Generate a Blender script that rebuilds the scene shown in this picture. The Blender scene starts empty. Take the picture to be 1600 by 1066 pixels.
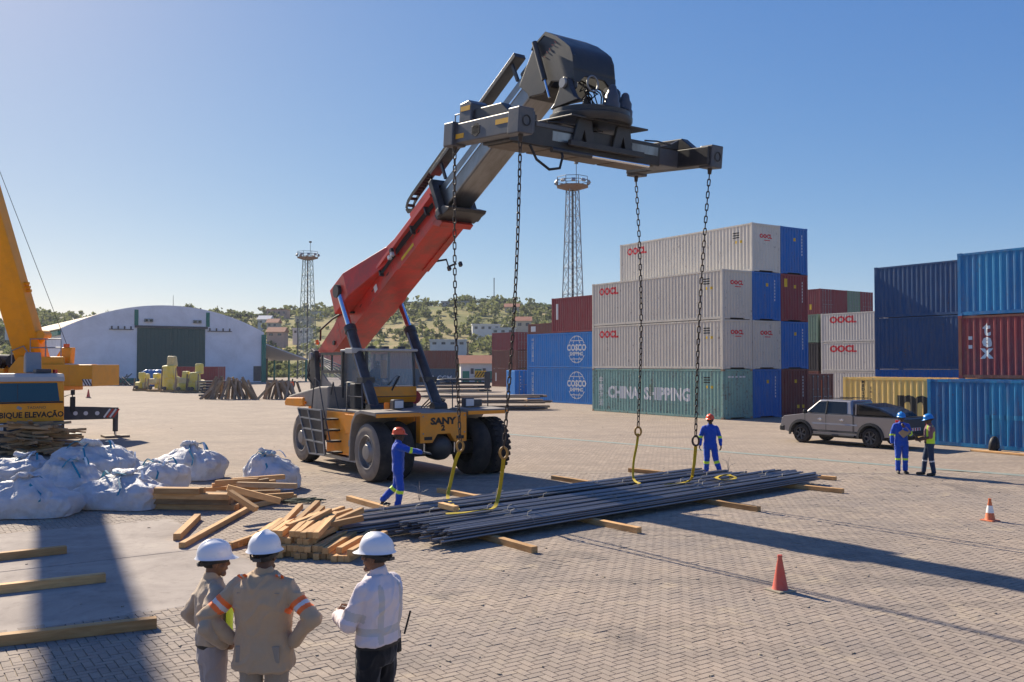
import bpy, bmesh, math, random
import numpy as np
from mathutils import Vector, Matrix, noise as mnoise
R = math.radians
rnd = random.Random(7)
scene = bpy.context.scene
COL = scene.collection

# ------------------------------------------------------------------ camera, sky, sun, exposure
CAM_H = 3.16
cam_data = bpy.data.cameras.new('camera'); cam = bpy.data.objects.new('camera', cam_data); COL.objects.link(cam)
cam.location = (0, 0, CAM_H); cam.rotation_euler = (R(90) + math.atan(37 / 1414), 0, 0)
cam_data.sensor_width = 36; cam_data.lens = 1414 / 1600 * 36; cam_data.clip_end = 6000; cam_data.clip_start = .1
scene.camera = cam
SUN_AZ = math.atan2(-.61, .792)          # clockwise from +Y, towards +X
SUN_EL = R(33)
world = bpy.data.worlds.new('World'); scene.world = world; world.use_nodes = True
wn = world.node_tree.nodes; wl = world.node_tree.links
sky = wn.new('ShaderNodeTexSky'); sky.sky_type = 'NISHITA'; sky.sun_disc = False
sky.sun_elevation = SUN_EL; sky.sun_rotation = SUN_AZ
sky.altitude = 0; sky.air_density = .7; sky.dust_density = .3; sky.ozone_density = 4.0
wn['Background'].inputs['Strength'].default_value = .082
# the camera's response: one curve per colour channel for the whole sky
tint = wn.new('ShaderNodeMix'); tint.data_type = 'RGBA'; tint.blend_type = 'MULTIPLY'; tint.inputs[0].default_value = 1; tint.inputs[7].default_value = (1.06, .955, 1.04, 1)
hs_ = wn.new('ShaderNodeHueSaturation'); hs_.inputs['Saturation'].default_value = 1.15; sepc = wn.new('ShaderNodeSeparateColor'); comc = wn.new('ShaderNodeCombineColor')
wl.new(sky.outputs[0], tint.inputs[6]); wl.new(tint.outputs[2], hs_.inputs['Color']); wl.new(hs_.outputs[0], sepc.inputs[0])
for k_, (pw_, gain_) in enumerate(((.9, .98), (.72, 1.29), (.36, 2.5))):
    p_ = wn.new('ShaderNodeMath'); p_.operation = 'POWER'; p_.inputs[1].default_value = pw_; g_ = wn.new('ShaderNodeMath'); g_.operation = 'MULTIPLY'; g_.inputs[1].default_value = gain_
    wl.new(sepc.outputs[k_], p_.inputs[0]); wl.new(p_.outputs[0], g_.inputs[0]); wl.new(g_.outputs[0], comc.inputs[k_])
wl.new(comc.outputs[0], wn['Background'].inputs['Color'])
sun_data = bpy.data.lights.new('sun', 'SUN'); sun_data.energy = 5.0; sun_data.angle = R(.53); sun_data.color = (1, .885, .71)
sun = bpy.data.objects.new('sun', sun_data); COL.objects.link(sun)
SUN_DIR = Vector((math.sin(SUN_AZ) * math.cos(SUN_EL), math.cos(SUN_AZ) * math.cos(SUN_EL), math.sin(SUN_EL)))
sun.rotation_euler = SUN_DIR.to_track_quat('Z', 'Y').to_euler(); sun.location = (-40, 50, 60)
vs = scene.view_settings; vs.view_transform = 'Standard'; vs.look = 'None'; vs.gamma = 1; vs.use_curve_mapping = False
vs.exposure = 0.78
scene.render.engine = 'CYCLES'; scene.cycles.max_bounces = 6; scene.cycles.transparent_max_bounces = 12
scene.cycles.use_denoising = True

_p = math.atan(37 / 1414); _c, _s = math.cos(_p), math.sin(_p)
def at(px, py, z=0.0):
    """the place on the level z that the photograph shows at this pixel"""
    a, b = (px - 800) / 1414, (533 - py) / 1414
    d = Vector((a, _c - b * _s, _s + b * _c)); t = (z - CAM_H) / d.z
    return Vector((d.x * t, d.y * t, z))
def rayat(px, py, Y):
    a, b = (px - 800) / 1414, (533 - py) / 1414
    d = Vector((a, _c - b * _s, _s + b * _c)); t = Y / d.y
    return Vector((d.x * t, Y, CAM_H + d.z * t))

# ------------------------------------------------------------------ materials
def rgb(h):
    h = h.lstrip('#'); c = [int(h[i:i + 2], 16) / 255 for i in (0, 2, 4)]
    return tuple(x / 12.92 if x <= .04045 else ((x + .055) / 1.055) ** 2.4 for x in c)
class NT:
    def __init__(s, name):
        s.m = bpy.data.materials.new(name); s.m.use_nodes = True; s.t = s.m.node_tree; s.b = s.t.nodes['Principled BSDF']
    def n(s, typ, **kw):
        o = s.t.nodes.new('ShaderNode' + typ)
        for k, v in kw.items():
            if k.startswith('i_'):
                key = k[2:]; key = int(key) if key.isdigit() else key.replace('_', ' ')
                o.inputs[key].default_value = v
            else: setattr(o, k, v)
        return o
    def l(s, a, b): s.t.links.new(a, b)
    def coords(s, scale=(1, 1, 1), rot=(0, 0, 0), kind='Object'):
        tc = s.n('TexCoord'); mp = s.n('Mapping'); mp.inputs['Scale'].default_value = scale; mp.inputs['Rotation'].default_value = rot
        s.l(tc.outputs[kind], mp.inputs['Vector']); return mp.outputs[0]
    def noise(s, vec, scale, detail=4, rough=.6, dist=0):
        o = s.n('TexNoise'); o.inputs['Scale'].default_value = scale; o.inputs['Detail'].default_value = detail
        o.inputs['Roughness'].default_value = rough; o.inputs['Distortion'].default_value = dist
        if vec: s.l(vec, o.inputs['Vector'])
        return o.outputs['Fac']
    def ramp(s, fac, stops):
        o = s.n('ValToRGB'); e = o.color_ramp.elements
        while len(e) < len(stops): e.new(.5)
        for el, (p, c) in zip(e, stops): el.position = p; el.color = (*c, 1) if len(c) == 3 else c
        s.l(fac, o.inputs[0]); return o.outputs[0]
    def mix(s, fac, a, b, blend='MIX'):
        o = s.n('Mix', data_type='RGBA', blend_type=blend)
        for k, v in ((0, fac), (6, a), (7, b)):
            if hasattr(v, 'links'): s.l(v, o.inputs[k])
            else: o.inputs[k].default_value = v if not isinstance(v, tuple) or len(v) == 4 else (*v, 1)
        return o.outputs[2]
    def math(s, op, a, b=0.0):
        o = s.n('Math', operation=op)
        for k, v in ((0, a), (1, b)):
            if hasattr(v, 'links'): s.l(v, o.inputs[k])
            else: o.inputs[k].default_value = v
        return o.outputs[0]
    def bump(s, h, strength=.3, dist=.01):
        o = s.n('Bump'); o.inputs['Strength'].default_value = strength; o.inputs['Distance'].default_value = dist
        s.l(h, o.inputs['Height']); s.l(o.outputs[0], s.b.inputs['Normal'])
    def col(s, c):
        if hasattr(c, 'links'): s.l(c, s.b.inputs['Base Color'])
        else: s.b.inputs['Base Color'].default_value = (*c, 1)
def dim(c, k): return tuple(min(1, x * k) for x in c)
def pm(name, col, rough=.55, metal=0., var=.25, scale=3., dirt=None, damt=.35, dscale=2., bump=0., bscale=60., spec=.5, rand=0., stretch=(1, 1, 1), coat=0.):
    """painted / weathered surface: two-tone mottling, dirt in patches, uneven gloss"""
    t = NT(name); v = t.coords(stretch)
    n1 = t.noise(v, scale, 5, .65)
    c = t.mix(n1, dim(col, 1 - var), dim(col, 1 + var))
    if rand:
        oi = t.n('ObjectInfo'); hs = t.n('HueSaturation'); hs.inputs['Value'].default_value = 1
        mr = t.n('MapRange'); mr.inputs['To Min'].default_value = 1 - rand; mr.inputs['To Max'].default_value = 1 + rand
        t.l(oi.outputs['Random'], mr.inputs[0]); t.l(mr.outputs[0], hs.inputs['Value']); t.l(c, hs.inputs['Color']); c = hs.outputs[0]
    if dirt:
        n2 = t.noise(v, dscale, 6, .7, .4)
        f = t.ramp(n2, [(.5 - damt * .35, (0, 0, 0)), (.78, (damt * 1.6,) * 3)])
        c = t.mix(f, c, dirt)
    t.col(c); t.b.inputs['Metallic'].default_value = metal; t.b.inputs['Specular IOR Level'].default_value = spec
    r = t.n('MapRange'); r.inputs['To Min'].default_value = max(.04, rough - .12); r.inputs['To Max'].default_value = min(1, rough + .15)
    t.l(n1, r.inputs[0]); t.l(r.outputs[0], t.b.inputs['Roughness'])
    if coat: t.b.inputs['Coat Weight'].default_value = coat; t.b.inputs['Coat Roughness'].default_value = .06
    if bump: t.bump(t.noise(v, bscale, 4, .6), bump, .01)
    return t.m
def wood(name, ca, cb, rough=.75, grey=0.):
    t = NT(name); v = t.coords((.6, 6, 6)); oi = t.n('ObjectInfo')
    off = t.n('VectorMath', operation='ADD'); sc = t.n('VectorMath', operation='SCALE'); sc.inputs[0].default_value = (13, 7, 5)
    t.l(oi.outputs['Random'], sc.inputs['Scale']); t.l(v, off.inputs[0]); t.l(sc.outputs[0], off.inputs[1]); v = off.outputs[0]
    g = t.noise(v, 3.2, 6, .62, 1.2); g2 = t.noise(v, 14, 4, .6)
    c = t.mix(t.ramp(g, [(.3, (0, 0, 0)), (.72, (1, 1, 1))]), cb, ca)
    hs = t.n('HueSaturation'); mr = t.n('MapRange'); mr.inputs['To Min'].default_value = .62; mr.inputs['To Max'].default_value = 1.22
    t.l(oi.outputs['Random'], mr.inputs[0]); t.l(mr.outputs[0], hs.inputs['Value']); t.l(c, hs.inputs['Color'])
    k = t.noise(t.coords((1, 1, 1)), 1.7, 3, .5)
    c = t.mix(t.ramp(k, [(.5, (0, 0, 0)), (.75, (.5, .5, .5))]), hs.outputs[0], dim(cb, .55))
    t.col(c); t.b.inputs['Roughness'].default_value = rough; t.b.inputs['Specular IOR Level'].default_value = .25
    t.bump(g2, .25, .006); return t.m
M = {}
YEL = rgb('#E89A14')
M['yellow'] = pm('machine yellow paint', (.88, .3, .006), .42, var=.1, dirt=(.3, .2, .1), damt=.3, dscale=1.6)
M['crane_yellow'] = pm('crane yellow paint', (.84, .34, .006), .4, var=.08, dirt=(.3, .17, .05), damt=.16)
M['red'] = pm('boom red paint', (.72, .034, .02), .38, var=.16, dirt=(.17, .06, .04), damt=.55, dscale=1.3)
M['red_pale'] = pm('pale red paint', (.72, .06, .05), .4, var=.12, dirt=(.3, .15, .12), damt=.35)  # a paler red than the boom plates
M['steel'] = pm('greased boom steel', (.34, .35, .36), .32, metal=.85, var=.2, dirt=(.09, .07, .05), damt=.5, dscale=1.4, stretch=(1, .3, .3))
M['chrome'] = pm('cylinder chrome', (.75, .78, .82), .12, metal=1, var=.03)
M['black_paint'] = pm('black machine paint', (.022, .023, .027), .45, var=.3, dirt=(.13, .115, .1), damt=.35, dscale=1.5)
M['spreader'] = pm('spreader dark paint', (.02, .021, .025), .42, var=.25, dirt=(.1, .085, .07), damt=.25, dscale=1.3)
M['spreader_grey'] = pm('spreader slate paint', (.05, .06, .082), .38, var=.15, dirt=(.2, .16, .12), damt=.3, dscale=2)
M['rubber'] = pm('tyre rubber', (.02, .02, .022), .8, var=.25, dirt=(.12, .1, .085), damt=.3, bump=.2, bscale=30, spec=.25)
M['rubber_dusty'] = pm('dusty tyre sidewall', (.2, .175, .15), .9, var=.3, dirt=(.3, .25, .2), damt=.5, dscale=3, spec=.2)
M['rim'] = pm('wheel rim', (.3, .29, .28), .5, metal=.4, var=.25, dirt=(.16, .11, .08), damt=.4)
M['dust_deck'] = pm('dusty grey deck plate', (.2, .185, .17), .7, var=.25, dirt=(.36, .31, .26), damt=.5)
M['chain'] = pm('chain steel', (.05, .045, .042), .5, metal=.6, var=.3, dirt=(.13, .07, .04), damt=.35, dscale=8)
M['ochre'] = pm('ochre hook paint', (.5, .26, .05), .5, var=.25, dirt=(.12, .07, .04), damt=.4, dscale=14)
M['strap'] = pm('yellow webbing', (.55, .4, .012), .8, var=.22, scale=14, dirt=(.2, .13, .02), damt=.4, dscale=7, bump=.2, bscale=180)
M['rebar'] = pm('rebar steel', (.19, .195, .215), .38, metal=.7, var=.35, scale=2.2, dirt=(.15, .1, .07), damt=.25, bump=.25, bscale=90, rand=.35, stretch=(.25, 1, 1))
M['rebar_end'] = M['rebar']
M['timber'] = wood('fresh sawn timber', (.68, .42, .19), (.48, .255, .1))
M['timber_old'] = wood('weathered timber', (.5, .35, .2), (.3, .19, .1))
M['timber_grey'] = wood('grey weathered poles', (.42, .32, .23), (.22, .16, .11))
M['glass'] = None
def glassmat(name, tint=(.05, .07, .08), rough=.04, alpha=None):
    t = NT(name); t.col(tint); t.b.inputs['Roughness'].default_value = rough; t.b.inputs['Specular IOR Level'].default_value = .5
    t.b.inputs['Coat Weight'].default_value = .1; t.b.inputs['Coat Roughness'].default_value = .03
    if alpha is not None: t.b.inputs['Alpha'].default_value = alpha
    return t.m
M['glass_dark'] = glassmat('dark tinted glass', (.012, .015, .018))
M['glass_sheen'] = glassmat('cab glass with painted sheen', (.5, .58, .62), alpha=.34)  # pale body colour stands in for bright reflections on the panes
M['white'] = pm('white paint', (.78, .78, .76), .5, var=.06)
M['black'] = pm('flat black', (.012, .012, .013), .6, var=.2)
M['print_black'] = pm('black lettering', (.018, .017, .016), .6, var=.1)
M['print_white'] = pm('white lettering', (.66, .67, .66), .6, var=.08)
M['print_red'] = pm('red lettering', (.62, .03, .04), .55, var=.08)
M['orange'] = pm('orange plastic', (.82, .13, .02), .4, var=.08)
M['cone_red'] = pm('faded cone plastic', (.6, .085, .055), .6, var=.15, dirt=(.32, .2, .16), damt=.35, dscale=5)
M['cone_orange'] = pm('orange cone plastic', (.7, .16, .05), .55, var=.12, dirt=(.3, .2, .15), damt=.3, dscale=6)
M['grey_metal'] = pm('galvanised grey', (.28, .29, .3), .5, metal=.4, var=.15)
M['dark_grey'] = pm('dark grey paint', (.05, .053, .06), .5, var=.2, dirt=(.15, .13, .11), damt=.25)
M['amber'] = pm('amber lens', (.8, .2, .01), .2, var=.05)
M['red_lens'] = pm('red lens', (.5, .012, .015), .15, var=.05, coat=.5)
M['lamp_lens'] = pm('lamp lens', (.6, .62, .65), .12, var=.05)
M['hazard_white'] = M['white']

# ------------------------------------------------------------------ mesh helpers
class MB:
    def __init__(s): s.v = []; s.f = []
    def add(s, v, f):
        o = len(s.v); s.v += [tuple(p) for p in v]; s.f += [tuple(i + o for i in q) for q in f]; return s
    def box(s, x0, x1, y0, y1, z0, z1):
        return s.add([(x, y, z) for z in (z0, z1) for y in (y0, y1) for x in (x0, x1)],
                     [(0, 2, 3, 1), (4, 5, 7, 6), (0, 1, 5, 4), (2, 6, 7, 3), (0, 4, 6, 2), (1, 3, 7, 5)])
    def obox(s, c, size, rot=(0, 0, 0)):
        m = Matrix.Translation(c) @ (rot if isinstance(rot, Matrix) else Matrix.Rotation(rot[2], 4, 'Z') @ Matrix.Rotation(rot[1], 4, 'Y') @ Matrix.Rotation(rot[0], 4, 'X'))
        a, b, d = (k / 2 for k in size)
        return s.add([m @ Vector((x, y, z)) for z in (-d, d) for y in (-b, b) for x in (-a, a)],
                     [(0, 2, 3, 1), (4, 5, 7, 6), (0, 1, 5, 4), (2, 6, 7, 3), (0, 4, 6, 2), (1, 3, 7, 5)])
    def beam(s, p0, p1, w, h, up=(0, 0, 1), w1=None, h1=None):
        """box section from p0 to p1, w across, h along up"""
        p0, p1 = Vector(p0), Vector(p1); d = (p1 - p0).normalized(); u = Vector(up)
        x = d.cross(u)
        if x.length < 1e-4: x = d.cross(Vector((1, 0, 0)))
        x.normalize(); u = x.cross(d)
        w1 = w if w1 is None else w1; h1 = h if h1 is None else h1; v = []
        for p, a, b in ((p0, w, h), (p1, w1, h1)):
            v += [p - x * a / 2 - u * b / 2, p + x * a / 2 - u * b / 2, p + x * a / 2 + u * b / 2, p - x * a / 2 + u * b / 2]
        return s.add(v, [(0, 1, 2, 3)[::-1], (4, 5, 6, 7), (0, 1, 5, 4), (1, 2, 6, 5), (2, 3, 7, 6), (3, 0, 4, 7)])
    def cyl(s, p0, p1, r0, r1=None, n=12):
        return s.lathe([(0, 0), (r0, 0), (r0 if r1 is None else r1, 1), (0, 1)], p0, Vector(p1) - Vector(p0), n, unit=False)
    def lathe(s, prof, org, axis, n=24, unit=True):
        """prof: (radius, position along axis)"""
        org = Vector(org); a = Vector(axis); L = 1 if unit else a.length; a = a.normalized()
        x = a.orthogonal().normalized(); y = a.cross(x); v = []; f = []; idx = []
        for r, h in prof:
            c = org + a * h * L
            if r < 1e-6: idx.append([len(v)]); v.append(c)
            else:
                idx.append(list(range(len(v), len(v) + n)))
                v += [c + (x * math.cos(2 * math.pi * k / n) + y * math.sin(2 * math.pi * k / n)) * r for k in range(n)]
        for A, B in zip(idx, idx[1:]):
            if len(A) == 1 and len(B) == 1: continue
            for k in range(n):
                k2 = (k + 1) % n
                if len(A) == 1: f.append((A[0], B[k2], B[k]))
                elif len(B) == 1: f.append((A[k], A[k2], B[0]))
                else: f.append((A[k], A[k2], B[k2], B[k]))
        return s.add(v, f)
    def tube(s, pts, r, n=8, closed=False, caps=True, flat=None):
        """swept round (or flat=(w,h)) section along a polyline; r may be a list"""
        P = [Vector(p) for p in pts]; N = len(P); rr = r if isinstance(r, (list, tuple)) else [r] * N
        v = []; f = []; up = None
        for i, p in enumerate(P):
            a = P[(i - 1) % N] if (i or closed) else p; b = P[(i + 1) % N] if (i < N - 1 or closed) else p
            d = (b - a).normalized()
            if up is None: up = d.orthogonal().normalized() if flat is None else Vector(flat[2]) if len(flat) > 2 else d.orthogonal()
            up = (up - d * up.dot(d)); up = up.normalized() if up.length > 1e-5 else d.orthogonal().normalized()
            x = d.cross(up)
            if flat: sec = [(-flat[0] / 2, -flat[1] / 2), (flat[0] / 2, -flat[1] / 2), (flat[0] / 2, flat[1] / 2), (-flat[0] / 2, flat[1] / 2)]
            else: sec = [(rr[i] * math.cos(2 * math.pi * k / n), rr[i] * math.sin(2 * math.pi * k / n)) for k in range(n)]
            v += [p + x * q[0] + up * q[1] for q in sec]
        n = 4 if flat else n
        for i in range(N if closed else N - 1):
            for k in range(n):
                A = i * n; B = ((i + 1) % N) * n; f.append((A + k, A + (k + 1) % n, B + (k + 1) % n, B + k))
        if caps and not closed: f += [tuple(range(n))[::-1], tuple(range((N - 1) * n, N * n))]
        return s.add(v, f)
    def prism(s, poly, axis, a0, a1):
        """2-d outline pushed along an axis: x -> (y,z), y -> (x,z), z -> (x,y)"""
        n = len(poly); mk = {'x': lambda a, p: (a, p[0], p[1]), 'y': lambda a, p: (p[0], a, p[1]), 'z': lambda a, p: (p[0], p[1], a)}[axis]
        v = [mk(a0, p) for p in poly] + [mk(a1, p) for p in poly]
        return s.add(v, [tuple(range(n)), tuple(range(2 * n - 1, n - 1, -1))] + [(i + n, (i + 1) % n + n, (i + 1) % n, i) for i in range(n)])
    def loft(s, rings, caps=True):
        n = len(rings[0]); v = [p for r in rings for p in r]; f = []
        for i in range(len(rings) - 1):
            for k in range(n): f.append((i * n + k, i * n + (k + 1) % n, (i + 1) * n + (k + 1) % n, (i + 1) * n + k))
        if caps: f += [tuple(range(n))[::-1], tuple(range((len(rings) - 1) * n, len(rings) * n))]
        return s.add(v, f)
    def ball(s, c, r, nu=16, nv=10, rot=None):
        r = (r, r, r) if not isinstance(r, (tuple, list)) else r; c = Vector(c); v = [c + (rot @ Vector((0, 0, -r[2])) if rot else Vector((0, 0, -r[2])))]; f = []
        for j in range(1, nv):
            t = math.pi * j / nv - math.pi / 2
            for k in range(nu):
                q = Vector((r[0] * math.cos(t) * math.cos(2 * math.pi * k / nu), r[1] * math.cos(t) * math.sin(2 * math.pi * k / nu), r[2] * math.sin(t)))
                v.append(c + (rot @ q if rot else q))
        q = Vector((0, 0, r[2])); v.append(c + (rot @ q if rot else q)); e = len(v) - 1
        for k in range(nu):
            k2 = (k + 1) % nu; f.append((0, 1 + k2, 1 + k)); f.append((e, e - nu + k, e - nu + k2))
            for j in range(nv - 2): f.append((1 + j * nu + k, 1 + j * nu + k2, 1 + (j + 1) * nu + k2, 1 + (j + 1) * nu + k))
        return s.add(v, f)
    def mesh(s, name, fix=True):
        me = bpy.data.meshes.new(name); me.from_pydata(s.v, [], s.f)
        if fix:
            bm = bmesh.new(); bm.from_mesh(me); bmesh.ops.recalc_face_normals(bm, faces=bm.faces); bm.to_mesh(me); bm.free()
        return me
    def build(s, name, mat, parent=None, bevel=0, smooth=None, seg=2, fix=True):
        me = s.mesh(name, fix)
        return obj(name, me, mat, parent, bevel, smooth, seg)
def obj(name, me, mat=None, parent=None, bevel=0, smooth=None, seg=2, loc=None, rot=None):
    if mat is not None and not me.materials:
        for m in (mat if isinstance(mat, (list, tuple)) else [mat]): me.materials.append(m)
    if smooth:
        me.polygons.foreach_set('use_smooth', [True] * len(me.polygons)); me.set_sharp_from_angle(angle=R(smooth))
    o = bpy.data.objects.new(name, me); COL.objects.link(o); o.parent = parent
    if loc is not None: o.location = loc
    if rot is not None: o.rotation_euler = rot
    if bevel:
        b = o.modifiers.new('bevel', 'BEVEL'); b.width = bevel; b.segments = seg; b.limit_method = 'ANGLE'; b.angle_limit = R(35)
    return o
def tag(o, label=None, cat=None, group=None, kind=None):
    for k, v in (('label', label), ('category', cat), ('group', group), ('kind', kind)):
        if v: o[k] = v
    return o
def empty(name, loc=(0, 0, 0), rz=0, label=None, cat=None, group=None):
    o = bpy.data.objects.new(name, None); COL.objects.link(o); o.location = loc; o.rotation_euler = (0, 0, rz); o.empty_display_size = .2
    return tag(o, label, cat, group)
def dup(o, parent=None, keep_mat=True):
    c = o.copy(); COL.objects.link(c); c.parent = parent
    for ch in list(o.children): dup(ch, c)
    return c
def setmat(o, m):
    o.material_slots[0].link = 'OBJECT'; o.material_slots[0].material = m
_tc = {}
def text_mesh(s, size, align='CENTER', depth=0.0, bold=0.0, width=1.0, spacing=1.0, keep=False):
    cu = bpy.data.curves.new('lettering', 'FONT'); cu.body = s; cu.size = size; cu.align_x = align; cu.align_y = 'CENTER'; cu.extrude = depth; cu.offset = bold
    cu.resolution_u = 2; cu.space_character = spacing
    o = bpy.data.objects.new('lettering', cu); COL.objects.link(o)
    bpy.context.view_layer.update(); dg = bpy.context.evaluated_depsgraph_get()
    me = bpy.data.meshes.new_from_object(o.evaluated_get(dg)); bpy.data.objects.remove(o); bpy.data.curves.remove(cu)
    if width != 1:
        me.transform(Matrix.Diagonal((width, 1, 1, 1)))
    me.materials.clear(); return me
def sign(name, s, size, mat, parent, loc, rot, **kw):
    return obj(name, text_mesh(s, size, **kw), mat, parent, loc=loc, rot=rot)
# ------------------------------------------------------------------ ground
GA = R(35); GU = Vector((math.cos(GA), math.sin(GA), 0)); GV = Vector((-math.sin(GA), math.cos(GA), 0))   # the yard's grid
def ground_mat():
    t = NT('paved yard'); tc = t.n('TexCoord'); mp = t.n('Mapping'); mp.inputs['Rotation'].default_value = (0, 0, -GA); t.l(tc.outputs['Object'], mp.inputs[0])
    v = mp.outputs[0]
    br = t.n('TexBrick'); br.inputs['Scale'].default_value = 1; br.inputs['Brick Width'].default_value = .2; br.inputs['Row Height'].default_value = .1
    br.inputs['Mortar Size'].default_value = .011; br.inputs['Mortar Smooth'].default_value = .3
    br.inputs['Color1'].default_value = (*dim((.345, .275, .215), .82), 1); br.inputs['Color2'].default_value = (*dim((.36, .29, .228), 1.14), 1); br.inputs['Mortar'].default_value = (.15, .12, .1, 1)
    t.l(v, br.inputs['Vector'])
    big = t.noise(v, .06, 5, .6); mid = t.noise(v, .5, 6, .65)
    c = t.mix(t.ramp(big, [(.35, (0, 0, 0)), (.7, (1, 1, 1))]), br.outputs[0], t.mix(.35, br.outputs[0], (.47, .38, .29)))
    c = t.mix(t.ramp(mid, [(.42, (0, 0, 0)), (.72, (.7,) * 3)]), c, (.24, .195, .16))
    tr = t.noise(t.coords((.12, 1.2, 1), (0, 0, -GA - .2)), .8, 5, .6, .5); c = t.mix(t.ramp(tr, [(.55, (0, 0, 0)), (.7, (.5,) * 3)]), c, (.17, .145, .13))
    t.col(c); t.b.inputs['Roughness'].default_value = .9; t.b.inputs['Specular IOR Level'].default_value = .2
    t.bump(t.noise(v, 25, 3), .15, .01); return t.m
me = bpy.data.meshes.new('ground'); me.from_pydata([(-3000, -60, 0), (3000, -60, 0), (3000, 4000, 0), (-3000, 4000, 0)], [], [(0, 1, 2, 3)])
ground = tag(obj('ground', me, ground_mat()), kind='structure')

def paver_mat(name, a):
    t = NT(name); at_ = t.n('Attribute', attribute_name='tone'); v = t.coords(kind='Generated') if 0 else None
    gt = t.n('NewGeometry'); pos = gt.outputs['Position']
    big = t.noise(pos, .35, 5, .62); mid = t.noise(pos, 2.2, 5, .65); fine = t.noise(pos, 60, 3, .6)
    c = t.ramp(at_.outputs['Fac'], [(0, dim(a, .78)), (.5, a), (1, dim(a, 1.16))])
    c = t.mix(t.ramp(big, [(.4, (0, 0, 0)), (.68, (.75,) * 3)]), c, (.22, .19, .175))
    mpt = t.n('Mapping'); mpt.inputs['Scale'].default_value = (.14, 1.3, 1); mpt.inputs['Rotation'].default_value = (0, 0, -GA - .2); t.l(pos, mpt.inputs[0]); trk = t.noise(mpt.outputs[0], .9, 5, .6, .5); c = t.mix(t.ramp(trk, [(.52, (0, 0, 0)), (.66, (.6,) * 3)]), c, (.15, .128, .115))
    c = t.mix(t.ramp(mid, [(.5, (0, 0, 0)), (.8, (.5,) * 3)]), c, (.44, .37, .28))
    oil = t.noise(pos, .55, 3, .5, .8); c = t.mix(t.ramp(oil, [(.585, (0, 0, 0)), (.68, (.7,) * 3)]), c, (.13, .11, .1))
    sd = t.noise(pos, 1.1, 7, .72, .6); c = t.mix(t.ramp(sd, [(.56, (0, 0, 0)), (.66, (.75,) * 3)]), c, (.46, .37, .26))
    c = t.mix(.3, c, t.ramp(fine, [(.3, (.1, .085, .07)), (.7, (.5, .42, .35))]))
    t.col(c); t.b.inputs['Roughness'].default_value = .88; t.b.inputs['Specular IOR Level'].default_value = .25
    t.bump(fine, .3, .004); return t.m
PAV = paver_mat('concrete pavers', (.36, .285, .222))
SAND = pm('joint sand', (.27, .22, .165), .95, var=.35, scale=3, dirt=(.42, .35, .24), damt=.5, dscale=1.4, bump=.3, bscale=90)
CORNER = Vector((-2.9, 12.8, 0))             # corner of the cast concrete strip, which follows the grid
def in_concrete(p): q = p - CORNER; return q.dot(GU) < -.11 and .11 < q.dot(GV) < 7.05
def paver_geo(hor, tone):
    a, b = (.1, .05) if hor else (.05, .1); g = .0026; e = .0045
    a -= g; b -= g
    v = [(-a, -b, 0), (a, -b, 0), (a, b, 0), (-a, b, 0), (-a + e, -b + e, .0125), (a - e, -b + e, .0125), (a - e, b - e, .0125), (-a + e, b - e, .0125)]
    return v, [(4, 5, 6, 7), (0, 1, 5, 4), (1, 2, 6, 5), (2, 3, 7, 6), (3, 0, 4, 7)]
cells = []
Y0, Y1 = 8.2, 26.5
for i in range(-260, 420):
    for j in range(0, 420):
        k = (i - j) % 4
        if k not in (0, 3): continue
        hor = k == 0
        u, w = (i * .1 + .1, j * .1 + .05) if hor else (i * .1 + .05, j * .1 + .1)
        p = GU * u + GV * w
        if p.y < Y0 or p.y > Y1 or abs(p.x) > .575 * p.y + .8 or in_concrete(p): continue
        cells.append((p, hor))
def px_of(p):
    y, z = p.y, p.z - CAM_H; d = y * _c + z * _s; return 800 + 1414 * p.x / d, 533 - 1414 * (-y * _s + z * _c) / d
vis = []
for q, (p, hor) in enumerate(cells):
    x, y = px_of(p)
    hid = 300 < x < 640 and y > 830
    if 0 < x < 1600 and y < 1062 and not hid: vis.append((p.y, q))
vis.sort(); near = set(q for _, q in vis[:300])
V = []; F = []; T = []
rt = Matrix.Rotation(GA, 3, 'Z')
base_geo = {h: paver_geo(h, 0) for h in (True, False)}
gm = {h: (np.array([rt @ Vector(v) for v in base_geo[h][0]]), base_geo[h][1]) for h in (True, False)}
for q, (p, hor) in enumerate(cells):
    if q in near: continue
    gv, gf = gm[hor]; o = len(V) * 8
    w = gv + np.array((p.x, p.y, .004)); h = mnoise.noise(p * .9) * .004 + rnd.gauss(0, .0014) - (.006 if rnd.random() < .012 else 0)
    w[4:, 2] += h + np.array([rnd.gauss(0, .0009) for _ in range(4)])
    V.append(w); F += [tuple(a + o for a in f) for f in gf]; T += [min(1, max(0, rnd.gauss(.5, .22)))] * 8
me = bpy.data.meshes.new('pavers'); me.from_pydata(np.concatenate(V).tolist(), [], F)
at_ = me.attributes.new('tone', 'FLOAT', 'POINT'); at_.data.foreach_set('value', T)
po = obj('pavers', me, PAV, ground); po['kind'] = 'stuff'
pmesh = {}
for hor in (True, False):
    for k in range(7):
        gv, gf = base_geo[hor]; m = bpy.data.meshes.new('paver'); m.from_pydata(gv, [], gf); m.materials.append(PAV)
        a_ = m.attributes.new('tone', 'FLOAT', 'POINT'); a_.data.foreach_set('value', [k / 6 * .8 + .1] * 8); pmesh[hor, k] = m
for q in sorted(near):
    p, hor = cells[q]; o = bpy.data.objects.new('paver', pmesh[hor, min(6, max(0, int(rnd.gauss(3, 1.6))))]); COL.objects.link(o); o.parent = ground
    o.location = (p.x, p.y, .004 + mnoise.noise(p * .9) * .0025); o.rotation_euler = (rnd.uniform(-.006, .006), rnd.uniform(-.006, .006), GA + rnd.uniform(-.006, .006))
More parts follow.
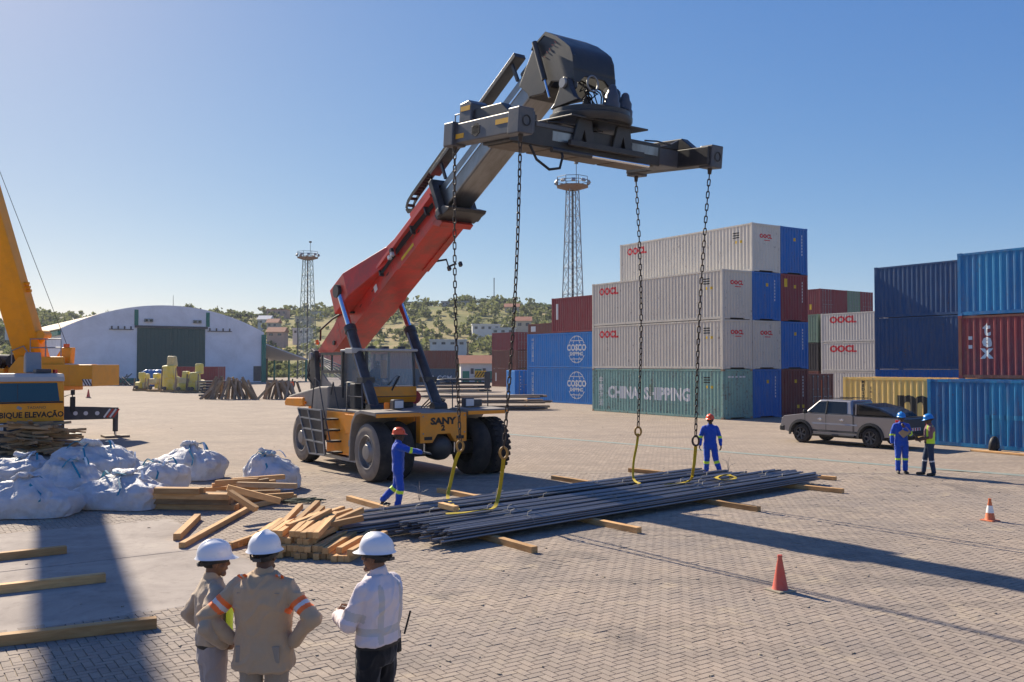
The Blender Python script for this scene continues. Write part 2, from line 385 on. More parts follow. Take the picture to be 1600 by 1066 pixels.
me = bpy.data.meshes.new('joint_sand'); me.from_pydata([(-9, 7.5, .004), (9, 7.5, .004), (17, 26.7, .004), (-17, 26.7, .004)], [], [(0, 1, 2, 3)])
obj('joint_sand', me, SAND, ground)
def concrete_mat():
    t = NT('worn cast concrete'); v = t.coords(rot=(0, 0, -GA)); n1 = t.noise(v, .8, 7, .68, .5); n2 = t.noise(v, 5, 6, .7); n3 = t.noise(v, 45, 3)
    c = t.ramp(n1, [(.3, (.25, .215, .19)), (.52, (.36, .31, .27)), (.7, (.43, .375, .32))])
    c = t.mix(t.ramp(n2, [(.55, (0, 0, 0)), (.74, (.65,) * 3)]), c, (.2, .17, .15))
    t.col(c); t.b.inputs['Roughness'].default_value = .92; t.b.inputs['Specular IOR Level'].default_value = .2; t.bump(t.math('ADD', n2, n3), .35, .008); return t.m
CON = concrete_mat()
for k, (u0, u1, v0, v1) in enumerate([(-12, -4.03, 0.02, 3.6), (-4.0, -.02, 0.02, 3.6), (-12, -4.03, 3.63, 7.15), (-4.0, -.02, 3.63, 7.15)]):
    m = MB(); m.box(u0, u1, v0, v1, 0, .017); o = m.build('concrete_slab', CON, ground, bevel=.006); o.location = CORNER; o.rotation_euler = (0, 0, GA)
# thin painted guide line across the yard
GRN = pm('worn green road paint', (.17, .24, .215), .8, var=.25, scale=2, dirt=(.36, .31, .26), damt=.5, dscale=2.5)
a, b = at(760, 676), at(1640, 747.5); d = (b - a).normalized(); nrm = Vector((-d.y, d.x, 0)) * .21
m = bpy.data.meshes.new('painted_line'); N = 40; vv = []
for k in range(N + 1):
    p = a + (b - a) * k / N; vv += [(p - nrm).to_tuple(), (p + nrm).to_tuple()]
m.from_pydata([(x, y, .021 if y < 27 else .006) for x, y, z in vv], [], [(2 * k, 2 * k + 2, 2 * k + 3, 2 * k + 1) for k in range(N)])
obj('painted_line', m, GRN, ground)

# ------------------------------------------------------------------ hill beyond the port
def hill_mat():
    t = NT('dry grass hillside'); v = t.coords(); n1 = t.noise(v, .02, 6, .65); n2 = t.noise(v, .12, 6, .7)
    c = t.ramp(n1, [(.35, (.13, .15, .05)), (.5, (.28, .24, .1)), (.62, (.38, .29, .15)), (.75, (.2, .2, .07))])
    c = t.mix(t.ramp(n2, [(.45, (0, 0, 0)), (.65, (.6,) * 3)]), c, (.14, .165, .055)); t.col(c); t.b.inputs['Roughness'].default_value = .95
    t.b.inputs['Specular IOR Level'].default_value = .1; return t.m
RIDGE = [(-900, 505), (-200, 512), (0, 512), (60, 500), (200, 497), (330, 496), (420, 494), (500, 492), (600, 484), (650, 478), (720, 474), (800, 476), (860, 482), (1000, 500), (1300, 530), (2600, 545)]
def ridge_y(px):
    for (a, ya), (b, yb) in zip(RIDGE, RIDGE[1:]):
        if a <= px <= b: return ya + (yb - ya) * (px - a) / (b - a)
    return 545
def hill_z(x, y):
    px = 800 + 1414 * x / max(y, 1); top = CAM_H + (570 - ridge_y(px)) / 1414 * 470
    s = min(1, max(0, (y - 225) / 245)); s = s * s * (3 - 2 * s) * .55 + s * .45
    return -.4 + (top + .4) * s + mnoise.noise(Vector((x * .02, y * .02, 0))) * 2.2 * s
vv = []; ff = []; NX, NY = 90, 46
for j in range(NY):
    Yh = 215 + 420 * j / (NY - 1)
    for i in range(NX):
        px = -500 + 2600 * i / (NX - 1); x = (px - 800) / 1414 * Yh; vv.append((x, Yh, hill_z(x, min(Yh, 470)) - max(0, Yh - 490) * .08))
for j in range(NY - 1):
    for i in range(NX - 1): k = j * NX + i; ff.append((k, k + 1, k + NX + 1, k + NX))
me = bpy.data.meshes.new('hillside'); me.from_pydata(vv, [], ff); tag(obj('hillside', me, hill_mat(), smooth=80), kind='structure')
def leaf_mat(name, c1, c2):
    t = NT(name); gt = t.n('NewGeometry'); n = t.noise(gt.outputs['Position'], .12, 3); n2 = t.n('TexWhiteNoise')
    t.l(gt.outputs['Random Per Island'], n2.inputs['Vector']) if 0 else None
    f = t.math('ADD', t.math('MULTIPLY', n, .6), t.math('MULTIPLY', gt.outputs['Random Per Island'], .4))
    t.col(t.ramp(f, [(.25, c1), (.7, c2)])); t.b.inputs['Roughness'].default_value = .7; t.b.inputs['Specular IOR Level'].default_value = .2
    tr = t.n('BsdfTranslucent'); tr.inputs[0].default_value = (*dim(c2, 1.5), 1); mx = t.n('MixShader'); mx.inputs[0].default_value = .3
    t.l(t.b.outputs[0], mx.inputs[1]); t.l(tr.outputs[0], mx.inputs[2]); t.l(mx.outputs[0], t.t.nodes['Material Output'].inputs[0]); return t.m
LEAF = leaf_mat('hill foliage', (.045, .065, .025), (.17, .185, .07))
LEAF2 = leaf_mat('dark tree foliage', (.03, .045, .02), (.09, .115, .045))
BARK = pm('bark', (.09, .065, .045), .9, var=.3, bump=.4, bscale=12)
def crown(m, c, rx, rz, nq, s, r_=rnd):
    """leaf clumps through an uneven crown: lobes, with gaps between"""
    lobes = [(Vector((r_.gauss(0, .42) * rx, r_.gauss(0, .42) * rx, r_.gauss(0, .34) * rz)), r_.uniform(.35, .62)) for _ in range(max(3, nq // 9))]
    for _ in range(nq):
        lc, lr = r_.choice(lobes); d = Vector((r_.gauss(0, 1), r_.gauss(0, 1), r_.gauss(.2, 1))).normalized()
        p = Vector(c) + lc + Vector((d.x * rx, d.y * rx, d.z * rz)) * lr * r_.uniform(.75, 1.05)
        a = Vector((r_.gauss(0, 1), r_.gauss(0, 1), r_.gauss(0, 1))).normalized(); b = a.orthogonal().normalized(); b = Matrix.Rotation(r_.uniform(0, 6.3), 3, a) @ b; e = a.cross(b); k = s * r_.uniform(.6, 1.3)
        m.add([p - b * k - e * k * .6, p + b * k * .9 - e * k * .8, p + b * k + e * k * .7, p - b * k * .7 + e * k], [(0, 1, 2, 3)])
m = MB(); n = 0
while n < 1250:
    px = rnd.uniform(-60, 900); s = rnd.random() ** .8; Yh = 232 + 238 * s; x = (px - 800) / 1414 * Yh
    g = mnoise.noise(Vector((x * .022, Yh * .03, 3)))
    if g < rnd.uniform(-.35, .25) : continue
    h = rnd.uniform(1.0, 2.9) * (1.25 if s > .85 else 1); z = hill_z(x, Yh)
    crown(m, (x, Yh, z + h * .7), h * rnd.uniform(.8, 1.5), h * .85, 34, h * .26); n += 1
for _ in range(420):                        # low scrub at the hill's foot
    px = rnd.uniform(380, 860); Yh = rnd.uniform(222, 262); x = (px - 800) / 1414 * Yh
    crown(m, (x, Yh, hill_z(x, Yh) + .7), rnd.uniform(1, 2.4), 1.1, 18, .5)
tag(m.build('hillside_bushes', LEAF, fix=False), kind='stuff', label='dense green bushes and small trees covering the far hillside')
def tree(px, ytop, Yh, w, label, mat=LEAF2, nq=420, s=.5):
    x = (px - 800) / 1414 * Yh; zt = CAM_H + (570 - ytop) / 1414 * Yh; zb = hill_z(x, Yh) - .3; h = zt - zb
    t = empty('tree', (x, Yh, zb), 0, label, 'tree', 'trees on the far hill')
    k = MB(); k.tube([(0, 0, 0), (.1, 0, h * .3), (-.1, .1, h * .6)], [.22, .17, .1], 7)
    for _ in range(4):
        a = rnd.uniform(0, 6.3); k.tube([(0, 0, h * .35), (math.cos(a) * w * .25, math.sin(a) * w * .25, h * .65)], [.1, .04], 5)
    k.build('trunk', BARK, t, smooth=60)
    k = MB(); crown(k, (0, 0, h * .66), w * .5, h * .36, nq, s); k.build('crown', mat, t, fix=False)
for a in [(346, 480, 300, 5, 'thin pale bare-looking tree rising behind the arched warehouse roof', LEAF, 120, .3), (380, 490, 420, 9, 'round dark tree on the skyline just right of the warehouse arch'),
          (408, 491, 440, 8, 'small dark skyline tree left of the far light mast'), (444, 488, 440, 7, 'pointed dark skyline tree near the far light mast'), (513, 484, 450, 13, 'broad dark tree on the ridge just right of the far light mast'),
          (667, 472, 455, 9, 'dark ridge tree left of the far apartment block'), (729, 466, 440, 11, 'round tree standing above the far apartment block'), (760, 467, 450, 9, 'tree on the ridge right of the far apartment block'),
          (788, 466, 440, 14, 'wide dark tree on the ridge between the two left chains'), (836, 474, 440, 12, 'dark ridge tree just left of the high maroon container'), (850, 476, 430, 12, 'ridge tree touching the high maroon container'),
          (596, 545, 262, 11, 'big round dark tree low on the hill behind the cab roof'), (10, 508, 330, 10, 'tree on the hill behind the crane boom, at the picture edge'), (86, 501, 330, 8, 'tree on the hill showing right of the crane boom')]:
    tree(*a)

# ------------------------------------------------------------------ houses on the hill
HW = {k: pm('house wall ' + k, c, .85, var=.12, scale=.6, dirt=dim(c, .6), damt=.3, dscale=.4) for k, c in dict(white=(.62, .62, .6), grey=(.38, .38, .4), cream=(.5, .43, .34), pink=(.5, .32, .26)).items()}
RF = {k: pm('house roof ' + k, c, .8, var=.2, scale=1) for k, c in dict(red=(.36, .13, .07), grey=(.33, .32, .31), pale=(.6, .6, .6)).items()}
WIN = pm('dark window', (.04, .05, .065), .25, var=.2)
def house(px, py, Yh, w, h, d, wall, roof, label, flat=False, rows=1, cols=3, rz=0.0):
    w *= .7; h *= .8; p = rayat(px, py, Yh); t = empty('hill_house', (p.x, Yh, p.z), rz, label, 'house', 'houses on the far hill')
    MB().box(-w / 2, w / 2, 0, d, -3.5, h).build('wall', HW[wall], t)
    if flat: MB().box(-w / 2 - .2, w / 2 + .2, -.25, d + .2, h, h + .35).build('roof', RF[roof], t)
    else: MB().prism([(-.5, h - .02), (d / 2, h + 1.7), (d + .5, h - .02)], 'x', -w / 2 - .4, w / 2 + .4).build('roof', RF[roof], t)
    for r in range(rows):
        for c in range(cols):
            x = -w / 2 + w * (c + .5) / cols; z = h * (r + .3) / rows; MB().box(x - w / cols * .22, x + w / cols * .22, -.06, .1, z, z + h / rows * .42).build('window', WIN, t)
house(711, 489, 430, 19, 6.6, 9, 'grey', 'grey', 'long grey three storey apartment block on the hilltop', True, 3, 7)
house(645, 488, 440, 8, 6, 7, 'grey', 'grey', 'small grey two storey house on the ridge left of the apartment block', True, 2, 2)
house(800, 487, 400, 9, 2.6, 7, 'cream', 'red', 'low house with orange roof high on the hill between the chains', cols=2)
house(818, 513, 330, 8, 3.4, 7, 'cream', 'red', 'cream bungalow with red hipped roof halfway up the hill', cols=2)
house(760, 517, 320, 14, 2.6, 5, 'white', 'pale', 'long low white house on the hill behind the second chain', True, cols=4, rz=.12)
house(786, 522, 300, 11, 2.2, 4, 'white', 'pale', 'white garden wall building below the red roofed bungalow', True, cols=3, rz=-.1)
house(700, 541, 262, 15, 2.0, 4, 'white', 'pale', 'low white building at the foot of the hill above the maroon container', True, cols=4)
house(432, 493, 420, 13, 3.2, 7, 'pink', 'red', 'brownish flat house on the skyline left of the far light mast', True, cols=4)
house(412, 507, 370, 7, 2.6, 6, 'white', 'pale', 'small white house with pale roof on the hill near the warehouse', cols=2)
house(425, 512, 350, 6, 2.4, 6, 'cream', 'red', 'small cream house with red roof below the pale roofed one', cols=2)
house(473, 505, 380, 9, 3, 7, 'cream', 'grey', 'tan house showing behind the far light mast', True, cols=3)
house(470, 523, 310, 8, 2.4, 6, 'white', 'pale', 'white low house behind the lower part of the far light mast', True, cols=3)
house(494, 497, 420, 10, 3.4, 7, 'white', 'grey', 'white house on the ridge just right of the far light mast', True, cols=3)
house(430, 527, 300, 8, 2.2, 6, 'pink', 'red', 'small pinkish house low on the hill beside the warehouse arch', cols=2)
house(20, 516, 320, 8, 2.6, 6, 'white', 'pale', 'small pale house on the hill at the left picture edge', cols=2)
house(560, 506, 380, 9, 2.8, 6, 'white', 'grey', 'pale house on the hill behind the red boom foot', cols=3)
# ------------------------------------------------------------------ arched warehouse
WW = pm('whitewashed warehouse wall', (.8, .8, .83), .85, var=.06, scale=.4, dirt=(.42, .4, .4), damt=.3, dscale=.25)
WG = pm('bottle green steel', (.03, .085, .075), .6, var=.15, scale=.8, dirt=(.07, .1, .09), damt=.3)
GT = pm('emerald green trim', (.0, .16, .115), .55, var=.12)
RS = pm('weathered roof sheeting', (.36, .27, .19), .75, var=.18, scale=.5, dirt=(.22, .15, .1), damt=.4, dscale=.3)
wh = empty('arched_warehouse', (-72.7, 145.8, 0), GA, 'large white arched warehouse with tall green sliding doors', 'warehouse')
W, EV, AP = 33.5, 8.7, 13.0
Rr = ((W / 2) ** 2 + (AP - EV) ** 2) / (2 * (AP - EV)); zc = AP - Rr
def arch(x): return zc + math.sqrt(Rr * Rr - (x - W / 2) ** 2)
arcp = [(W * k / 28, arch(W * k / 28)) for k in range(28, -1, -1)]; parap = [(x, z + .34) for x, z in arcp]
D0, D1, DZ = 11.7, 22.8, 9.3
MB().prism([(0, 0), (D0, 0), (D0, DZ), (D1, DZ), (D1, 0), (W, 0)] + parap, 'y', 0, .4).build('front_wall', WW, wh)
MB().box(0, .35, .42, 62, 0, EV - .05).build('side_wall', WW, wh); MB().box(W - .35, W, .42, 62, 0, EV - .05).build('side_wall', WW, wh)
MB().prism([(0, 0), (W, 0)] + arcp, 'y', 62.02, 62.4).build('rear_wall', WW, wh)
out = [(x + (x - W / 2) * .012, z + .28) for x, z in arcp]; inn = [(x, z + .04) for x, z in arcp]
MB().prism(out + inn[::-1], 'y', .41, 62.8).build('roof', RS, wh, smooth=30)
for a, b in ((D0 - .1, (D0 + D1) / 2 - .02), ((D0 + D1) / 2 + .02, D1 + .1)):
    dr = MB().box(a, b, -.12, -.02, .05, DZ + .1).build('door', WG, wh)
    r = MB()
    for k in range(9): x = a + (b - a) * (k + .5) / 9; r.box(x - .05, x + .05, -.17, -.12, .1, DZ)
    r.build('ribs', WG, dr)
MB().box(D0 - .5, D1 + .5, -.32, -.02, DZ + .12, DZ + .5).build('door_track', M['dark_grey'], wh)
for x in (D0 - .55, D1 + .25): MB().box(x, x + .62, -.09, -.01, DZ + .52, arch(x) - .1).build('green_pilaster', GT, wh)
MB().box(W - .45, W + .35, -.2, .0 - .01, 0, EV - .1).build('green_pilaster', GT, wh)
MB().box(.2, D0 - .2, -.06, -.01, 0, .9).build('green_skirting', GT, wh)
for x0, x1 in ((7.2, 11.0), (23.3, 27.6)):
    rl = MB().box(x0, x1, -.22, -.02, 9.0, 9.12).build('vent_rail', M['dark_grey'], wh)
    for k in range(4): x = x0 + .4 + (x1 - x0 - .8) * k / 3; MB().box(x - .1, x + .1, -.2, -.04, 9.13, 9.6).build('vent_pipe', M['dark_grey'], rl)
for x in (13.4, 21.5):
    f = MB().box(x - .7, x + .7, -.34, -.02, 10.4, 10.95).build('floodlight', M['grey_metal'], wh)
    for dx in (-.38, .38): MB().box(x + dx - .22, x + dx + .22, -.40, -.35, 10.48, 10.85).build('lens', M['glass_dark'], f)
MB().box(31.6, 33.0, -.07, -.01, .2, 2.9).build('side_door', M['dark_grey'], wh)
MB().cyl((17.6, .6, AP), (17.6, .6, AP + 2.2), .05, .03, 6).build('antenna', M['dark_grey'], wh)
MB().box(-.5, -.12, -.1, 62.4, EV - .75, EV - .1).build('gutter', GT, wh)
lt = empty('lean_to_shed', wh.matrix_basis @ Vector((W + .5, 1, 0)), GA, 'open lean-to shed with sloping roof on green posts beside the warehouse', 'shed')
MB().prism([(0, 6.9), (8.4, 4.0), (8.4, 4.22), (0, 7.12)], 'y', 0, 26).build('roof', pm('pale roof sheet', (.5, .51, .54), .6, var=.1), lt)
for y in (.3, 9, 17, 25.6): MB().box(8.0, 8.3, y - .15, y + .15, 0, 4.05).build('post', GT, lt)
for k in range(5): MB().box(3.2 + k * .8, 3.95 + k * .8, 18, 18.1, 0, 5.5 - k * .27).build('back_panel', M['dark_grey'], lt)
MB().box(1.2, 1.5, 8, 8.3, 0, 6.4).build('post', M['dark_grey'], lt)

# ------------------------------------------------------------------ light masts
MAST = pm('galvanised lattice', (.24, .26, .29), .5, metal=.5, var=.15)
MAST2 = pm('lattice in faded green', (.2, .24, .2), .6, metal=.2, var=.2)
def mast(px, Yh, Hh, wb, wt, label, mt, rz=.3):
    x = (px - 800) / 1414 * Yh; t = empty('light_mast', (x, Yh, 0), rz, label, 'light mast')
    def c(k, z): w = (wb + (wt - wb) * z / Hh) / 2; return Vector(((-w, w, w, -w)[k % 4], (-w, -w, w, w)[k % 4], z))
    for k in range(4): MB().tube([c(k, 0), c(k, Hh)], .085, 6).build('leg', mt, t)
    b = MB(); n = 15
    for i in range(n):
        z0, z1 = Hh * i / n, Hh * (i + 1) / n
        for k in range(4):
            b.tube([c(k, z0), c(k + 1, z1)], .04, 4); b.tube([c(k + 1, z0), c(k, z1)], .04, 4)
            if i % 2 == 0: b.tube([c(k, z1), c(k + 1, z1)], .045, 4)
    b.build('bracing', mt, t)
    MB().box(-.14, .14, -.1, .1, 0, Hh).build('cable_ladder', M['dark_grey'], t)
    pl = MB().lathe([(0, 0), (.9, 0), (2.5, .5), (2.5, .62), (0, .62)], (0, 0, Hh - .1), (0, 0, 1), 8).build('platform', pm('rusty deck ' + label[:8], (.2, .13, .09), .8, var=.3), t)
    rr = MB(); N = 8
    for z in (1.25, 1.75): rr.tube([(2.4 * math.cos(2 * math.pi * k / N), 2.4 * math.sin(2 * math.pi * k / N), Hh + z) for k in range(N)], .045, 5, closed=True)
    for k in range(N): a = 2 * math.pi * k / N; rr.tube([(2.4 * math.cos(a), 2.4 * math.sin(a), Hh + .5), (2.4 * math.cos(a), 2.4 * math.sin(a), Hh + 1.75)], .045, 5)
    rr.build('railing', M['dark_grey'], t)
    for k in range(10):
        a = 2 * math.pi * k / 10; o = MB().box(-.3, .3, -.14, .14, -.22, .22).build('floodlight', M['grey_metal'], t, bevel=.03); o.location = (2.55 * math.cos(a), 2.55 * math.sin(a), Hh + 1.05); o.rotation_euler = (.5, 0, a - math.pi / 2)
    MB().tube([(.6, 0, Hh + .5), (.6, 0, Hh + 4)], .05, 5).build('antenna', M['dark_grey'], t); MB().box(.35, .85, -.2, .2, Hh + 3.9, Hh + 4.25).build('antenna_head', M['dark_grey'], t)
mast(895, 134, 29.2, 3.1, 1.45, 'tall lattice light mast behind the stacked containers', MAST)
mast(480, 205, 27.0, 3.6, 1.7, 'farther lattice light mast standing left of the red boom', MAST2, .6)
def pole(px, ytop, ybot, Yh, label, r=.09):
    p0, p1 = rayat(px, ybot, Yh), rayat(px, ytop, Yh); t = tag(MB().tube([p0, p1], r, 6).build('pole', M['dark_grey']), label, 'pole')
    MB().obox((p1.x, p1.y, p1.z), (.5, .3, .3)).build('pole_head', M['dark_grey'], t)
pole(465, 504, 592, 180, 'thin dark lamp post beside the far light mast', .11); pole(772, 435, 487, 440, 'thin radio mast on the ridge between the chains', .22); pole(731, 535, 598, 170, 'dark post at the foot of the hill behind the left chains', .12)

# ------------------------------------------------------------------ low port office with red roof
of = empty('port_office', (-9.2, 163, 0), .1, 'low white office with red-brown roof and green panels behind the chains', 'building')
MB().box(0, 8.6, 0, 6, 0, 3.5).build('wall', HW['white'], of)
MB().prism([(-.6, 3.4), (3, 4.9), (6.6, 3.4)], 'x', -.5, 9.1).build('roof', RF['red'], of)
for k in range(4): MB().box(.3 + 2.2 * k, 1.5 + 2.2 * k, -.12, -.02, 0, 2.0 + .35 * (k % 2)).build('green_panel', GT, of)
for k in range(3): MB().box(1.75 + 2.2 * k, 2.3 + 2.2 * k, -.06, .05, 1.5, 2.5).build('window', WIN, of)
# ------------------------------------------------------------------ shipping containers
CW = 2.44
def cmat(name, c, rust=.3, fade=.12, patch=None):
    t = NT(name); v = t.coords((1, 1, 1)); oi = t.n('ObjectInfo')
    off = t.n('VectorMath', operation='ADD'); sc = t.n('VectorMath', operation='SCALE'); sc.inputs[0].default_value = (31, 17, 23)
    t.l(oi.outputs['Random'], sc.inputs['Scale']); t.l(v, off.inputs[0]); t.l(sc.outputs[0], off.inputs[1]); v = off.outputs[0]
    mp = t.n('Mapping'); mp.inputs['Scale'].default_value = (2.2, 2.2, .28); t.l(v, mp.inputs[0])
    n1 = t.noise(v, .8, 5, .6); st = t.noise(mp.outputs[0], 2.4, 6, .7, .3); sp = t.noise(v, 7, 6, .72)
    a = t.mix(n1, dim(c, 1 - fade), dim(c, 1 + fade))
    g = sum(c) / 3; a = t.mix(t.ramp(st, [(.42, (0, 0, 0)), (.7, (.62,) * 3)]), a, tuple(x * .55 + g * .35 + .04 for x in c))
    if patch: a = t.mix(t.ramp(t.noise(mp.outputs[0], .9, 2, .4), [(.52, (0, 0, 0)), (.56, (.8,) * 3)]), a, patch)
    k = t.math('MULTIPLY', st, sp); f = t.ramp(k, [(.36 - rust * .14, (0, 0, 0)), (.47 - rust * .1, (.9,) * 3)])
    a = t.mix(f, a, (.11, .048, .025)); t.col(a)
    t.b.inputs['Roughness'].default_value = .55; t.b.inputs['Specular IOR Level'].default_value = .4
    t.bump(t.math('ADD', t.math('MULTIPLY', t.noise(v, 1.1, 3, .5), 6.0), sp), .35, .012); return t.m
CM = dict(grey=cmat('container grey', (.6, .545, .45), .3), white=cmat('container white', (.64, .59, .5), .3), blue=cmat('container blue', (.012, .1, .36), .2), royal=cmat('container royal blue', (.004, .13, .44), .2), cosco=cmat('container bright blue', (.008, .19, .56), .2),
          darkblue=cmat('container navy blue', (.016, .075, .2), .2, .2), teal=cmat('container old blue', (.01, .17, .4), .3, .2, (.02, .24, .48)), oldblue=cmat('container patched blue', (.006, .13, .34), .2, .25, (.012, .22, .46)),
          red=cmat('container maroon', (.24, .03, .038), .35), brown=cmat('container red brown', (.2, .062, .042), .45, .2), darkred=cmat('container dark red', (.15, .026, .026), .3), green=cmat('container pale green', (.2, .37, .32), .7, .3),
          sea=cmat('container olive green', (.16, .25, .17), .4), yellow=cmat('container mustard', (.76, .5, .13), .2), black=cmat('container black', (.03, .022, .022), .3), slate=cmat('container slate blue', (.05, .1, .15), .3))
RUSTY = cmat('rusted frame steel', (.3, .2, .12), .8)
DARKGAP = pm('dark underside', (.02, .018, .017), .9)
def corr(length, pitch, depth, m0):
    """break points of a trapezoid corrugation: (position, depth)"""
    n = max(1, int(round((length - 2 * m0) / pitch))); p = (length - 2 * m0) / n; pts = [(m0, 0.)]
    for k in range(n):
        s = m0 + k * p; pts += [(s + p * .13, 0.), (s + p * .37, depth), (s + p * .63, depth), (s + p * .87, 0.)]
    pts.append((length - m0, 0.)); return pts
def cval(pts, t):
    for (a, da), (b, db) in zip(pts, pts[1:]):
        if a <= t <= b: return da + (db - da) * (t - a) / max(1e-9, b - a)
    return 0.
_cc = {}
def cmesh(L, H):
    if (L, H) in _cc: return _cc[L, H]
    d = {}
    sp = corr(L, .278, .036, .13); ep = corr(CW, .25, .04, .13); d['sp'] = sp; d['ep'] = ep
    z0, z1 = .15, H - .11
    m = MB(); v = []; f = []
    for t, q in sp: v += [(.014 + q, t, z0), (.014 + q, t, z1)]
    for k in range(len(sp) - 1): f.append((2 * k + 1, 2 * k + 3, 2 * k + 2, 2 * k))
    d['side'] = m.add(v, f).mesh('side_wall', False)
    m = MB(); v = []; f = []
    for t, q in ep: v += [(t, .02 + q, z0), (t, .02 + q, z1)]
    for k in range(len(ep) - 1): f.append((2 * k, 2 * k + 2, 2 * k + 3, 2 * k + 1))
    d['end'] = m.add(v, f).mesh('end_wall', False)
    m = MB()
    for x in (0, CW - .14):
        for y in (0, L - .14): m.box(x, x + .14, y, y + .14, .118, H - .118)
        m.box(x + (.005 if x == 0 else .055), x + (.085 if x == 0 else .135), .16, L - .16, .02, .16); m.box(x + (.005 if x == 0 else .055), x + (.085 if x == 0 else .135), .16, L - .16, H - .11, H - .02)
    for y in (0, L - .12):
        yy = (y + .006, y + .1) if y == 0 else (y + .02, y + .114)
        m.box(.16, .62, *yy, .03, .155); m.box(CW - .62, CW - .16, *yy, .03, .155); m.box(.6, CW - .6, *yy, .1, .152); m.box(.16, CW - .16, *yy, H - .115, H - .012)
    d['frame'] = m.mesh('frame')
    m = MB()
    for x in (-.004, CW - .174):
        for y in (-.004, L - .174):
            for z in (0, H - .118): m.box(x, x + .178, y, y + .178, z, z + .118)
    d['cast'] = m.mesh('corner_castings')
    m = MB().box(.06, CW - .06, .06, L - .06, H - .045, H - .02)
    k = .4
    while k < L - .3: m.box(.12, CW - .12, k, k + .12, H - .0199, H - .006); k += .42
    d['roof'] = m.mesh('roof'); d['floor'] = MB().box(.09, CW - .09, .12, L - .12, .06, .145).mesh('floor')
    m = MB(); hw = CW / 2 - .135
    m.box(0, hw, .03, .07, z0, z1)
    for q in range(5): zz = z0 + .12 + (z1 - z0 - .24) * q / 5; m.box(.08, hw - .08, .018, .0299, zz + .06, zz + (z1 - z0 - .24) / 5 - .04)
    d['door'] = m.mesh('door')
    m = MB().cyl((0, 0, z0 - .04), (0, 0, z1 + .04), .021, n=6)
    for zz in (z0 + .05, z0 + .7, z0 + 1.45, z1 - .1): m.box(-.05, .05, -.03, .03, zz, zz + .07)
    m.box(-.02, .3, -.04, -.025, 1.15, 1.19); d['rod'] = m.mesh('lock_rod')
    _cc[L, H] = d; return d
def container(loc, rz, mat, label, L=12.19, H=2.9, door=False, cast=None, group='shipping containers stacked in the yard', cmt=None):
    d = cmesh(L, H); mt = CM[mat]; t = empty('shipping_container', loc, rz, label, 'container', group); t['L'] = L; t['H'] = H
    def put(key, name, loc=(0, 0, 0), r=0, mm=None):
        me = d[key]
        if not me.materials: me.materials.append(mt)
        o = bpy.data.objects.new(name, me); COL.objects.link(o); o.parent = t; o.location = loc; o.rotation_euler = (0, 0, r); setmat(o, mm or mt); return o
    put('side', 'side_wall'); put('side', 'side_wall', (CW, L, 0), math.pi); put('end', 'end_wall', (CW, L, 0), math.pi)
    put('frame', 'frame', mm=cmt); put('cast', 'corner_castings', mm=cast or mt); put('roof', 'roof'); put('floor', 'floor', mm=DARKGAP)
    if door:
        put('door', 'door', (.13, 0, 0)); put('door', 'door', (CW / 2 + .005, 0, 0))
        for x in (.5, .95, CW - .95, CW - .5): put('rod', 'lock_rod', (x, .0, 0), 0, M['grey_metal'])
    else: put('end', 'end_wall')
    return t
def paint(con, me, face, a, z, mat, name='lettering'):
    """flat print that follows the corrugation; a = metres from the viewer's left end of that face"""
    L, H = con['L'], con['H']; d = cmesh(L, H); pts = d['sp'] if face == 'side' else d['ep']
    bm = bmesh.new(); bm.from_mesh(me); xs = [v.co.x for v in bm.verts]; lo, hi = min(xs) + a, max(xs) + a
    for t, _ in pts:
        c = (L - t) if face == 'side' else t
        if lo < c < hi: bmesh.ops.bisect_plane(bm, geom=bm.verts[:] + bm.edges[:] + bm.faces[:], plane_co=(c - a, 0, 0), plane_no=(1, 0, 0))
    for v in bm.verts:
        u = v.co.x + a; w = v.co.y + z
        if face == 'side': y = L - u; v.co = (.014 + cval(pts, y) - .006, y, w)
        else: v.co = (u, .02 + cval(pts, u) - .006, w)
    m2 = bpy.data.meshes.new(name); bm.to_mesh(m2); bm.free(); return obj(name, m2, mat, con)
def stack_text(s): return '\n'.join(s)
def rect_mesh(w, h):
    return MB().add([(-w / 2, -h / 2, 0), (w / 2, -h / 2, 0), (w / 2, h / 2, 0), (-w / 2, h / 2, 0)], [(0, 1, 2, 3)]).mesh('mark', False)
def ring_mesh(rx, ry, w, n=40, gap=.0):
    m = MB(); v = []; 
    for k in range(n):
        c, s_ = math.cos(2 * math.pi * k / n), math.sin(2 * math.pi * k / n); v += [(rx * c, ry * s_, 0), ((rx - w) * c, (ry - w) * s_, 0)]
    return m.add(v, [(2 * k, (2 * k + 2) % (2 * n), (2 * k + 3) % (2 * n), 2 * k + 1) for k in range(n) if abs(ry * math.sin(2 * math.pi * (k + .5) / n) + .06) > gap]).mesh('ring', False)
YMARK = pm('yellow sticker', (.7, .45, .02), .6)
def oocl(c, side=True, end=True, a=1.75, z=None, s=.62):
    H = c['H']
    if side: paint(c, text_mesh('OOCL', s, bold=.036, width=1.12), 'side', a, H - .62 if z is None else z, M['print_red'])
    if end: paint(c, text_mesh('OOCL', .33, bold=.02, width=1.1), 'end', 1.22, H - .75, M['print_red']); paint(c, rect_mesh(.5, .05), 'end', 1.3, H - .98, M['print_red'], 'mark')
def endmarks(c, yellow=True):
    H = c['H']
    if yellow: paint(c, rect_mesh(.16, .2), 'end', 1.3, H * .74, YMARK, 'mark')
    for k in range(7): paint(c, rect_mesh(.05, .13), 'end', 1.98, H - .5 - k * .19, M['print_white'], 'mark')
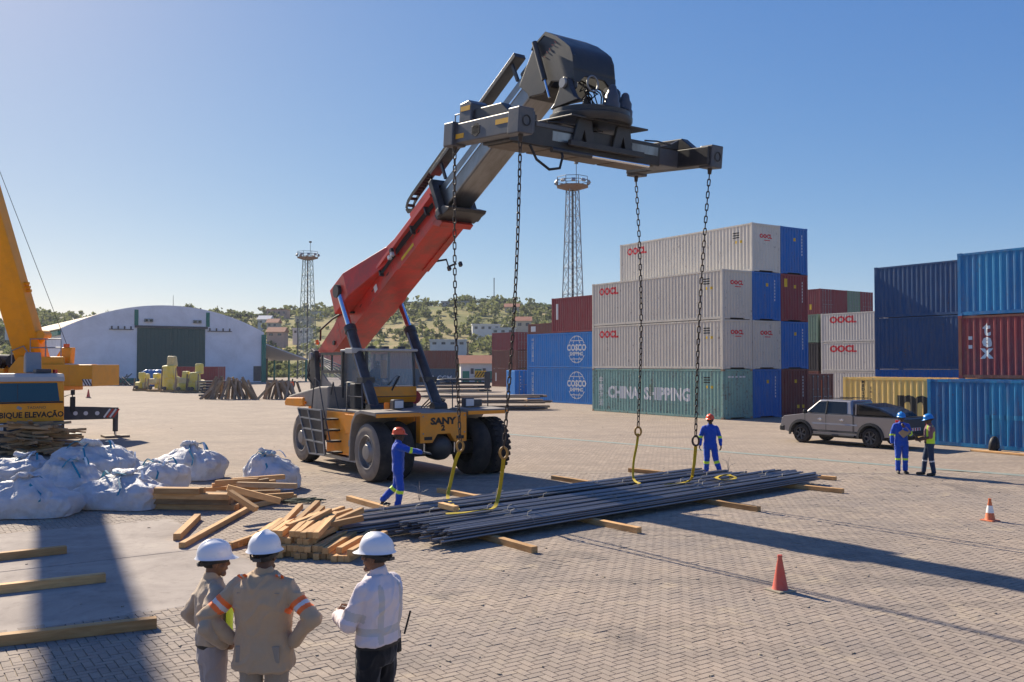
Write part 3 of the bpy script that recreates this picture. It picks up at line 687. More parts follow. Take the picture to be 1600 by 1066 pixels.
def sidemarks(c):
    L, H = c['L'], c['H']
    for k in range(3): paint(c, rect_mesh(.5, .07), 'side', L - 1.3, H - .5 - k * .14, M['print_black'], 'mark')
    paint(c, rect_mesh(.16, .16), 'side', L - .9, H - 1.05, YMARK, 'mark'); paint(c, rect_mesh(.16, .16), 'side', L - 1.3, H - 1.05, YMARK, 'mark')
G1 = 'containers of the main tall stack'
N0 = at(1130, 656); MA = R(32.8); MU = Vector((math.cos(MA), math.sin(MA), 0)); MV = Vector((-math.sin(MA), math.cos(MA), 0))
def mp_(k, z, v=0): p = N0 + MU * 2.49 * k + MV * v; return (p.x, p.y, z)
c = container(mp_(0, 0), MA, 'green', 'rusty pale green container lettered CHINA SHIPPING, at the foot of the stack', group=G1, cast=RUSTY, cmt=CM['green'])
paint(c, text_mesh('CHINA  SHIPPING', 1.05, bold=.045, width=.94, spacing=1.0), 'side', 5.6, 1.3, M['print_white'])
paint(c, text_mesh(stack_text('中国海运'), .5, bold=.006), 'side', .95, 1.35, M['print_white']); paint(c, rect_mesh(.34, .75), 'side', 5.95, 1.55, CM['sea'], 'mark'); sidemarks(c)
for k in range(5): paint(c, rect_mesh(.2, .1), 'end', .55 + k * .3, 2.45, M['print_white'], 'mark')
for z, l in ((2.9, 'second tier'), (5.8, 'third tier')):
    c = container(mp_(0, z), MA, 'grey', f'long grey container lettered OOCL directly above the {"CHINA SHIPPING container" if z < 3 else "other grey one, third tier up"}', group=G1); oocl(c); sidemarks(c)
c = container(mp_(1, 8.7), MA, 'white', 'topmost long off-white container lettered OOCL crowning the stack', group=G1); oocl(c); sidemarks(c)
for k, z, mt, l in ((1, 0, 'royal', 'royal blue container end on the ground beside the pale green one'), (1, 2.9, 'grey', 'grey container end lettered OOCL wedged between two blue ones'), (1, 5.8, 'royal', 'blue container end under the topmost off-white container'),
                    (2, 0, 'darkred', 'dark red container end on the ground at the right of the stack'), (2, 2.9, 'royal', 'blue container end directly above the dark red ground container'), (2, 5.8, 'red', 'maroon container end with a yellow sticker, third tier right'), (2, 8.7, 'royal', 'blue container end at the top right corner of the stack')):
    c = container(mp_(k, z), MA, mt, l, group=G1)
    if mt == 'grey': oocl(c, side=False)
    else: endmarks(c)
    if mt == 'red': paint(c, rect_mesh(.26, .5), 'end', .45, 2.35, YMARK, 'mark')
    if mt == 'darkred': paint(c, rect_mesh(.2, .2), 'end', 1.5, .6, YMARK, 'mark'); paint(c, rect_mesh(.2, .2), 'end', 1.95, .6, YMARK, 'mark')
c = container(mp_(3, 0, .1), MA, 'brown', 'rusty brown container with closed doors just left of the mustard one', H=2.59, door=True, group=G1)
MB().box(1.22, 1.26, -.045, -.03, .15, 2.2).build('orange_strip', M['orange'], c)
# blue pair and maroon one to the left
G2 = 'containers left of the main stack'
P = Vector((5.96, 72, 0))
for z, l in ((0, 'bright blue container with white COSCO SHIPPING globe, resting on the ground'), (2.9, 'bright blue container with white COSCO SHIPPING globe, upper of the pair')):
    q = P - GV * 4.1; c = container((q.x, q.y, z), GA, 'cosco', l, group=G2)
    a = 12.19 - 5.1 - .35
    paint(c, text_mesh('COSCO', .7, bold=.036), 'side', a, 1.62, M['print_white']); paint(c, text_mesh('SHIPPING', .4, bold=.02), 'side', a, 1.13, M['print_white'])
    paint(c, ring_mesh(1.12, 1.12, .07, gap=.5), 'side', a, 1.5, M['print_white'], 'globe'); paint(c, ring_mesh(.5, 1.12, .06, gap=.58), 'side', a, 1.5, M['print_white'], 'globe')
    for zz in (2.2, .72): paint(c, rect_mesh(1.6, .06), 'side', a, zz, M['print_white'], 'globe')
    paint(c, text_mesh(stack_text('中远海运集运'), .34), 'side', .8, 1.5, M['print_white'])
q = P - GV * 1.46; c = container((q.x, q.y, 5.8), GA, 'red', 'short maroon container perched on the two bright blue ones', L=6.06, group=G2, cast=CM['red'])
paint(c, rect_mesh(.28, 1.3), 'side', .7, 1.75, M['print_white'], 'mark')
for z in (0, 2.59, 5.18):
    c = container((5.3, 98, z), GA, 'brown', ['red brown container hidden on the ground behind the bright blue pair', 'red brown container hidden in the middle behind the bright blue pair', 'red brown container peeping over the upper bright blue one'][int(z / 2.5)], L=6.06, H=2.59, group=G2)
    if z > 5: paint(c, rect_mesh(.9, .6), 'side', .95, 2.0, M['print_white'], 'mark')
c = container((.25, 90, 0), R(8), 'cosco', 'bright blue container end with doors left of the blue pair', L=6.06, H=2.59, door=True, group=G2)
for k in range(5): paint(c, rect_mesh(.35, .1), 'end', 1.75, .7 + .32 * k, M['print_white'], 'mark'); paint(c, rect_mesh(.3, .1), 'end', .62, .7 + .32 * k, M['print_white'], 'mark')
for z, l in ((0, 'reddish container, lowest of the far brown three'), (2.59, 'reddish container, middle of the far brown three'), (5.18, 'maroon container, top of the far brown three')):
    c = container((.55, 127, z), GA, 'brown' if z < 5 else 'red', l, L=6.06, H=2.59, door=True, group=G2)
    paint(c, rect_mesh(.3, 1.2), 'side', 1.0, 1.4, M['print_white'], 'mark') if z < 1 else None
c = container((-7.8, 128, 0), R(90), 'slate', 'slate blue container marked CGM far behind the machine cab', H=2.59, group=G2); paint(c, text_mesh('CMA CGM', .95, bold=.02), 'side', 9.3, 1.25, M['print_white'])
container((-7.8, 128, 2.59), R(90), 'brown', 'maroon container far behind the cab, on the slate blue one', H=2.59, group=G2)
container((-39.8, 122, 0), R(80), 'red', 'short maroon container standing by the warehouse doors', L=6.06, H=2.9, door=True, group=G2)
# right-hand block, turned a little against the main stack
RA = R(33.5); RV = Vector((-math.sin(RA), math.cos(RA), 0)); RU = Vector((math.cos(RA), math.sin(RA), 0)); G3 = 'containers on the right of the yard'
def rc(far, z, mat, label, L=12.19, H=2.59, **kw): q = Vector(far) - RV * L; return container((q.x, q.y, z), RA, mat, label, L=L, H=H, group=G3, **kw)
P1 = Vector((16.5, 36.0, 0)); P2 = Vector((18.5, 37.5, 0))
c = rc(P1, 0, 'oldblue', 'blue container with patched paint standing on the ground behind the two men')
LB = pm('lighter blue touch-up paint', (.02, .22, .42), .6, var=.15)
for a, z, w, h in ((1.35, 1.3, .1, 2.0), (2.5, 1.4, .1, 1.9), (3.05, 1.35, .1, 1.8), (3.8, 1.15, .09, 1.5), (4.25, 1.1, .12, 1.7), (4.7, 1.0, .1, 1.5), (5.2, .9, .1, 1.5), (5.9, 1.3, .1, 1.9), (6.6, .8, .1, 1.2), (3.1, 1.2, 1.6, .17), (2.6, .85, .5, .6), (5.0, 1.3, 1.2, .35), (6.2, 1.0, 1.4, .14)):
    paint(c, rect_mesh(w, h), 'side', a, z, LB, 'paint_patch')
c = rc(P2 + RV * 5.6, 0, 'yellow', 'mustard yellow container with a big dark letter m behind the pickup', cast=CM['yellow'])
paint(c, text_mesh('m', 2.0, bold=.07, width=1.1), 'side', 3.55, 1.45, M['print_black']); paint(c, text_mesh('sc', 1.3, bold=.04), 'side', 4.1, .62, M['print_black'])
paint(c, text_mesh(stack_text('MEDITERRANEAN'), .17, bold=.006), 'side', 1.05, 1.35, M['print_black']); paint(c, text_mesh(stack_text('SHIPPING'), .17, bold=.006), 'side', 1.45, 1.5, M['print_black'])
c = rc(P2, 2.59, 'red', 'dark red container lettered tex in white at the right edge', cmt=CM['brown'])
for k, ch in enumerate('tex'): paint(c, text_mesh(ch, .78, bold=.03), 'side', 1.18, 2.0 - k * .46, M['print_white'])
paint(c, rect_mesh(.14, .14), 'side', .5, 1.66, M['print_white'], 'mark'); paint(c, rect_mesh(.14, .14), 'side', .5, 1.3, M['print_white'], 'mark')
rc(P2, 5.18, 'teal', 'blue container on top of the dark red tex container')
P3 = Vector((20.7, 51.6, 0))
for z, l in ((0, 'blue container on the ground under the two navy ones'), (2.9, 'navy blue container, lower of the tall navy pair'), (5.8, 'navy blue container, upper of the tall navy pair')): rc(P3, z, 'royal' if z < 1 else 'darkblue', l, H=2.9)
P4 = Vector((28.0, 82.0, 0))
for z, l in ((0, 'white container on the ground under the two far grey ones'), (2.59, 'far grey container lettered OOCL, lower of the pair'), (5.18, 'far grey container lettered OOCL, upper of the pair')):
    c = rc(P4, z, 'white', l)
    if z > 1: paint(c, text_mesh('OOCL', .8, bold=.042, width=1.2), 'side', 2.3, 1.95, M['print_red'])
P5 = P4 + RV * 12.5
for z, mt, l in ((0, 'brown', 'brown container on the ground under the far black one'), (2.59, 'black', 'black container showing beside the main stack, lower right gap'), (5.18, 'sea', 'pale olive container showing beside the main stack, above the black one')): rc(P5, z, mt, l)
for k, mt, nm in ((0, 'red', 'maroon'), (1, 'red', 'plain maroon'), (2, 'sea', 'greenish'), (3, 'red', 'rightmost maroon')):
    for q in range(4):
        p = Vector((34.1, 100, 0)) + GU * 2.49 * k
        l = [f'container hidden at ground level under the far {nm} one', f'container hidden in the second tier under the far {nm} one', f'container hidden in the third tier under the far {nm} one', f'far {nm} container in the high back row between the stacks'][q]
        c = container((p.x, p.y, q * 2.9), GA, mt if q == 3 else ('brown', 'red', 'slate', 'sea')[(q + k) % 4], l, door=(q == 3 and k in (0, 2, 3)), group='high back row of containers')
        if q == 3 and k == 0: paint(c, rect_mesh(.3, .6), 'side', 10.9, .9, YMARK, 'mark')
# ------------------------------------------------------------------ reach stacker
RS_LOC = Vector((-2.2, 25.5, 0)); RS_A = R(35)
rs = empty('reach_stacker', RS_LOC, RS_A, 'orange-yellow reach stacker with red telescopic boom and black spreader, numbered 2', 'reach stacker')
def wheel(x, y, side, width=.5, Rw=.81, outer=True, lugs=True):
    """side = -1: outer face looks to local -x"""
    h = width / 2
    t = MB().lathe([(.44, -h + .05), (.52, -h), (.66, -h - .015), (.755, -h + .03), (Rw - .015, -h + .09), (Rw, -h + .14), (Rw, h - .14), (Rw - .015, h - .09), (.755, h - .03), (.66, h + .015), (.52, h), (.44, h - .05)], (0, 0, 0), (side, 0, 0), 48)
    o = t.build('wheel', M['rubber'], rs, smooth=40); o.location = (x, y, Rw)
    if outer:
        MB().lathe([(.47, h + .008), (.53, h + .012), (.66, h + .024), (.75, h - .012), (.765, h - .03)], (0, 0, 0), (side, 0, 0), 48).build('sidewall', M['rubber_dusty'], o, smooth=60)
        MB().lathe([(.475, h - .01), (.46, h + .02), (.43, h + .012), (.41, h - .12), (.3, h - .16), (.27, h - .05), (.23, h - .03), (.2, h + .02), (0, h + .03)], (0, 0, 0), (side, 0, 0), 40).build('rim', M['rim'], o, smooth=35)
        b = MB()
        for k in range(16): a = 2 * math.pi * k / 16; b.cyl((side * (h - .16), .345 * math.cos(a), .345 * math.sin(a)), (side * (h - .11), .345 * math.cos(a), .345 * math.sin(a)), .022, n=6)
        b.build('wheel_nuts', M['chrome'], o)
    if lugs:
        b = MB()
        for k in range(30):
            for s in (-1, 1):
                a = 2 * math.pi * (k + .25 * s) / 30; b.obox((s * h * .56, Rw * 1.004 * math.cos(a), Rw * 1.004 * math.sin(a)), (h * .8, .035, .11), Matrix.Rotation(a, 4, 'X') @ Matrix.Rotation(s * .35, 4, 'Y'))
        b.build('tread_lugs', M['rubber'], o)
    return o
for s in (-1, 1):
    wheel(s * 1.83, 0, s, outer=True, lugs=(s == 1)); wheel(s * 1.24, 0, s, outer=False, lugs=False); wheel(s * 1.25, 6.0, s, lugs=False)
MB().cyl((-1.5, 0, .81), (1.5, 0, .81), .2, n=20).build('front_axle', M['black_paint'], rs, smooth=40)
MB().lathe([(0, -.62), (.2, -.6), (.33, -.45), (.36, -.25), (.34, .1), (.25, .3), (0, .32)], (0, 0, .86), (0, 1, 0), 24).build('axle_hub', M['black_paint'], rs, smooth=50)
for x in (-.55, .42): MB().cyl((x, -.42, .72), (x, -.42, 1.0), .03, n=8).build('axle_bolt', M['chrome'], rs)
MB().cyl((-1.1, 6, .81), (1.1, 6, .81), .16, n=16).build('rear_axle', M['black_paint'], rs, smooth=40)
# frame
m = MB(); m.box(-.74, -.5, -.3, 7.0, .72, 1.7); m.box(.5, .74, -.3, 7.0, .72, 1.7); m.box(-.5, .5, 1.2, 6.6, .8, 1.6); m.build('chassis', M['black_paint'], rs, bevel=.02)
nose = MB().prism([(-.75, 1.02), (-.36, 1.02), (-.2, 1.25), (.2, 1.25), (.36, 1.02), (.74, 1.02), (.74, 1.83), (-.75, 1.83)], 'y', -.56, -.32).build('nose_plate', M['yellow'], rs, bevel=.015)
MB().box(-.62, -.38, -.575, -.555, 1.1, 1.19).build('slot', M['black'], nose); MB().box(.4, .64, -.575, -.555, 1.1, 1.19).build('slot', M['black'], nose)
sign('lettering', 'SANY', .25, M['print_black'], nose, (-.03, -.566, 1.6), (R(90), 0, 0), bold=.014, width=1.25)
sign('lettering', '2', .21, M['print_black'], nose, (-.03, -.566, 1.415), (R(90), 0, 0), bold=.012, width=1.1)
MB().box(-.73, .73, -.31, 2.4, 1.72, 1.845).build('deck', M['dust_deck'], rs, bevel=.015)
for s in (-1, 1):
    # wing over the front wheels: flat top that rolls down behind
    prof = [(-.62, 1.78), (-.6, 1.9), (.3, 1.93), (.62, 1.86), (.85, 1.62), (.98, 1.2), (1.03, .5), (.97, .5), (.92, 1.18), (.8, 1.55), (.58, 1.77), (.28, 1.84), (-.55, 1.8)]
    MB().prism(prof, 'x', s * .8, s * 2.12).build('wing', M['dust_deck'], rs, bevel=.012)
    MB().box(*sorted((s * .76, s * 2.1)), -.64, -.6, 1.76, 1.86).build('wing_edge', M['yellow'], rs)
    MB().prism([(-.3, 1.84), (-.3, 1.62), (.9, 1.3), (.9, 1.84)], 'x', s * .75, s * .79).build('inner_panel', M['yellow'], rs)
sl = MB().box(-1.62, -.76, 1.12, 3.7, .52, 1.78).build('side_cabinet', M['yellow'], rs, bevel=.03)
MB().box(-1.64, -1.6, 1.2, 2.35, 1.18, 1.72).build('hatch', M['yellow'], sl, bevel=.012); MB().box(-1.64, -1.6, 1.2, 2.35, .58, 1.13).build('hatch', M['yellow'], sl, bevel=.012)
MB().box(-1.655, -1.63, 1.62, 1.72, 1.35, 1.52).build('latch', M['grey_metal'], sl); MB().box(-1.655, -1.63, 1.95, 2.05, .8, .98).build('latch', M['grey_metal'], sl)
MB().box(-1.648, -1.632, 1.25, 1.6, 1.55, 1.72).build('sticker', pm('pale sticker', (.5, .56, .62), .5), sl)
MB().box(.76, 1.62, 1.12, 3.7, .52, 1.78).build('side_cabinet', M['yellow'], rs, bevel=.03)
for x0, x1 in ((-1.62, -.76), (.76, 1.62)): MB().box(x0, x1, 1.1, 3.72, 1.785, 1.83).build('catwalk', M['dust_deck'], rs)
MB().box(-1.62, -.9, 1.3, 5.0, .36, .46).build('under_tray', M['grey_metal'], rs)
# ladder with guard panel and hand rails
gp = MB().prism([(5.05, 1.8), (3.25, 1.8), (2.95, .5), (4.1, .46)], 'x', -1.98, -1.94).build('ladder_guard', M['black_paint'], rs)
g = MB()
for a, b in (((5.05, 1.8), (3.25, 1.8)), ((4.82, 1.53), (3.19, 1.5)), ((4.58, 1.2), (3.11, 1.18)), ((4.36, .86), (3.03, .84)), ((4.1, .46), (2.95, .5)), ((5.05, 1.8), (4.1, .46)), ((4.25, 1.8), (3.55, .48)), ((3.25, 1.8), (2.95, .5))): g.beam((-1.995, *a), (-1.995, *b), .045, .03, up=(1, 0, 0))
g.build('guard_frame', M['grey_metal'], gp)
for k in range(4): MB().box(-1.95, -1.4, 2.5 - .02 * k + .12 * k, 2.86 + .12 * k, .56 + .32 * k, .61 + .32 * k).build('step', M['black'], rs, bevel=.012)
for pts in ([(-1.93, 2.7, .9), (-1.95, 3.2, 1.9), (-1.95, 3.5, 2.65), (-1.95, 3.85, 2.75), (-1.93, 4.1, 1.8)], [(-1.45, 2.7, .9), (-1.45, 3.3, 2.0), (-1.45, 3.6, 2.62), (-1.45, 3.95, 1.8)], [(-1.62, 1.2, 1.8), (-1.62, 1.25, 2.65), (-1.62, 2.2, 2.65), (-1.62, 2.25, 1.8)]): MB().tube(pts, .02, 6).build('hand_rail', M['dark_grey'], rs, smooth=60)
MB().tube([(-1.6, 1.25, 2.25), (-1.6, 2.2, 2.25)], .018, 6).build('hand_rail', M['dark_grey'], rs)
# engine hood and counterweight
MB().prism([(3.75, 1.0), (3.75, 2.5), (4.5, 2.48), (6.4, 2.22), (7.05, 2.12), (7.15, 1.9), (7.05, 1.84), (5.0, 1.84), (4.9, 1.0)], 'x', -1.55, 1.55).build('engine_hood', M['dust_deck'], rs, bevel=.05)
MB().prism([(5.6, 1.86), (5.6, 2.1), (7.0, 2.06), (7.2, 1.92), (7.15, 1.8), (5.9, 1.8)], 'x', -1.62, 1.62).build('counterweight_band', M['yellow'], rs, bevel=.03)
MB().box(-.74, .74, 6.6, 7.3, .7, 1.8).build('counterweight', M['yellow'], rs, bevel=.05)
MB().cyl((-1.6, 5.35, 1.95), (-1.66, 5.35, 1.95), .05, n=10).build('side_lamp', M['amber'], rs)
# boom supports
for s in (-1, 1):
    MB().prism([(6.45, 2.2), (6.68, 3.62), (6.95, 3.72), (7.12, 3.55), (7.0, 2.1)], 'x', s * .6, s * .78).build('boom_bracket', M['black_paint'], rs, bevel=.03)
MB().cyl((-.85, 6.9, 3.45), (.85, 6.9, 3.45), .13, n=16).build('boom_pin', M['grey_metal'], rs, smooth=40)
# cab
cab = MB().box(-.95, .68, 2.42, 4.1, 1.86, 2.02).build('cab', M['black_paint'], rs, bevel=.02)
MB().prism([(2.33, 2.02), (2.25, 2.18), (2.27, 2.5), (2.45, 2.5), (2.45, 2.02)], 'x', -.93, .7).build('cab_front_panel', M['yellow'], cab, bevel=.02)
MB().box(-.93, .7, 2.245, 2.262, 2.19, 2.215).build('panel_groove', M['black'], cab)
MB().box(-1.0, .72, 2.2, 4.12, 3.56, 3.64).build('cab_roof', pm('pale roof paint', (.42, .42, .41), .6, var=.15), cab, bevel=.03)
for x, y in ((-.93, 2.4), (.65, 2.4), (-.93, 4.02), (.65, 4.02)): MB().beam((x, y - (.08 if y < 3 else 0), 2.48), (x, y, 3.57), .07, .07, up=(0, 1, 0)).build('cab_pillar', M['black_paint'], cab)
MB().add([(-.9, 2.3, 2.5), (.62, 2.3, 2.5), (.62, 2.38, 3.56), (-.9, 2.38, 3.56)], [(0, 1, 2, 3)]).build('windscreen', M['glass_sheen'], cab)
for x in (-.93, .65): MB().add([(x, 2.45, 2.5), (x, 4.0, 2.5), (x, 4.0, 3.55), (x, 2.45, 3.55)], [(0, 1, 2, 3)]).build('side_window', M['glass_sheen'], cab)
MB().box(-.9, -.34, 4.03, 4.07, 2.62, 3.55).build('cab_back', M['dark_grey'], cab); MB().box(-.9, .62, 4.03, 4.07, 2.02, 2.6).build('cab_back', M['dark_grey'], cab); MB().box(-.32, .62, 4.0, 4.02, 2.6, 3.5).build('rear_window', M['glass_sheen'], cab)
m = MB()
for x0 in (.1, .36): m.box(x0, x0 + .05, 3.97, 4.0, 2.55, 3.5)
m.box(.1, .62, 3.97, 4.0, 3.0, 3.05); m.build('rear_window_frame', M['dark_grey'], cab)
MB().prism([(3.0, 2.02), (3.55, 2.02), (3.75, 2.9), (3.65, 2.95), (3.45, 2.45), (3.0, 2.4)], 'x', -.5, .05).build('seat', M['black'], cab, bevel=.04)
MB().tube([(.1, 2.4, 2.85), (-.25, 2.28, 2.56)], .018, 6).build('wiper', M['black'], cab); MB().obox((-.02, 2.27, 2.6), (.05, .03, .5), (0, .55, 0)).build('wiper_blade', M['black'], cab)
MB().box(-.42, -.25, 2.36, 2.5, 2.75, 3.3).build('instrument_panel', pm('console amber', (.4, .2, .05), .5), cab, bevel=.03)
for x, y in ((-.7, 2.5), (-.2, 2.6), (.3, 2.5)): MB().box(x - .09, x + .09, y - .1, y + .1, 3.645, 3.72).build('roof_lamp', M['dark_grey'], cab, bevel=.02)
MB().box(-1.3, -1.0, 2.4, 2.75, 1.86, 2.6).build('air_filter_box', M['black_paint'], rs, bevel=.03)
MB().box(-1.3, -.98, 2.6, 3.1, 3.5, 3.66).build('junction_box', pm('pale box', (.4, .4, .38), .6), rs, bevel=.02)
dr = MB().prism([(3.78, 2.14), (3.74, 2.5), (3.74, 3.55), (5.4, 3.55), (5.4, 2.2), (5.2, 2.1)], 'x', -1.08, -1.03)
DG = pm('grey door skin', (.17, .16, .16), .6, var=.15, dirt=(.28, .24, .2), damt=.3)
def pane(y0, y1, z0, z1, x=-1.1): return [(x, y0, z0), (x, y1, z0), (x, y1, z1), (x, y0, z1)]
m = MB()
for y0, y1, z0, z1 in ((3.74, 3.84, 2.14, 3.55), (5.3, 5.4, 2.14, 3.55), (3.84, 5.3, 3.46, 3.55), (3.84, 5.3, 2.9, 2.98), (4.56, 4.6, 2.98, 3.46)): m.box(-1.09, -1.03, y0, y1, z0, z1)
door = m.build('open_door', M['black_paint'], rs)
MB().prism([(3.84, 2.2), (3.84, 2.55), (4.1, 2.48), (4.5, 2.5), (4.9, 2.65), (5.3, 2.9), (5.3, 2.2)][::-1], 'x', -1.085, -1.04).build('door_skin', DG, door)
MB().add(pane(3.84, 5.3, 2.5, 2.9, -1.06), [(0, 1, 2, 3)]).build('door_glass', M['glass_sheen'], door); MB().add(pane(3.84, 5.3, 2.98, 3.46, -1.06), [(0, 1, 2, 3)]).build('door_glass', M['glass_sheen'], door)
MB().box(-1.11, -1.085, 4.3, 4.75, 2.36, 2.42).build('door_handle', M['black'], door)
MB().cyl((.85, 2.6, 2.15), (.85, 3.1, 2.15), .2, n=16).build('fire_extinguisher', pm('extinguisher red', (.4, .012, .03), .35), rs, smooth=40)
for x in (-1.1, 1.2):
    hl = MB().box(x - .16, x + .16, .0, .22, 1.94, 2.2).build('headlamp', M['dark_grey'], rs, bevel=.03); MB().box(x - .13, x + .13, -.012, .0, 1.97, 2.17).build('lens', M['lamp_lens'], hl)
MB().cyl((-1.42, .1, 1.95), (-1.42, .1, 2.12), .08, n=12).build('indicator', M['amber'], rs)
MB().tube([(1.95, .2, 1.93), (1.95, .2, 2.9)], .018, 6).build('mirror_post', M['dark_grey'], rs); MB().box(1.82, 2.02, .16, .2, 2.45, 2.95).build('mirror', M['dark_grey'], rs, bevel=.02)
MB().box(1.35, 1.7, .1, .4, 1.95, 2.15).build('work_lamp', M['dark_grey'], rs, bevel=.03)

# boom, laid out along its own axis (s along the boom, h square to it)
BA = math.atan(.53); bc, bs = math.cos(BA), math.sin(BA)
def B(x, s, h): return (x, 6.9 - s * bc + h * bs, 3.45 + s * bs + h * bc)
def bprism(poly, x0, x1):
    m = MB(); n = len(poly); v = [B(x0, *p) for p in poly] + [B(x1, *p) for p in poly]
    return m.add(v, [tuple(range(n)), tuple(range(2 * n - 1, n - 1, -1))] + [(i + n, (i + 1) % n + n, (i + 1) % n, i) for i in range(n)])
def bbox(x0, x1, s0, s1, h0, h1): return bprism([(s0, h0), (s1, h0), (s1, h1), (s0, h1)], x0, x1)
boom = bprism([(-.3, -.25), (1.2, -.46), (8.95, -.46), (8.95, .42), (6.4, .46), (3.5, .9), (2.95, .92), (2.45, .6), (1.5, .34), (-.2, .24)], -.5, .5).build('boom', M['red'], rs, bevel=.02)
for s in (-1, 1):
    m = MB(); pl = [(2.75, .5), (2.75, 1.02), (3.85, 1.02), (5.9, .5)]
    v = [B(s * x, q, .02) for q, x in pl] + [B(s * x, q, .9 - max(0, q - 3.6) * .16) for q, x in pl]
    m.add(v, [(0, 1, 2, 3), (7, 6, 5, 4), (0, 4, 5, 1), (1, 5, 6, 2), (2, 6, 7, 3), (3, 7, 4, 0)]); m.build('boom_ear', M['red'], boom, bevel=.02)
    bprism([(5.2, .1), (8.9, .1), (8.9, .2), (5.2, .2)], s * .5, s * .66).build('side_flange', M['red_pale'], boom)
    bprism([(6.2, -.46), (6.2, -.5), (8.9, -.5), (8.9, -.46)], s * .5, s * .3).build('under_flange', M['red'], boom)
    for q in (5.3, 6.4, 7.5, 8.4): bbox(s * .5, s * .63, q, q + .05, -.16, .1).build('rib', M['black_paint'] if q != 6.4 else M['red'], boom)
    MB().cyl(B(s * .9, 3.35, .5), B(s * 1.14, 3.35, .5), .21, n=20).build('cylinder_pin', M['black_paint'], boom, smooth=40)
MB().cyl(B(-.55, 1.3, -.2), B(.55, 1.3, -.2), .08, n=10).build('hose_bar', M['black_paint'], boom)
wl_ = bbox(-.72, -.5, 6.3, 6.42, .0, .1).build('work_light_bar', M['black_paint'], boom)
for x, q in ((-.66, 6.28), (-.66, 6.1)): bbox(x - .05, x + .05, q, q + .1, -.11, .0).build('work_light', M['lamp_lens'], boom)
MB().tube([B(.5, 6.6, -.4), B(.85, 6.75, -.4), B(.85, 6.75, -.65), B(1.05, 6.9, -.62)], .035, 6).build('lamp_arm', M['black_paint'], boom)
for q in (6.7, 6.95): bbox(.82 + (q - 6.7), .9 + (q - 6.7), q, q + .1, -.77, -.64).build('work_light', M['black_paint'], boom)
inner = bbox(-.38, .38, 7.5, 13.75, -.34, .34).build('inner_boom', M['steel'], rs, bevel=.04)
bbox(-.42, .42, 13.4, 13.9, -.38, .4).build('boom_nose', M['black_paint'], inner, bevel=.03)
for x in (-.385, .385): bbox(x - .012, x + .012, 9.3, 13.3, .05, .1).build('wear_strip', M['chrome'], inner)
col = MB()
for x0, x1, h0, h1 in ((-.62, -.42, -.55, .5), (.42, .62, -.55, .5), (-.62, .62, .38, .56), (-.66, .66, -.62, -.4)): 
    v = bbox(x0, x1, 8.92, 9.1, h0, h1); col.add(v.v, v.f)
col.build('boom_collar', M['black_paint'], rs, bevel=.02)
bprism([(8.75, -.42), (9.25, -.42), (9.5, -.66), (9.4, -.7), (8.8, -.6)], -.6, .6).build('collar_lip', M['black_paint'], rs, bevel=.02)
bprism([(8.4, -.46), (8.75, -.46), (8.9, -.72), (8.7, -.74)], -.5, .5).build('collar_lip', M['red'], rs, bevel=.02)
# hose carrier chain on top of the boom
cp = [(7.6, .62), (7.35, .75), (7.3, .9), (7.45, 1.02), (7.75, 1.05)] + [(7.75 + k * .13, 1.05) for k in range(1, 24)]
ec = MB()
for (a, b), (c_, d_) in zip(cp, cp[1:]):
    for x in (-.42, -.2): ec.beam(B(x, a, b), B(x, c_, d_), .02, .11, up=(0, .4, .9))
    ec.beam(B(-.42, (a + c_) / 2, (b + d_) / 2), B(-.2, (a + c_) / 2, (b + d_) / 2), .05, .08)
ec.build('hose_carrier', M['black'], boom)
tray = bbox(-.46, -.14, 8.9, 13.5, .86, .98).build('hose_tray', M['black_paint'], inner, bevel=.01)
for q in (9.4, 11.2, 13.2): bbox(-.42, -.36, q, q + .08, .34, .86).build('tray_post', M['black_paint'], tray)
bbox(-.5, -.1, 7.5, 9.0, .42, .55).build('tray_bed', M['red'], boom)
for pts in ([B(-.45, .2, .5), B(-.5, .5, .75), B(-.52, 1.6, .55), B(-.54, 2.4, .3), B(-.53, 3.1, -.1)], [B(-.4, .0, .2), B(-.6, -.4, .3), B(-.7, -.7, -.2), B(-.7, -.5, -.9)], [B(-.3, .1, .3), B(-.55, -.5, .2), B(-.8, -.6, -.5), B(-.75, -.2, -1.2)]): MB().tube(pts, .035, 7).build('hydraulic_hose', M['black'], rs, smooth=60)
MB().cyl(B(-.55, .15, .4), B(-.55, .15, .52), .06, n=10).build('beacon', M['amber'], rs)
# lift cylinders
for s in (-1, 1):
    top, bot = Vector(B(s * 1.02, 3.35, .5)), Vector((s * 1.06, 1.55, 1.86)); d = (top - bot).normalized(); mid = bot + d * ((top - bot).length * .64)
    cy = MB().cyl(bot, mid, .165, n=24).build('lift_cylinder', M['black_paint'], rs, smooth=40)
    MB().cyl(mid - d * .02, mid + d * .18, .19, n=24).build('gland', M['black_paint'], cy, smooth=40); MB().cyl(mid + d * .16, top, .095, n=24).build('rod', M['chrome'], cy, smooth=40)
    MB().cyl(bot + Vector((-.22, 0, 0)), bot + Vector((.22, 0, 0)), .17, n=16).build('foot_pin', M['black_paint'], cy, smooth=40)
    e = Vector((s * -.02 - .17, -.06, 0)); MB().tube([bot + e, bot + e + d * 2.4, mid + e * .9], .028, 7).build('pipe', M['grey_metal'], cy)
    MB().obox(bot + d * 1.05, (.4, .38, .16), (0, 0, 0)).build('clamp', M['black_paint'], cy)

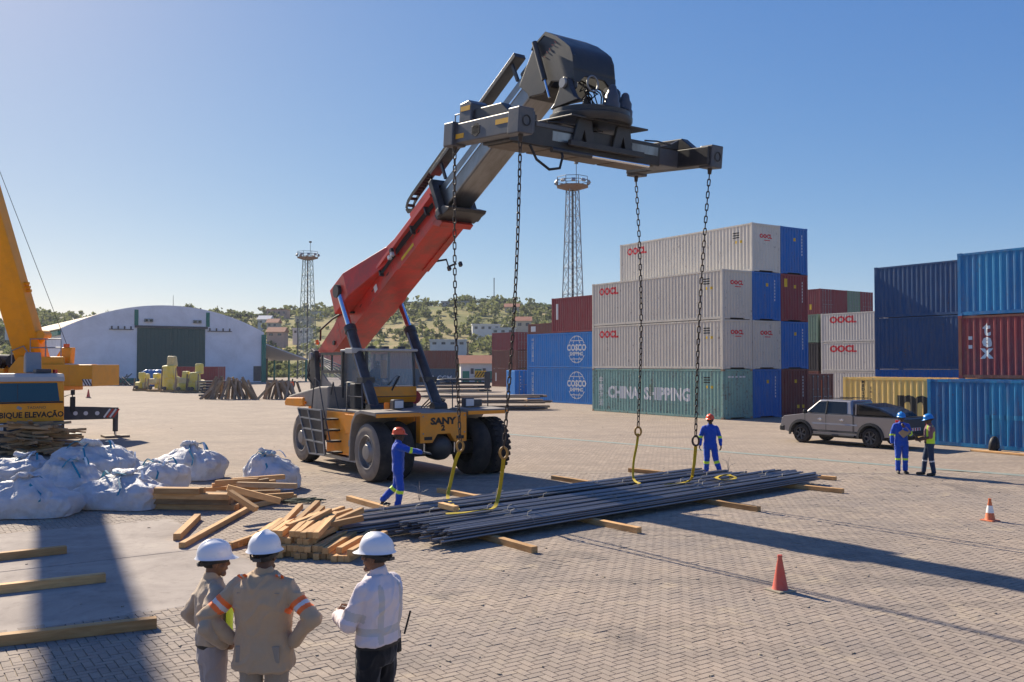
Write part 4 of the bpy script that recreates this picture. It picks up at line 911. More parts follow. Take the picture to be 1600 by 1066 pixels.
# wear and small fittings on the boom and body
GREASE = pm('dark grease', (.05, .03, .025), .5, var=.4); CHIP = pm('bared primer', (.3, .16, .12), .7, var=.3)
r9 = random.Random(21)
for k in range(26):
    q, h = r9.uniform(1.5, 8.8), r9.uniform(-.4, .3); bprism([(q + r9.uniform(.02, .16) * math.cos(a), h + r9.uniform(.01, .045) * math.sin(a)) for a in np.linspace(0, 6.283, 9)[:-1]], -.5035, -.502).build('paint_chip', (CHIP, GREASE)[k % 2], boom)
for q in (1.8, 4.4, 5.9, 7.3, 8.6): bbox(-.506, -.5, q, q + .02, -.45, .1 if q > 5 else .3).build('weld_seam', M['red_pale'], boom)
bbox(-.512, -.5, 6.5, 7.3, -.38, -.3).build('warning_label', pm('label yellow', (.7, .5, .03), .6), boom); bbox(-.512, -.5, 4.6, 4.8, -.3, -.1).build('warning_label', M['white'], boom)
for k in range(4): MB().tube([B(-.56 - .02 * k, 5.2 + .1 * k, -.02 - .05 * k), B(-.6, 7.0, .02 - .05 * k), B(-.57, 8.8, -.03 - .04 * k)], .016, 6).build('hydraulic_hose', M['black'], boom, smooth=60)
for k in range(3): MB().tube([(1.0 + .1 * k, 2.5, 1.84), (1.15 + .08 * k, 1.9, 2.3 - .1 * k), (1.2 + .06 * k, 1.6, 2.1), (1.1, 1.45, 1.9)], .022, 6).build('hydraulic_hose', M['black'], rs, smooth=60)
for k in range(5): MB().tube([(-.6 + .1 * k, 4.3, 2.5), (-.75 + .06 * k, 5.2, 2.9 + .06 * k), (-.72, 6.2, 3.2 + .05 * k), (-.6, 6.7, 3.3)], .028, 6).build('hydraulic_hose', M['black'], rs, smooth=60)
for x, y, z in ((-.66, -.57, 1.75), (.66, -.57, 1.75), (-.66, -.57, 1.28), (.66, -.57, 1.28)): MB().cyl((x, y, z), (x, y - .015, z), .022, n=6).build('bolt', M['grey_metal'], nose)
MB().tube([(1.4, 1.3, 1.83), (1.4, 1.3, 2.7), (1.4, 2.3, 2.7), (1.4, 2.3, 1.83)], .02, 6).build('hand_rail', M['dark_grey'], rs, smooth=60); MB().tube([(1.4, 1.3, 2.3), (1.4, 2.3, 2.3)], .018, 6).build('hand_rail', M['dark_grey'], rs)
# gooseneck over the boom head
sidep = [(-4.95, 9.7), (-5.55, 10.5), (-6.0, 10.68), (-6.72, 10.22), (-6.98, 9.88), (-7.02, 9.15), (-6.72, 9.1), (-6.6, 9.4), (-6.2, 9.5), (-5.9, 9.3), (-5.4, 9.35)]
hood = MB().prism(sidep, 'x', -.58, -.5).build('gooseneck', M['spreader'], rs, bevel=.015)
MB().prism(sidep, 'x', .5, .58).build('side_plate', M['spreader'], hood, bevel=.015)
path = [(-5.5, 10.46), (-6.0, 10.66), (-6.4, 10.44), (-6.72, 10.2), (-6.88, 10.06), (-6.97, 9.86), (-7.0, 9.6), (-7.0, 9.52)]
m = MB(); v = []
for y, z in path: v += [(-.6, y, z + .02), (.6, y, z + .02)]
for y, z in path: v += [(-.6, y + .05, z - .05), (.6, y + .05, z - .05)]
n = len(path); f = []
for k in range(n - 1): a = 2 * k; b = 2 * n + 2 * k; f += [(a, a + 1, a + 3, a + 2), (b + 2, b + 3, b + 1, b), (a, a + 2, b + 2, b), (a + 1, b + 1, b + 3, a + 3)]
f += [(0, 2 * n, 2 * n + 1, 1), (2 * n - 2, 2 * n - 1, 4 * n - 1, 4 * n - 2)]
m.add(v, f).build('hood_plate', M['spreader'], hood, smooth=40)
MB().prism([(-.6, 9.54), (-.6, 9.3), (-.45, 9.3), (-.28, 9.46), (.28, 9.46), (.45, 9.3), (.6, 9.3), (.6, 9.54)], 'y', -7.02, -6.96).build('hood_apron', M['spreader'], hood)
RED_SCR = pm('faint red scrawl', (.3, .05, .06), .7)
for k in range(6): MB().obox((-.585, -5.95 - k * .1, 10.12 + k * .055 + .02 * (k % 2)), (.006, .08, .014), (.5 + .3 * (k % 3), 0, 0)).build('scrawl', RED_SCR, hood)
MB().cyl((-.68, -5.7, 10.5), (-.68, -6.08, 9.55), .065, n=12).build('tilt_cylinder', M['black_paint'], hood, smooth=40); MB().cyl((-.68, -6.08, 9.56), (-.68, -6.26, 9.1), .03, n=10).build('tilt_rod', M['chrome'], hood, smooth=40)
for s in (-1, 1):
    MB().prism([(-6.35, 8.8), (-7.35, 8.8), (-7.2, 8.9), (-7.05, 9.15), (-6.98, 9.35), (-6.85, 9.42), (-6.72, 9.35), (-6.66, 9.15), (-6.5, 8.9)], 'x', s * .6, s * .74).build('trunnion', M['spreader'], hood, bevel=.02)
    MB().cyl((s * .45, -6.86, 9.26), (s * .8, -6.86, 9.26), .11, n=14).build('trunnion_pin', M['grey_metal'], hood, smooth=40)
m = MB(); r2 = random.Random(3)
for k in range(9): m.tube([(r2.uniform(-.3, .1), -6.6, 9.5), (r2.uniform(-.4, .3), -6.9, r2.uniform(9.1, 9.35)), (r2.uniform(-.4, .3), -7.05, r2.uniform(8.95, 9.2)), (r2.uniform(-.3, .3), -6.9, 8.8)], .016, 5)
m.build('hose_bundle', M['black'], hood, smooth=60)
MB().tube([(-.12 + .15 * math.cos(a), -7.08, 9.3 + .17 * math.sin(a)) for a in np.linspace(0, 6.28, 18)[:-1]], .022, 6, closed=True).build('hose_loop', M['grey_metal'], hood, smooth=60)

# spreader: everything below the slewing ring, hanging slightly tipped
SPC = Vector((0, -6.72, 8.02)); TILT = R(5.5)
sp = MB().box(-2.72, 2.0, -.52, .52, -.27, .23).build('spreader', M['spreader'], rs, bevel=.02); sp.location = SPC; sp.rotation_euler = (TILT, 0, 0); sp.scale = (.89, .96, 1)
def sub(m, name, mat, **kw): return m.build(name, mat, sp, **kw)
sub(MB().lathe([(0, .44), (.95, .44), (1.0, .5), (1.0, .6), (.93, .63), (.93, .72), (.8, .76), (0, .76)], (0, -.1, 0), (0, 0, 1), 36), 'slewing_ring', M['spreader'], smooth=40)
for x, y in ((.05, -.75), (.85, -.35), (.5, .65)):
    sub(MB().lathe([(0, .6), (.2, .6), (.2, .84), (.17, .88), (.17, 1.0), (.12, 1.08), (.09, 1.2), (.05, 1.24), (0, 1.25)], (x, y, 0), (0, 0, 1), 16), 'slewing_motor', M['spreader_grey'], smooth=40)
for x in (-.62, .62):
    for y in (-.62, .54): sub(MB().prism([(x - .2, .45), (x + .2, .45), (x + .34, -.1), (x + .1, -.1), (x, .2), (x - .1, -.1), (x - .34, -.1)][::-1], 'y', y, y + .09), 'carriage_bracket', M['spreader'], bevel=.015)
sub(MB().box(-1.1, 1.25, -.72, -.6, -.18, -.06), 'carriage_rail', M['spreader'], bevel=.01); sub(MB().box(-1.1, 1.25, .6, .72, -.18, -.06), 'carriage_rail', M['spreader'], bevel=.01)
sub(MB().box(-1.15, 1.3, -.75, .75, .42, .46), 'carriage_plate', M['spreader'], bevel=.01)
sub(MB().box(-2.0, -.75, -.545, -.52, .12, .2), 'beam_flange', M['spreader_grey']); sub(MB().box(-1.5, -.9, -.53, -.52, -.12, .08), 'worn_patch', M['steel'])
sub(MB().cyl((-.4, -.64, -.33), (1.5, -.64, -.33), .035, n=10), 'extension_rod', M['chrome'], smooth=40)
sub(MB().cyl((-1.6, -.64, -.33), (-.4, -.64, -.33), .06, n=10), 'extension_cylinder', M['black_paint'], smooth=40)
sub(MB().box(1.98, 2.8, -.44, .44, -.22, .18), 'telescopic_arm', M['spreader_grey'], bevel=.02)
sub(MB().box(1.0, 1.9, -.535, -.52, -.05, .14), 'worn_patch', M['steel'])
DUSTY = pm('dusty underside', (.2, .165, .13), .8, var=.35, scale=1.6, dirt=(.06, .055, .05), damt=.4)
for k in range(4): sub(MB().box(-2.6 + k * 1.13, -1.56 + k * 1.13, -.48, .48, -.3, -.275), 'underside_plate', DUSTY, bevel=.006)
for q, s in enumerate((-1, 1)):
    eb = sub(MB().prism([(-1.42, -.22), (1.42, -.22), (1.42, .2), (-1.42, .2)], 'x', s * 2.72, s * 3.1), 'end_beam', M['spreader_grey'] if s < 0 else M['spreader'], bevel=.02)
    sub(MB().prism([(-.9, .2), (-.5, .46), (.5, .46), (.9, .2)], 'x', s * 2.74, s * 2.98), 'gusset', M['spreader'], bevel=.02)
    for y in (-1.28, 1.28):
        h = sub(MB().box(s * 3.0 - .2, s * 3.0 + .2, y - .2, y + .2, -.27, .24), 'corner_housing', M['spreader_grey'], bevel=.025)
        sub(MB().cyl((s * 2.98, y, -.27), (s * 2.98, y, -.4), .06, .045, n=10), 'twistlock', M['chain'], smooth=40)
        sub(MB().lathe([(.1, .0), (.11, .012), (.09, .012), (.085, -.03), (0, -.03)], (s * 3.0, y + math.copysign(.205, y), -.02), (0, math.copysign(1, y), 0), 16), 'housing_port', M['black'])
YS = pm('yellow marking tape', (.75, .4, .015), .6, var=.15, dirt=(.3, .2, .08), damt=.3, dscale=8)
for y0, y1, z in ((.75, 1.25, -.08), (-1.05, -.5, .04)): sub(MB().box(-3.108, -3.1, y0, y1, z - .05, z + .05), 'marking_tape', YS)
sub(MB().lathe([(0, .012), (.14, .012), (.14, 0)], (-3.1, .25, -.02), (-1, 0, 0), 20), 'oval_port', M['black']); sub(MB().box(-3.112, -3.1, .1, .42, -.11, .07), 'oval_port', M['black'], bevel=.01)
sub(MB().prism([(.55, .2), (1.05, .2), (1.05, .62), (.7, .66), (.55, .58)], 'x', -3.06, -2.55), 'valve_block', M['spreader_grey'], bevel=.03)
sub(MB().box(-3.07, -3.06, .6, .98, .44, .54), 'marking_tape', YS)
sub(MB().box(-2.5, -1.9, .1, .5, .24, .5), 'valve_box', M['spreader'], bevel=.03); sub(MB().box(-2.2, -1.8, -.3, 0, .24, .4), 'valve_box', M['black_paint'], bevel=.02)
sub(MB().tube([(-3.0, 1.3, .24), (-3.0, 1.3, .42), (-3.0, 1.05, .42), (-3.0, 1.05, .24)], .02, 6), 'lifting_eye', M['grey_metal'])
sub(MB().tube([(-2.2, -.6, -.3), (-2.1, -.75, -.6), (-1.8, -.85, -.78), (-1.5, -.85, -.72), (-1.35, -.75, -.45), (-1.3, -.6, -.3)], .03, 7), 'hanging_hose', M['black'], smooth=60)
sub(MB().prism([(2.0, .18), (2.7, .18), (2.7, .42), (2.45, .3)], 'y', -.46, -.36), 'stop_plate', M['spreader'], bevel=.01)
for x in (-1.7, -.9, 1.4): sub(MB().tube([(x, -.55, .24), (x + .4, -.58, .27), (x + .9, -.56, .25)], .02, 6), 'hydraulic_hose', M['black'], smooth=60)
rs_m = Matrix.Translation(RS_LOC) @ Matrix.Rotation(RS_A, 4, 'Z')
sp_m = rs_m @ Matrix.Translation(SPC) @ Matrix.Rotation(TILT, 4, 'X') @ Matrix.Diagonal((.89, .96, 1, 1))

# ------------------------------------------------------------------ chains, hooks and webbing slings
def link_mesh():
    N = 14; a, b = .031, .05; pts = []
    for k in range(N):
        t = 2 * math.pi * k / N; x = a * math.cos(t); z = a * math.sin(t) + (b if math.sin(t) > 0 else -b if math.sin(t) < 0 else 0); pts.append((x, 0, z))
    return MB().tube(pts, .0132, 6, closed=True).mesh('link')
LM = link_mesh(); LM.materials.append(M['chain']); LM.polygons.foreach_set('use_smooth', [True] * len(LM.polygons)); PITCH = .139
HOOKS = [((-2.98, 1.28, -.38), (719, 690), 'far left chain, nearest the reach stacker cab', 0), ((-2.98, -1.28, -.38), (787, 700), 'near left chain beside the right dual wheels', 1),
         ((2.98, 1.28, -.38), (997, 668), 'thin far right chain in front of the CHINA SHIPPING container', 2), ((2.98, -1.28, -.38), (1087, 682), 'near right chain beside the man in blue overalls', 3)]
hook_pos = []
for top, px, lab, q in HOOKS:
    T = sp_m @ Vector(top); Yb = T.y + (.25, .45, -.1, .25)[q]; Bt = rayat(px[0], px[1], Yb); hook_pos.append(Bt)
    ch = empty('lifting_chain', T, 0, 'long dark steel lifting chain, ' + lab, 'chain', 'four lifting chains under the spreader')
    L = (Bt - T).length; n = int(L / PITCH); sag = (-.05, .06, .1, -.06)[q]
    prev = Vector((0, 0, 0))
    for k in range(n):
        t = (k + .5) / n; p = (Bt - T) * t + Vector((sag * math.sin(math.pi * t), 0, 0)); d = ((Bt - T) + Vector((sag * math.pi * math.cos(math.pi * t), 0, 0))).normalized()
        o = bpy.data.objects.new('link', LM); COL.objects.link(o); o.parent = ch; o.location = p
        o.rotation_euler = (d.to_track_quat('-Z', 'Y') @ Vector((0, 0, 0)).to_track_quat('Z', 'Y') if 0 else d.to_track_quat('-Z', 'Y')).to_euler(); o.rotation_euler.rotate_axis('Z', (k % 2) * math.pi / 2 + .3)
        o.scale = (1, 1, (L / n) / PITCH)
    hk = MB(); b0 = Bt - T
    hk.tube([b0 + Vector((.075 * math.sin(a), 0, -.1 - .11 * math.cos(a) * -1)) for a in np.linspace(0, 6.283, 17)[:-1]], .026, 8, closed=True)
    hk.build('hook', M['ochre'] if q != 3 else M['chain'], ch, smooth=60)
# slings are added once the bars they hold are there
# ------------------------------------------------------------------ steel bars on timber bearers
BD = (at(1288, 749, .2) - at(668, 852, .2)).normalized(); BN = Vector((-BD.y, BD.x, 0))     # along the bars / across, away from the camera
BO = at(672, 850, .16); BO.z = 0
HD = -GV
TM = {}
def plank(p0, p1, w, h, mat, label, group, name='sawn_timber', cat='timber', roll=0.0, z=None):
    """one sawn timber lying from p0 to p1 (bottom face height is p.z)"""
    p0, p1 = Vector(p0), Vector(p1); d = p1 - p0; L = d.length; key = (round(L, 1), w, h)
    if key not in TM:
        m = MB().box(-key[0] / 2, key[0] / 2, -w / 2, w / 2, 0, h); TM[key] = m.mesh(name); TM[key].materials.append(mat)
    o = bpy.data.objects.new(name, TM[key]); COL.objects.link(o); setmat(o, mat); o.location = (p0 + p1) / 2
    o.rotation_euler = (roll, -math.atan2(d.z, math.hypot(d.x, d.y)), math.atan2(d.y, d.x))
    b = o.modifiers.new('bevel', 'BEVEL'); b.width = .004; b.segments = 1
    return tag(o, label, cat, group)
WG_ = 'timber bearers under the steel bars'
ends = [((835, 866), (545, 783)), ((1000, 835), (685, 770)), ((1187, 801), (863, 750)), ((1318, 772), (983, 738))]
nm = ['leftmost', 'second', 'third', 'rightmost']
for k, (a, b) in enumerate(ends):
    A, Bp = at(*a), at(*b); mid = (A + Bp) / 2; A.z = Bp.z = mid.z = .016
    plank(A, mid - (Bp - A).normalized() * .02, .13, .11, M['timber'], f'sawn timber bearer poking out on the near side of the bars, {nm[k]}', WG_); plank(mid + (Bp - A).normalized() * .02, Bp, .13, .11, M['timber'], f'sawn timber bearer poking out on the far side of the bars, {nm[k]}', WG_)
BAR = {}
def bar_mesh(v):
    if v in BAR: return BAR[v]
    r3 = random.Random(100 + v); L = 12.3; ph = r3.uniform(0, 6); am = r3.uniform(.002, .016)
    pts = [(-L / 2 + L * k / 10, am * math.sin(ph + k * .5) * .8, .004 * math.sin(ph * 2 + k * .7)) for k in range(11)]
    me = MB().tube(pts, .0215, 6).mesh('bar'); me.polygons.foreach_set('use_smooth', [True] * len(me.polygons)); me.set_sharp_from_angle(angle=R(70)); me.materials.append(M['rebar']); BAR[v] = me; return me
r4 = random.Random(11)
BL = ['nearest to the camera', 'second from the camera', 'third from the camera', 'in the middle of the load', 'fifth from the camera', 'sixth from the camera', 'next to farthest from the camera', 'farthest from the camera']
WIRE = pm('tie wire', (.25, .24, .23), .5, metal=.6)
for k in range(8):
    off = .18 + k * .37 + (.14 if k > 4 else 0); sh = (.15, .0, .3, .1, -1.1, -.9, -1.55, -1.2)[k]
    c = BO + BD * (6.45 + sh + r4.uniform(-.1, .1)) + BN * off; z = .128 + (.0 if k % 3 else .0)
    t = empty('rebar_bundle', (c.x, c.y, z), math.atan2(BD.y, BD.x) + r4.uniform(-.012, .012), f'long bundle of dark steel reinforcing bars, {BL[k]}', 'steel bars', 'bundles of reinforcing bars on the ground')
    n = 0
    for row in range(4):
        for j in range(7 - row):
            o = bpy.data.objects.new('bar', bar_mesh(r4.randrange(9))); COL.objects.link(o); o.parent = t
            o.location = (r4.gauss(0, .12), -.16 + (j + row * .5) * .05 + r4.uniform(-.012, .012), .03 + row * .046 + r4.uniform(-.006, .006)); o.rotation_euler = (r4.choice((0, math.pi)), 0, r4.uniform(-.004, .004))
    for x in (-4.2, -1.2, 1.9, 4.6):
        w = MB().tube([(x, .2 * math.cos(a) - .0, .1 + .115 * math.sin(a)) for a in np.linspace(0, 6.283, 13)[:-1]], .006, 5, closed=True).build('tie_wire', WIRE, t)
        MB().tube([(x, 0, .215), (x + .04, .02, .28), (x + .1, -.02, .31)], .005, 4).build('tie_wire', WIRE, t)
q = BO + BD * 1.75 + BN * 1.75; plank((q - HD * .3) + Vector((0, 0, .345)), (q + HD * .32) + Vector((0, 0, .345)), .12, .1, M['timber'], 'short timber block lying on top of the steel bars', 'offcuts around the bars')
q = at(1296, 751); plank(q + Vector((-.4, .35, .02)), q + Vector((.15, -.12, .02)), .13, .1, M['timber'], 'short timber block at the right end of the bars', 'offcuts around the bars')
# yellow webbing slings from the hooks to the bars
def sling(pts, label, w=.075):
    P = [Vector(p) for p in pts]; out = []
    for i in range(len(P) - 1):                      # smooth the polyline
        a, b, c_, d = P[max(0, i - 1)], P[i], P[i + 1], P[min(len(P) - 1, i + 2)]
        for k in range(6):
            t = k / 6; out.append(.5 * ((2 * b) + (c_ - a) * t + (2 * a - 5 * b + 4 * c_ - d) * t * t + (3 * b - a - 3 * c_ + d) * t ** 3))
    out.append(P[-1]); m = MB(); v = []
    for i, p in enumerate(out):
        d = (out[min(i + 1, len(out) - 1)] - out[max(i - 1, 0)]).normalized(); x = Vector((1, .25, 0)) if abs(d.z) > .35 else Vector((-d.y, d.x, 0))
        x = (x - d * x.dot(d)).normalized(); x = Matrix.Rotation(.25 * math.sin(i * .33), 3, d) @ x; n_ = d.cross(x)
        v += [p + x * w / 2 * a + n_ * .006 * b for a, b in ((-1, -1), (1, -1), (1, 1), (-1, 1))]
    N = len(out); f = [(i * 4 + k, i * 4 + (k + 1) % 4, (i + 1) * 4 + (k + 1) % 4, (i + 1) * 4 + k) for i in range(N - 1) for k in range(4)] + [(3, 2, 1, 0), (4 * N - 4, 4 * N - 3, 4 * N - 2, 4 * N - 1)]
    return tag(m.add(v, f).build('webbing_sling', M['strap'], smooth=50), label, 'sling', 'yellow slings on the chain hooks')
def lo(p, dz=.2): return Vector((p.x, p.y, p.z - dz))
h0, h1, h2, h3 = hook_pos
def bt(px, py, z=.36): return at(px, py, z)
sling([lo(h0), rayat(712, 720, h0.y + .1), rayat(704, 755, h0.y + .1), at(700, 779, .3), at(716, 797, .36)], 'yellow webbing sling hanging from the far left hook')
sling([lo(h1), rayat(785, 735, h1.y + .15), rayat(780, 770, h1.y + .3), bt(772, 793), bt(752, 797, .38), bt(725, 801, .37), bt(697, 803, .37)], 'yellow webbing sling hanging from the near left hook and lying slack on the bars')
sling([lo(h2, .15), rayat(995, 695, h2.y), rayat(990, 722, h2.y), bt(990, 748), bt(1000, 756, .36)], 'thin yellow sling hanging from the far right hook', .06)
sling([lo(h3), rayat(1086, 710, h3.y + .1), rayat(1083, 735, h3.y + .2), bt(1076, 752), bt(1040, 757, .37)], 'yellow sling hanging from the near right hook beside the man')
sling([bt(1117, 747, .38), bt(1130, 743, .42), bt(1146, 744, .44), bt(1148, 748, .4), bt(1130, 750, .38), bt(1120, 746, .4), bt(1137, 741, .45), bt(1143, 746, .4)], 'crumpled yellow sling heaped on the bars behind the right chain')
for px, py in ((655, 783), (1138, 738)):
    p = at(px, py); m = MB()
    for k in range(4): a = k * 1.6; m.tube([p, p + Vector((.05 * math.cos(a), .05 * math.sin(a), .2 + .06 * k)), p + Vector((.2 * math.cos(a), .15 * math.sin(a), .26 + .07 * k))], .006, 4)
    tag(m.build('loose_wire', WIRE), 'twist of loose wire sticking up ' + ('left of the first sling' if px < 700 else 'behind the crumpled sling'), 'wire')
# ------------------------------------------------------------------ people
def capsule(m, p0, p1, r0, r1, n=14):
    p0, p1 = Vector(p0), Vector(p1); L = max(1e-4, (p1 - p0).length); prof = [(0, -r0)] + [(r0 * math.sin(a), -r0 * math.cos(a)) for a in (.5, 1.05)] + [(r0, 0), (r1, L)] + [(r1 * math.cos(a), L + r1 * math.sin(a)) for a in (.5, 1.05)] + [(0, L + r1)]
    m.lathe(prof, p0, p1 - p0, n)
def ering(c, rx, ry, n=22, sq=2.3):
    out = []
    for k in range(n):
        t = 2 * math.pi * k / n; a, b = math.cos(t), math.sin(t)
        out.append(Vector((c[0] + rx * math.copysign(abs(a) ** (2 / sq), a), c[1] + ry * math.copysign(abs(b) ** (2 / sq), b), c[2])))
    return out
def blob(m, voxel, smooth=3, folds=0., seed=0, fs=(7, 7, 4)):
    """one continuous skin over the overlapping shapes collected in m"""
    me = m.mesh('body'); o = bpy.data.objects.new('tmp', me); COL.objects.link(o); md = o.modifiers.new('r', 'REMESH'); md.mode = 'VOXEL'; md.voxel_size = voxel; md.use_smooth_shade = True
    if smooth: s = o.modifiers.new('s', 'SMOOTH'); s.iterations = smooth; s.factor = .5
    bpy.context.view_layer.update(); dg = bpy.context.evaluated_depsgraph_get(); out = bpy.data.meshes.new_from_object(o.evaluated_get(dg)); bpy.data.objects.remove(o); bpy.data.meshes.remove(me)
    if folds:
        n = len(out.vertices); co = np.empty(n * 3); no = np.empty(n * 3); out.vertices.foreach_get('co', co); out.vertices.foreach_get('normal', no); co = co.reshape(-1, 3); no = no.reshape(-1, 3)
        h = np.array([mnoise.noise(Vector((p[0] * fs[0] + seed, p[1] * fs[1], p[2] * fs[2] + .6 * p[0] * fs[0]))) * .7 + (1 - 2 * abs(mnoise.noise(Vector((p[0] * fs[0] * 1.6, p[1] * fs[1] * 1.6 + seed, p[2] * fs[2] * 1.8 - p[0] * 6))))) * .5 + mnoise.noise(Vector(p) * 26) * .18 for p in co])
        cr = np.array([(1 - min(1, 3.2 * abs(mnoise.noise(Vector((p[0] * 5 + p[2] * 3 + seed, p[1] * 5, p[2] * 6 - p[0] * 5)))))) ** 2 for p in co]); h = h * .75 + cr * .7
        co += no * (h * folds)[:, None]; out.vertices.foreach_set('co', co.ravel()); out.update()
    out.polygons.foreach_set('use_smooth', [True] * len(out.polygons)); return out
def bands(me, mats, rules):
    """rules: (p0, p1, t0, t1, radius, material index): faces lying on that stretch of a limb take the band's cloth"""
    for m_ in mats: me.materials.append(m_)
    n = len(me.polygons); c = np.empty(n * 3); me.polygons.foreach_get('center', c); c = c.reshape(-1, 3); idx = np.zeros(n, int)
    for p0, p1, t0, t1, r, k in rules:
        a = np.array(p0); d = np.array(p1) - a; L2 = d @ d; t = (c - a) @ d / L2; dist = np.linalg.norm(c - a - t[:, None] * d, axis=1); idx[(t > t0) & (t < t1) & (dist < r)] = k
    me.polygons.foreach_set('material_index', idx.tolist()); return me
def cloth(name, c, var=.12, rough=.85):
    t = NT(name); v = t.coords(); n1 = t.noise(v, 4, 4, .6); w = t.noise(v, 260, 2)
    t.col(t.mix(n1, dim(c, 1 - var), dim(c, 1 + var))); t.b.inputs['Roughness'].default_value = rough; t.b.inputs['Specular IOR Level'].default_value = .2; t.b.inputs['Sheen Weight'].default_value = .25
    t.bump(t.math('ADD', w, t.math('MULTIPLY', t.noise(v, 22, 4), 2.0)), .3, .006); return t.m
SKIN = {k: pm('skin ' + k, c, .5, var=.15, scale=9, spec=.4) for k, c in dict(a=(.17, .085, .05), b=(.085, .043, .028), c=(.2, .1, .062), d=(.055, .03, .02)).items()}
HAIR = pm('black hair', (.012, .011, .011), .7, var=.3, bump=.5, bscale=160)
HVIS = pm('reflective tape', (.62, .62, .62), .35, var=.1); ORB = pm('fluorescent orange tape', (.95, .17, .03), .6, var=.06); LIME = pm('fluorescent lime tape', (.55, .85, .05), .6, var=.06); GREYTAPE = pm('grey reflective tape', (.54, .5, .48), .45, var=.1)
HELM = {'white': pm('white helmet shell', (.78, .78, .8), .28, var=.03, spec=.5), 'orange': pm('orange helmet shell', (.85, .1, .02), .3, var=.04), 'blue': pm('blue helmet shell', (.02, .22, .6), .3, var=.04)}
CLO = {k: cloth('cloth ' + k, c) for k, c in dict(khaki=(.49, .345, .215), khaki2=(.46, .35, .245), pale=(.72, .63, .64), black=(.012, .012, .014), greytr=(.38, .31, .28), khakitr=(.33, .27, .21), blue=(.014, .075, .46), lime=(.55, .82, .06), navy=(.02, .04, .085), dark=(.03, .03, .035), maroon=(.2, .09, .1), cabblue=(.02, .04, .09)).items()}
BOOT = pm('work boot leather', (.03, .024, .02), .6, var=.3); GLOVE = cloth('dark glove', (.05, .055, .06))
def hand(m, w, d, n, side, curl=.5, s=1.0):
    """palm, four unequal bent fingers and a thumb off the side of the palm"""
    w, d, n = Vector(w), Vector(d).normalized(), Vector(n); n = (n - d * n.dot(d)).normalized(); x = d.cross(n) * side
    R3 = Matrix((x, d, n)).transposed()
    m.ball(w + d * .052 * s, (.041 * s, .055 * s, .017 * s), 12, 8, R3)
    for i, (ln, off) in enumerate(((.040, .0), (.047, .004), (.044, .003), (.034, -.004))):
        b = w + d * (.088 + off) * s + x * (.031 - i * .0205) * s; c0 = curl * (.75 + .12 * i); e = Matrix.Rotation(c0, 3, x * side) if 0 else None
        d1 = (d * math.cos(c0) + n * math.sin(c0)); p1 = b + d1 * ln * s; d2 = d * math.cos(c0 * 2) + n * math.sin(c0 * 2); p2 = p1 + d2 * ln * .75 * s; d3 = d * math.cos(c0 * 2.7) + n * math.sin(c0 * 2.7); p3 = p2 + d3 * ln * .5 * s
        capsule(m, b - d * .02 * s, p1, .0095 * s, .009 * s, 8); capsule(m, p1, p2, .009 * s, .008 * s, 8); capsule(m, p2, p3, .008 * s, .007 * s, 8)
    b = w + d * .028 * s + x * .03 * s; td = (x * .75 + d * .62 + n * .25).normalized(); p1 = b + td * .042 * s; p2 = p1 + (td * .5 + d * .8 + n * .35).normalized() * .034 * s
    capsule(m, b, p1, .0125 * s, .0105 * s, 8); capsule(m, p1, p2, .0105 * s, .008 * s, 8)
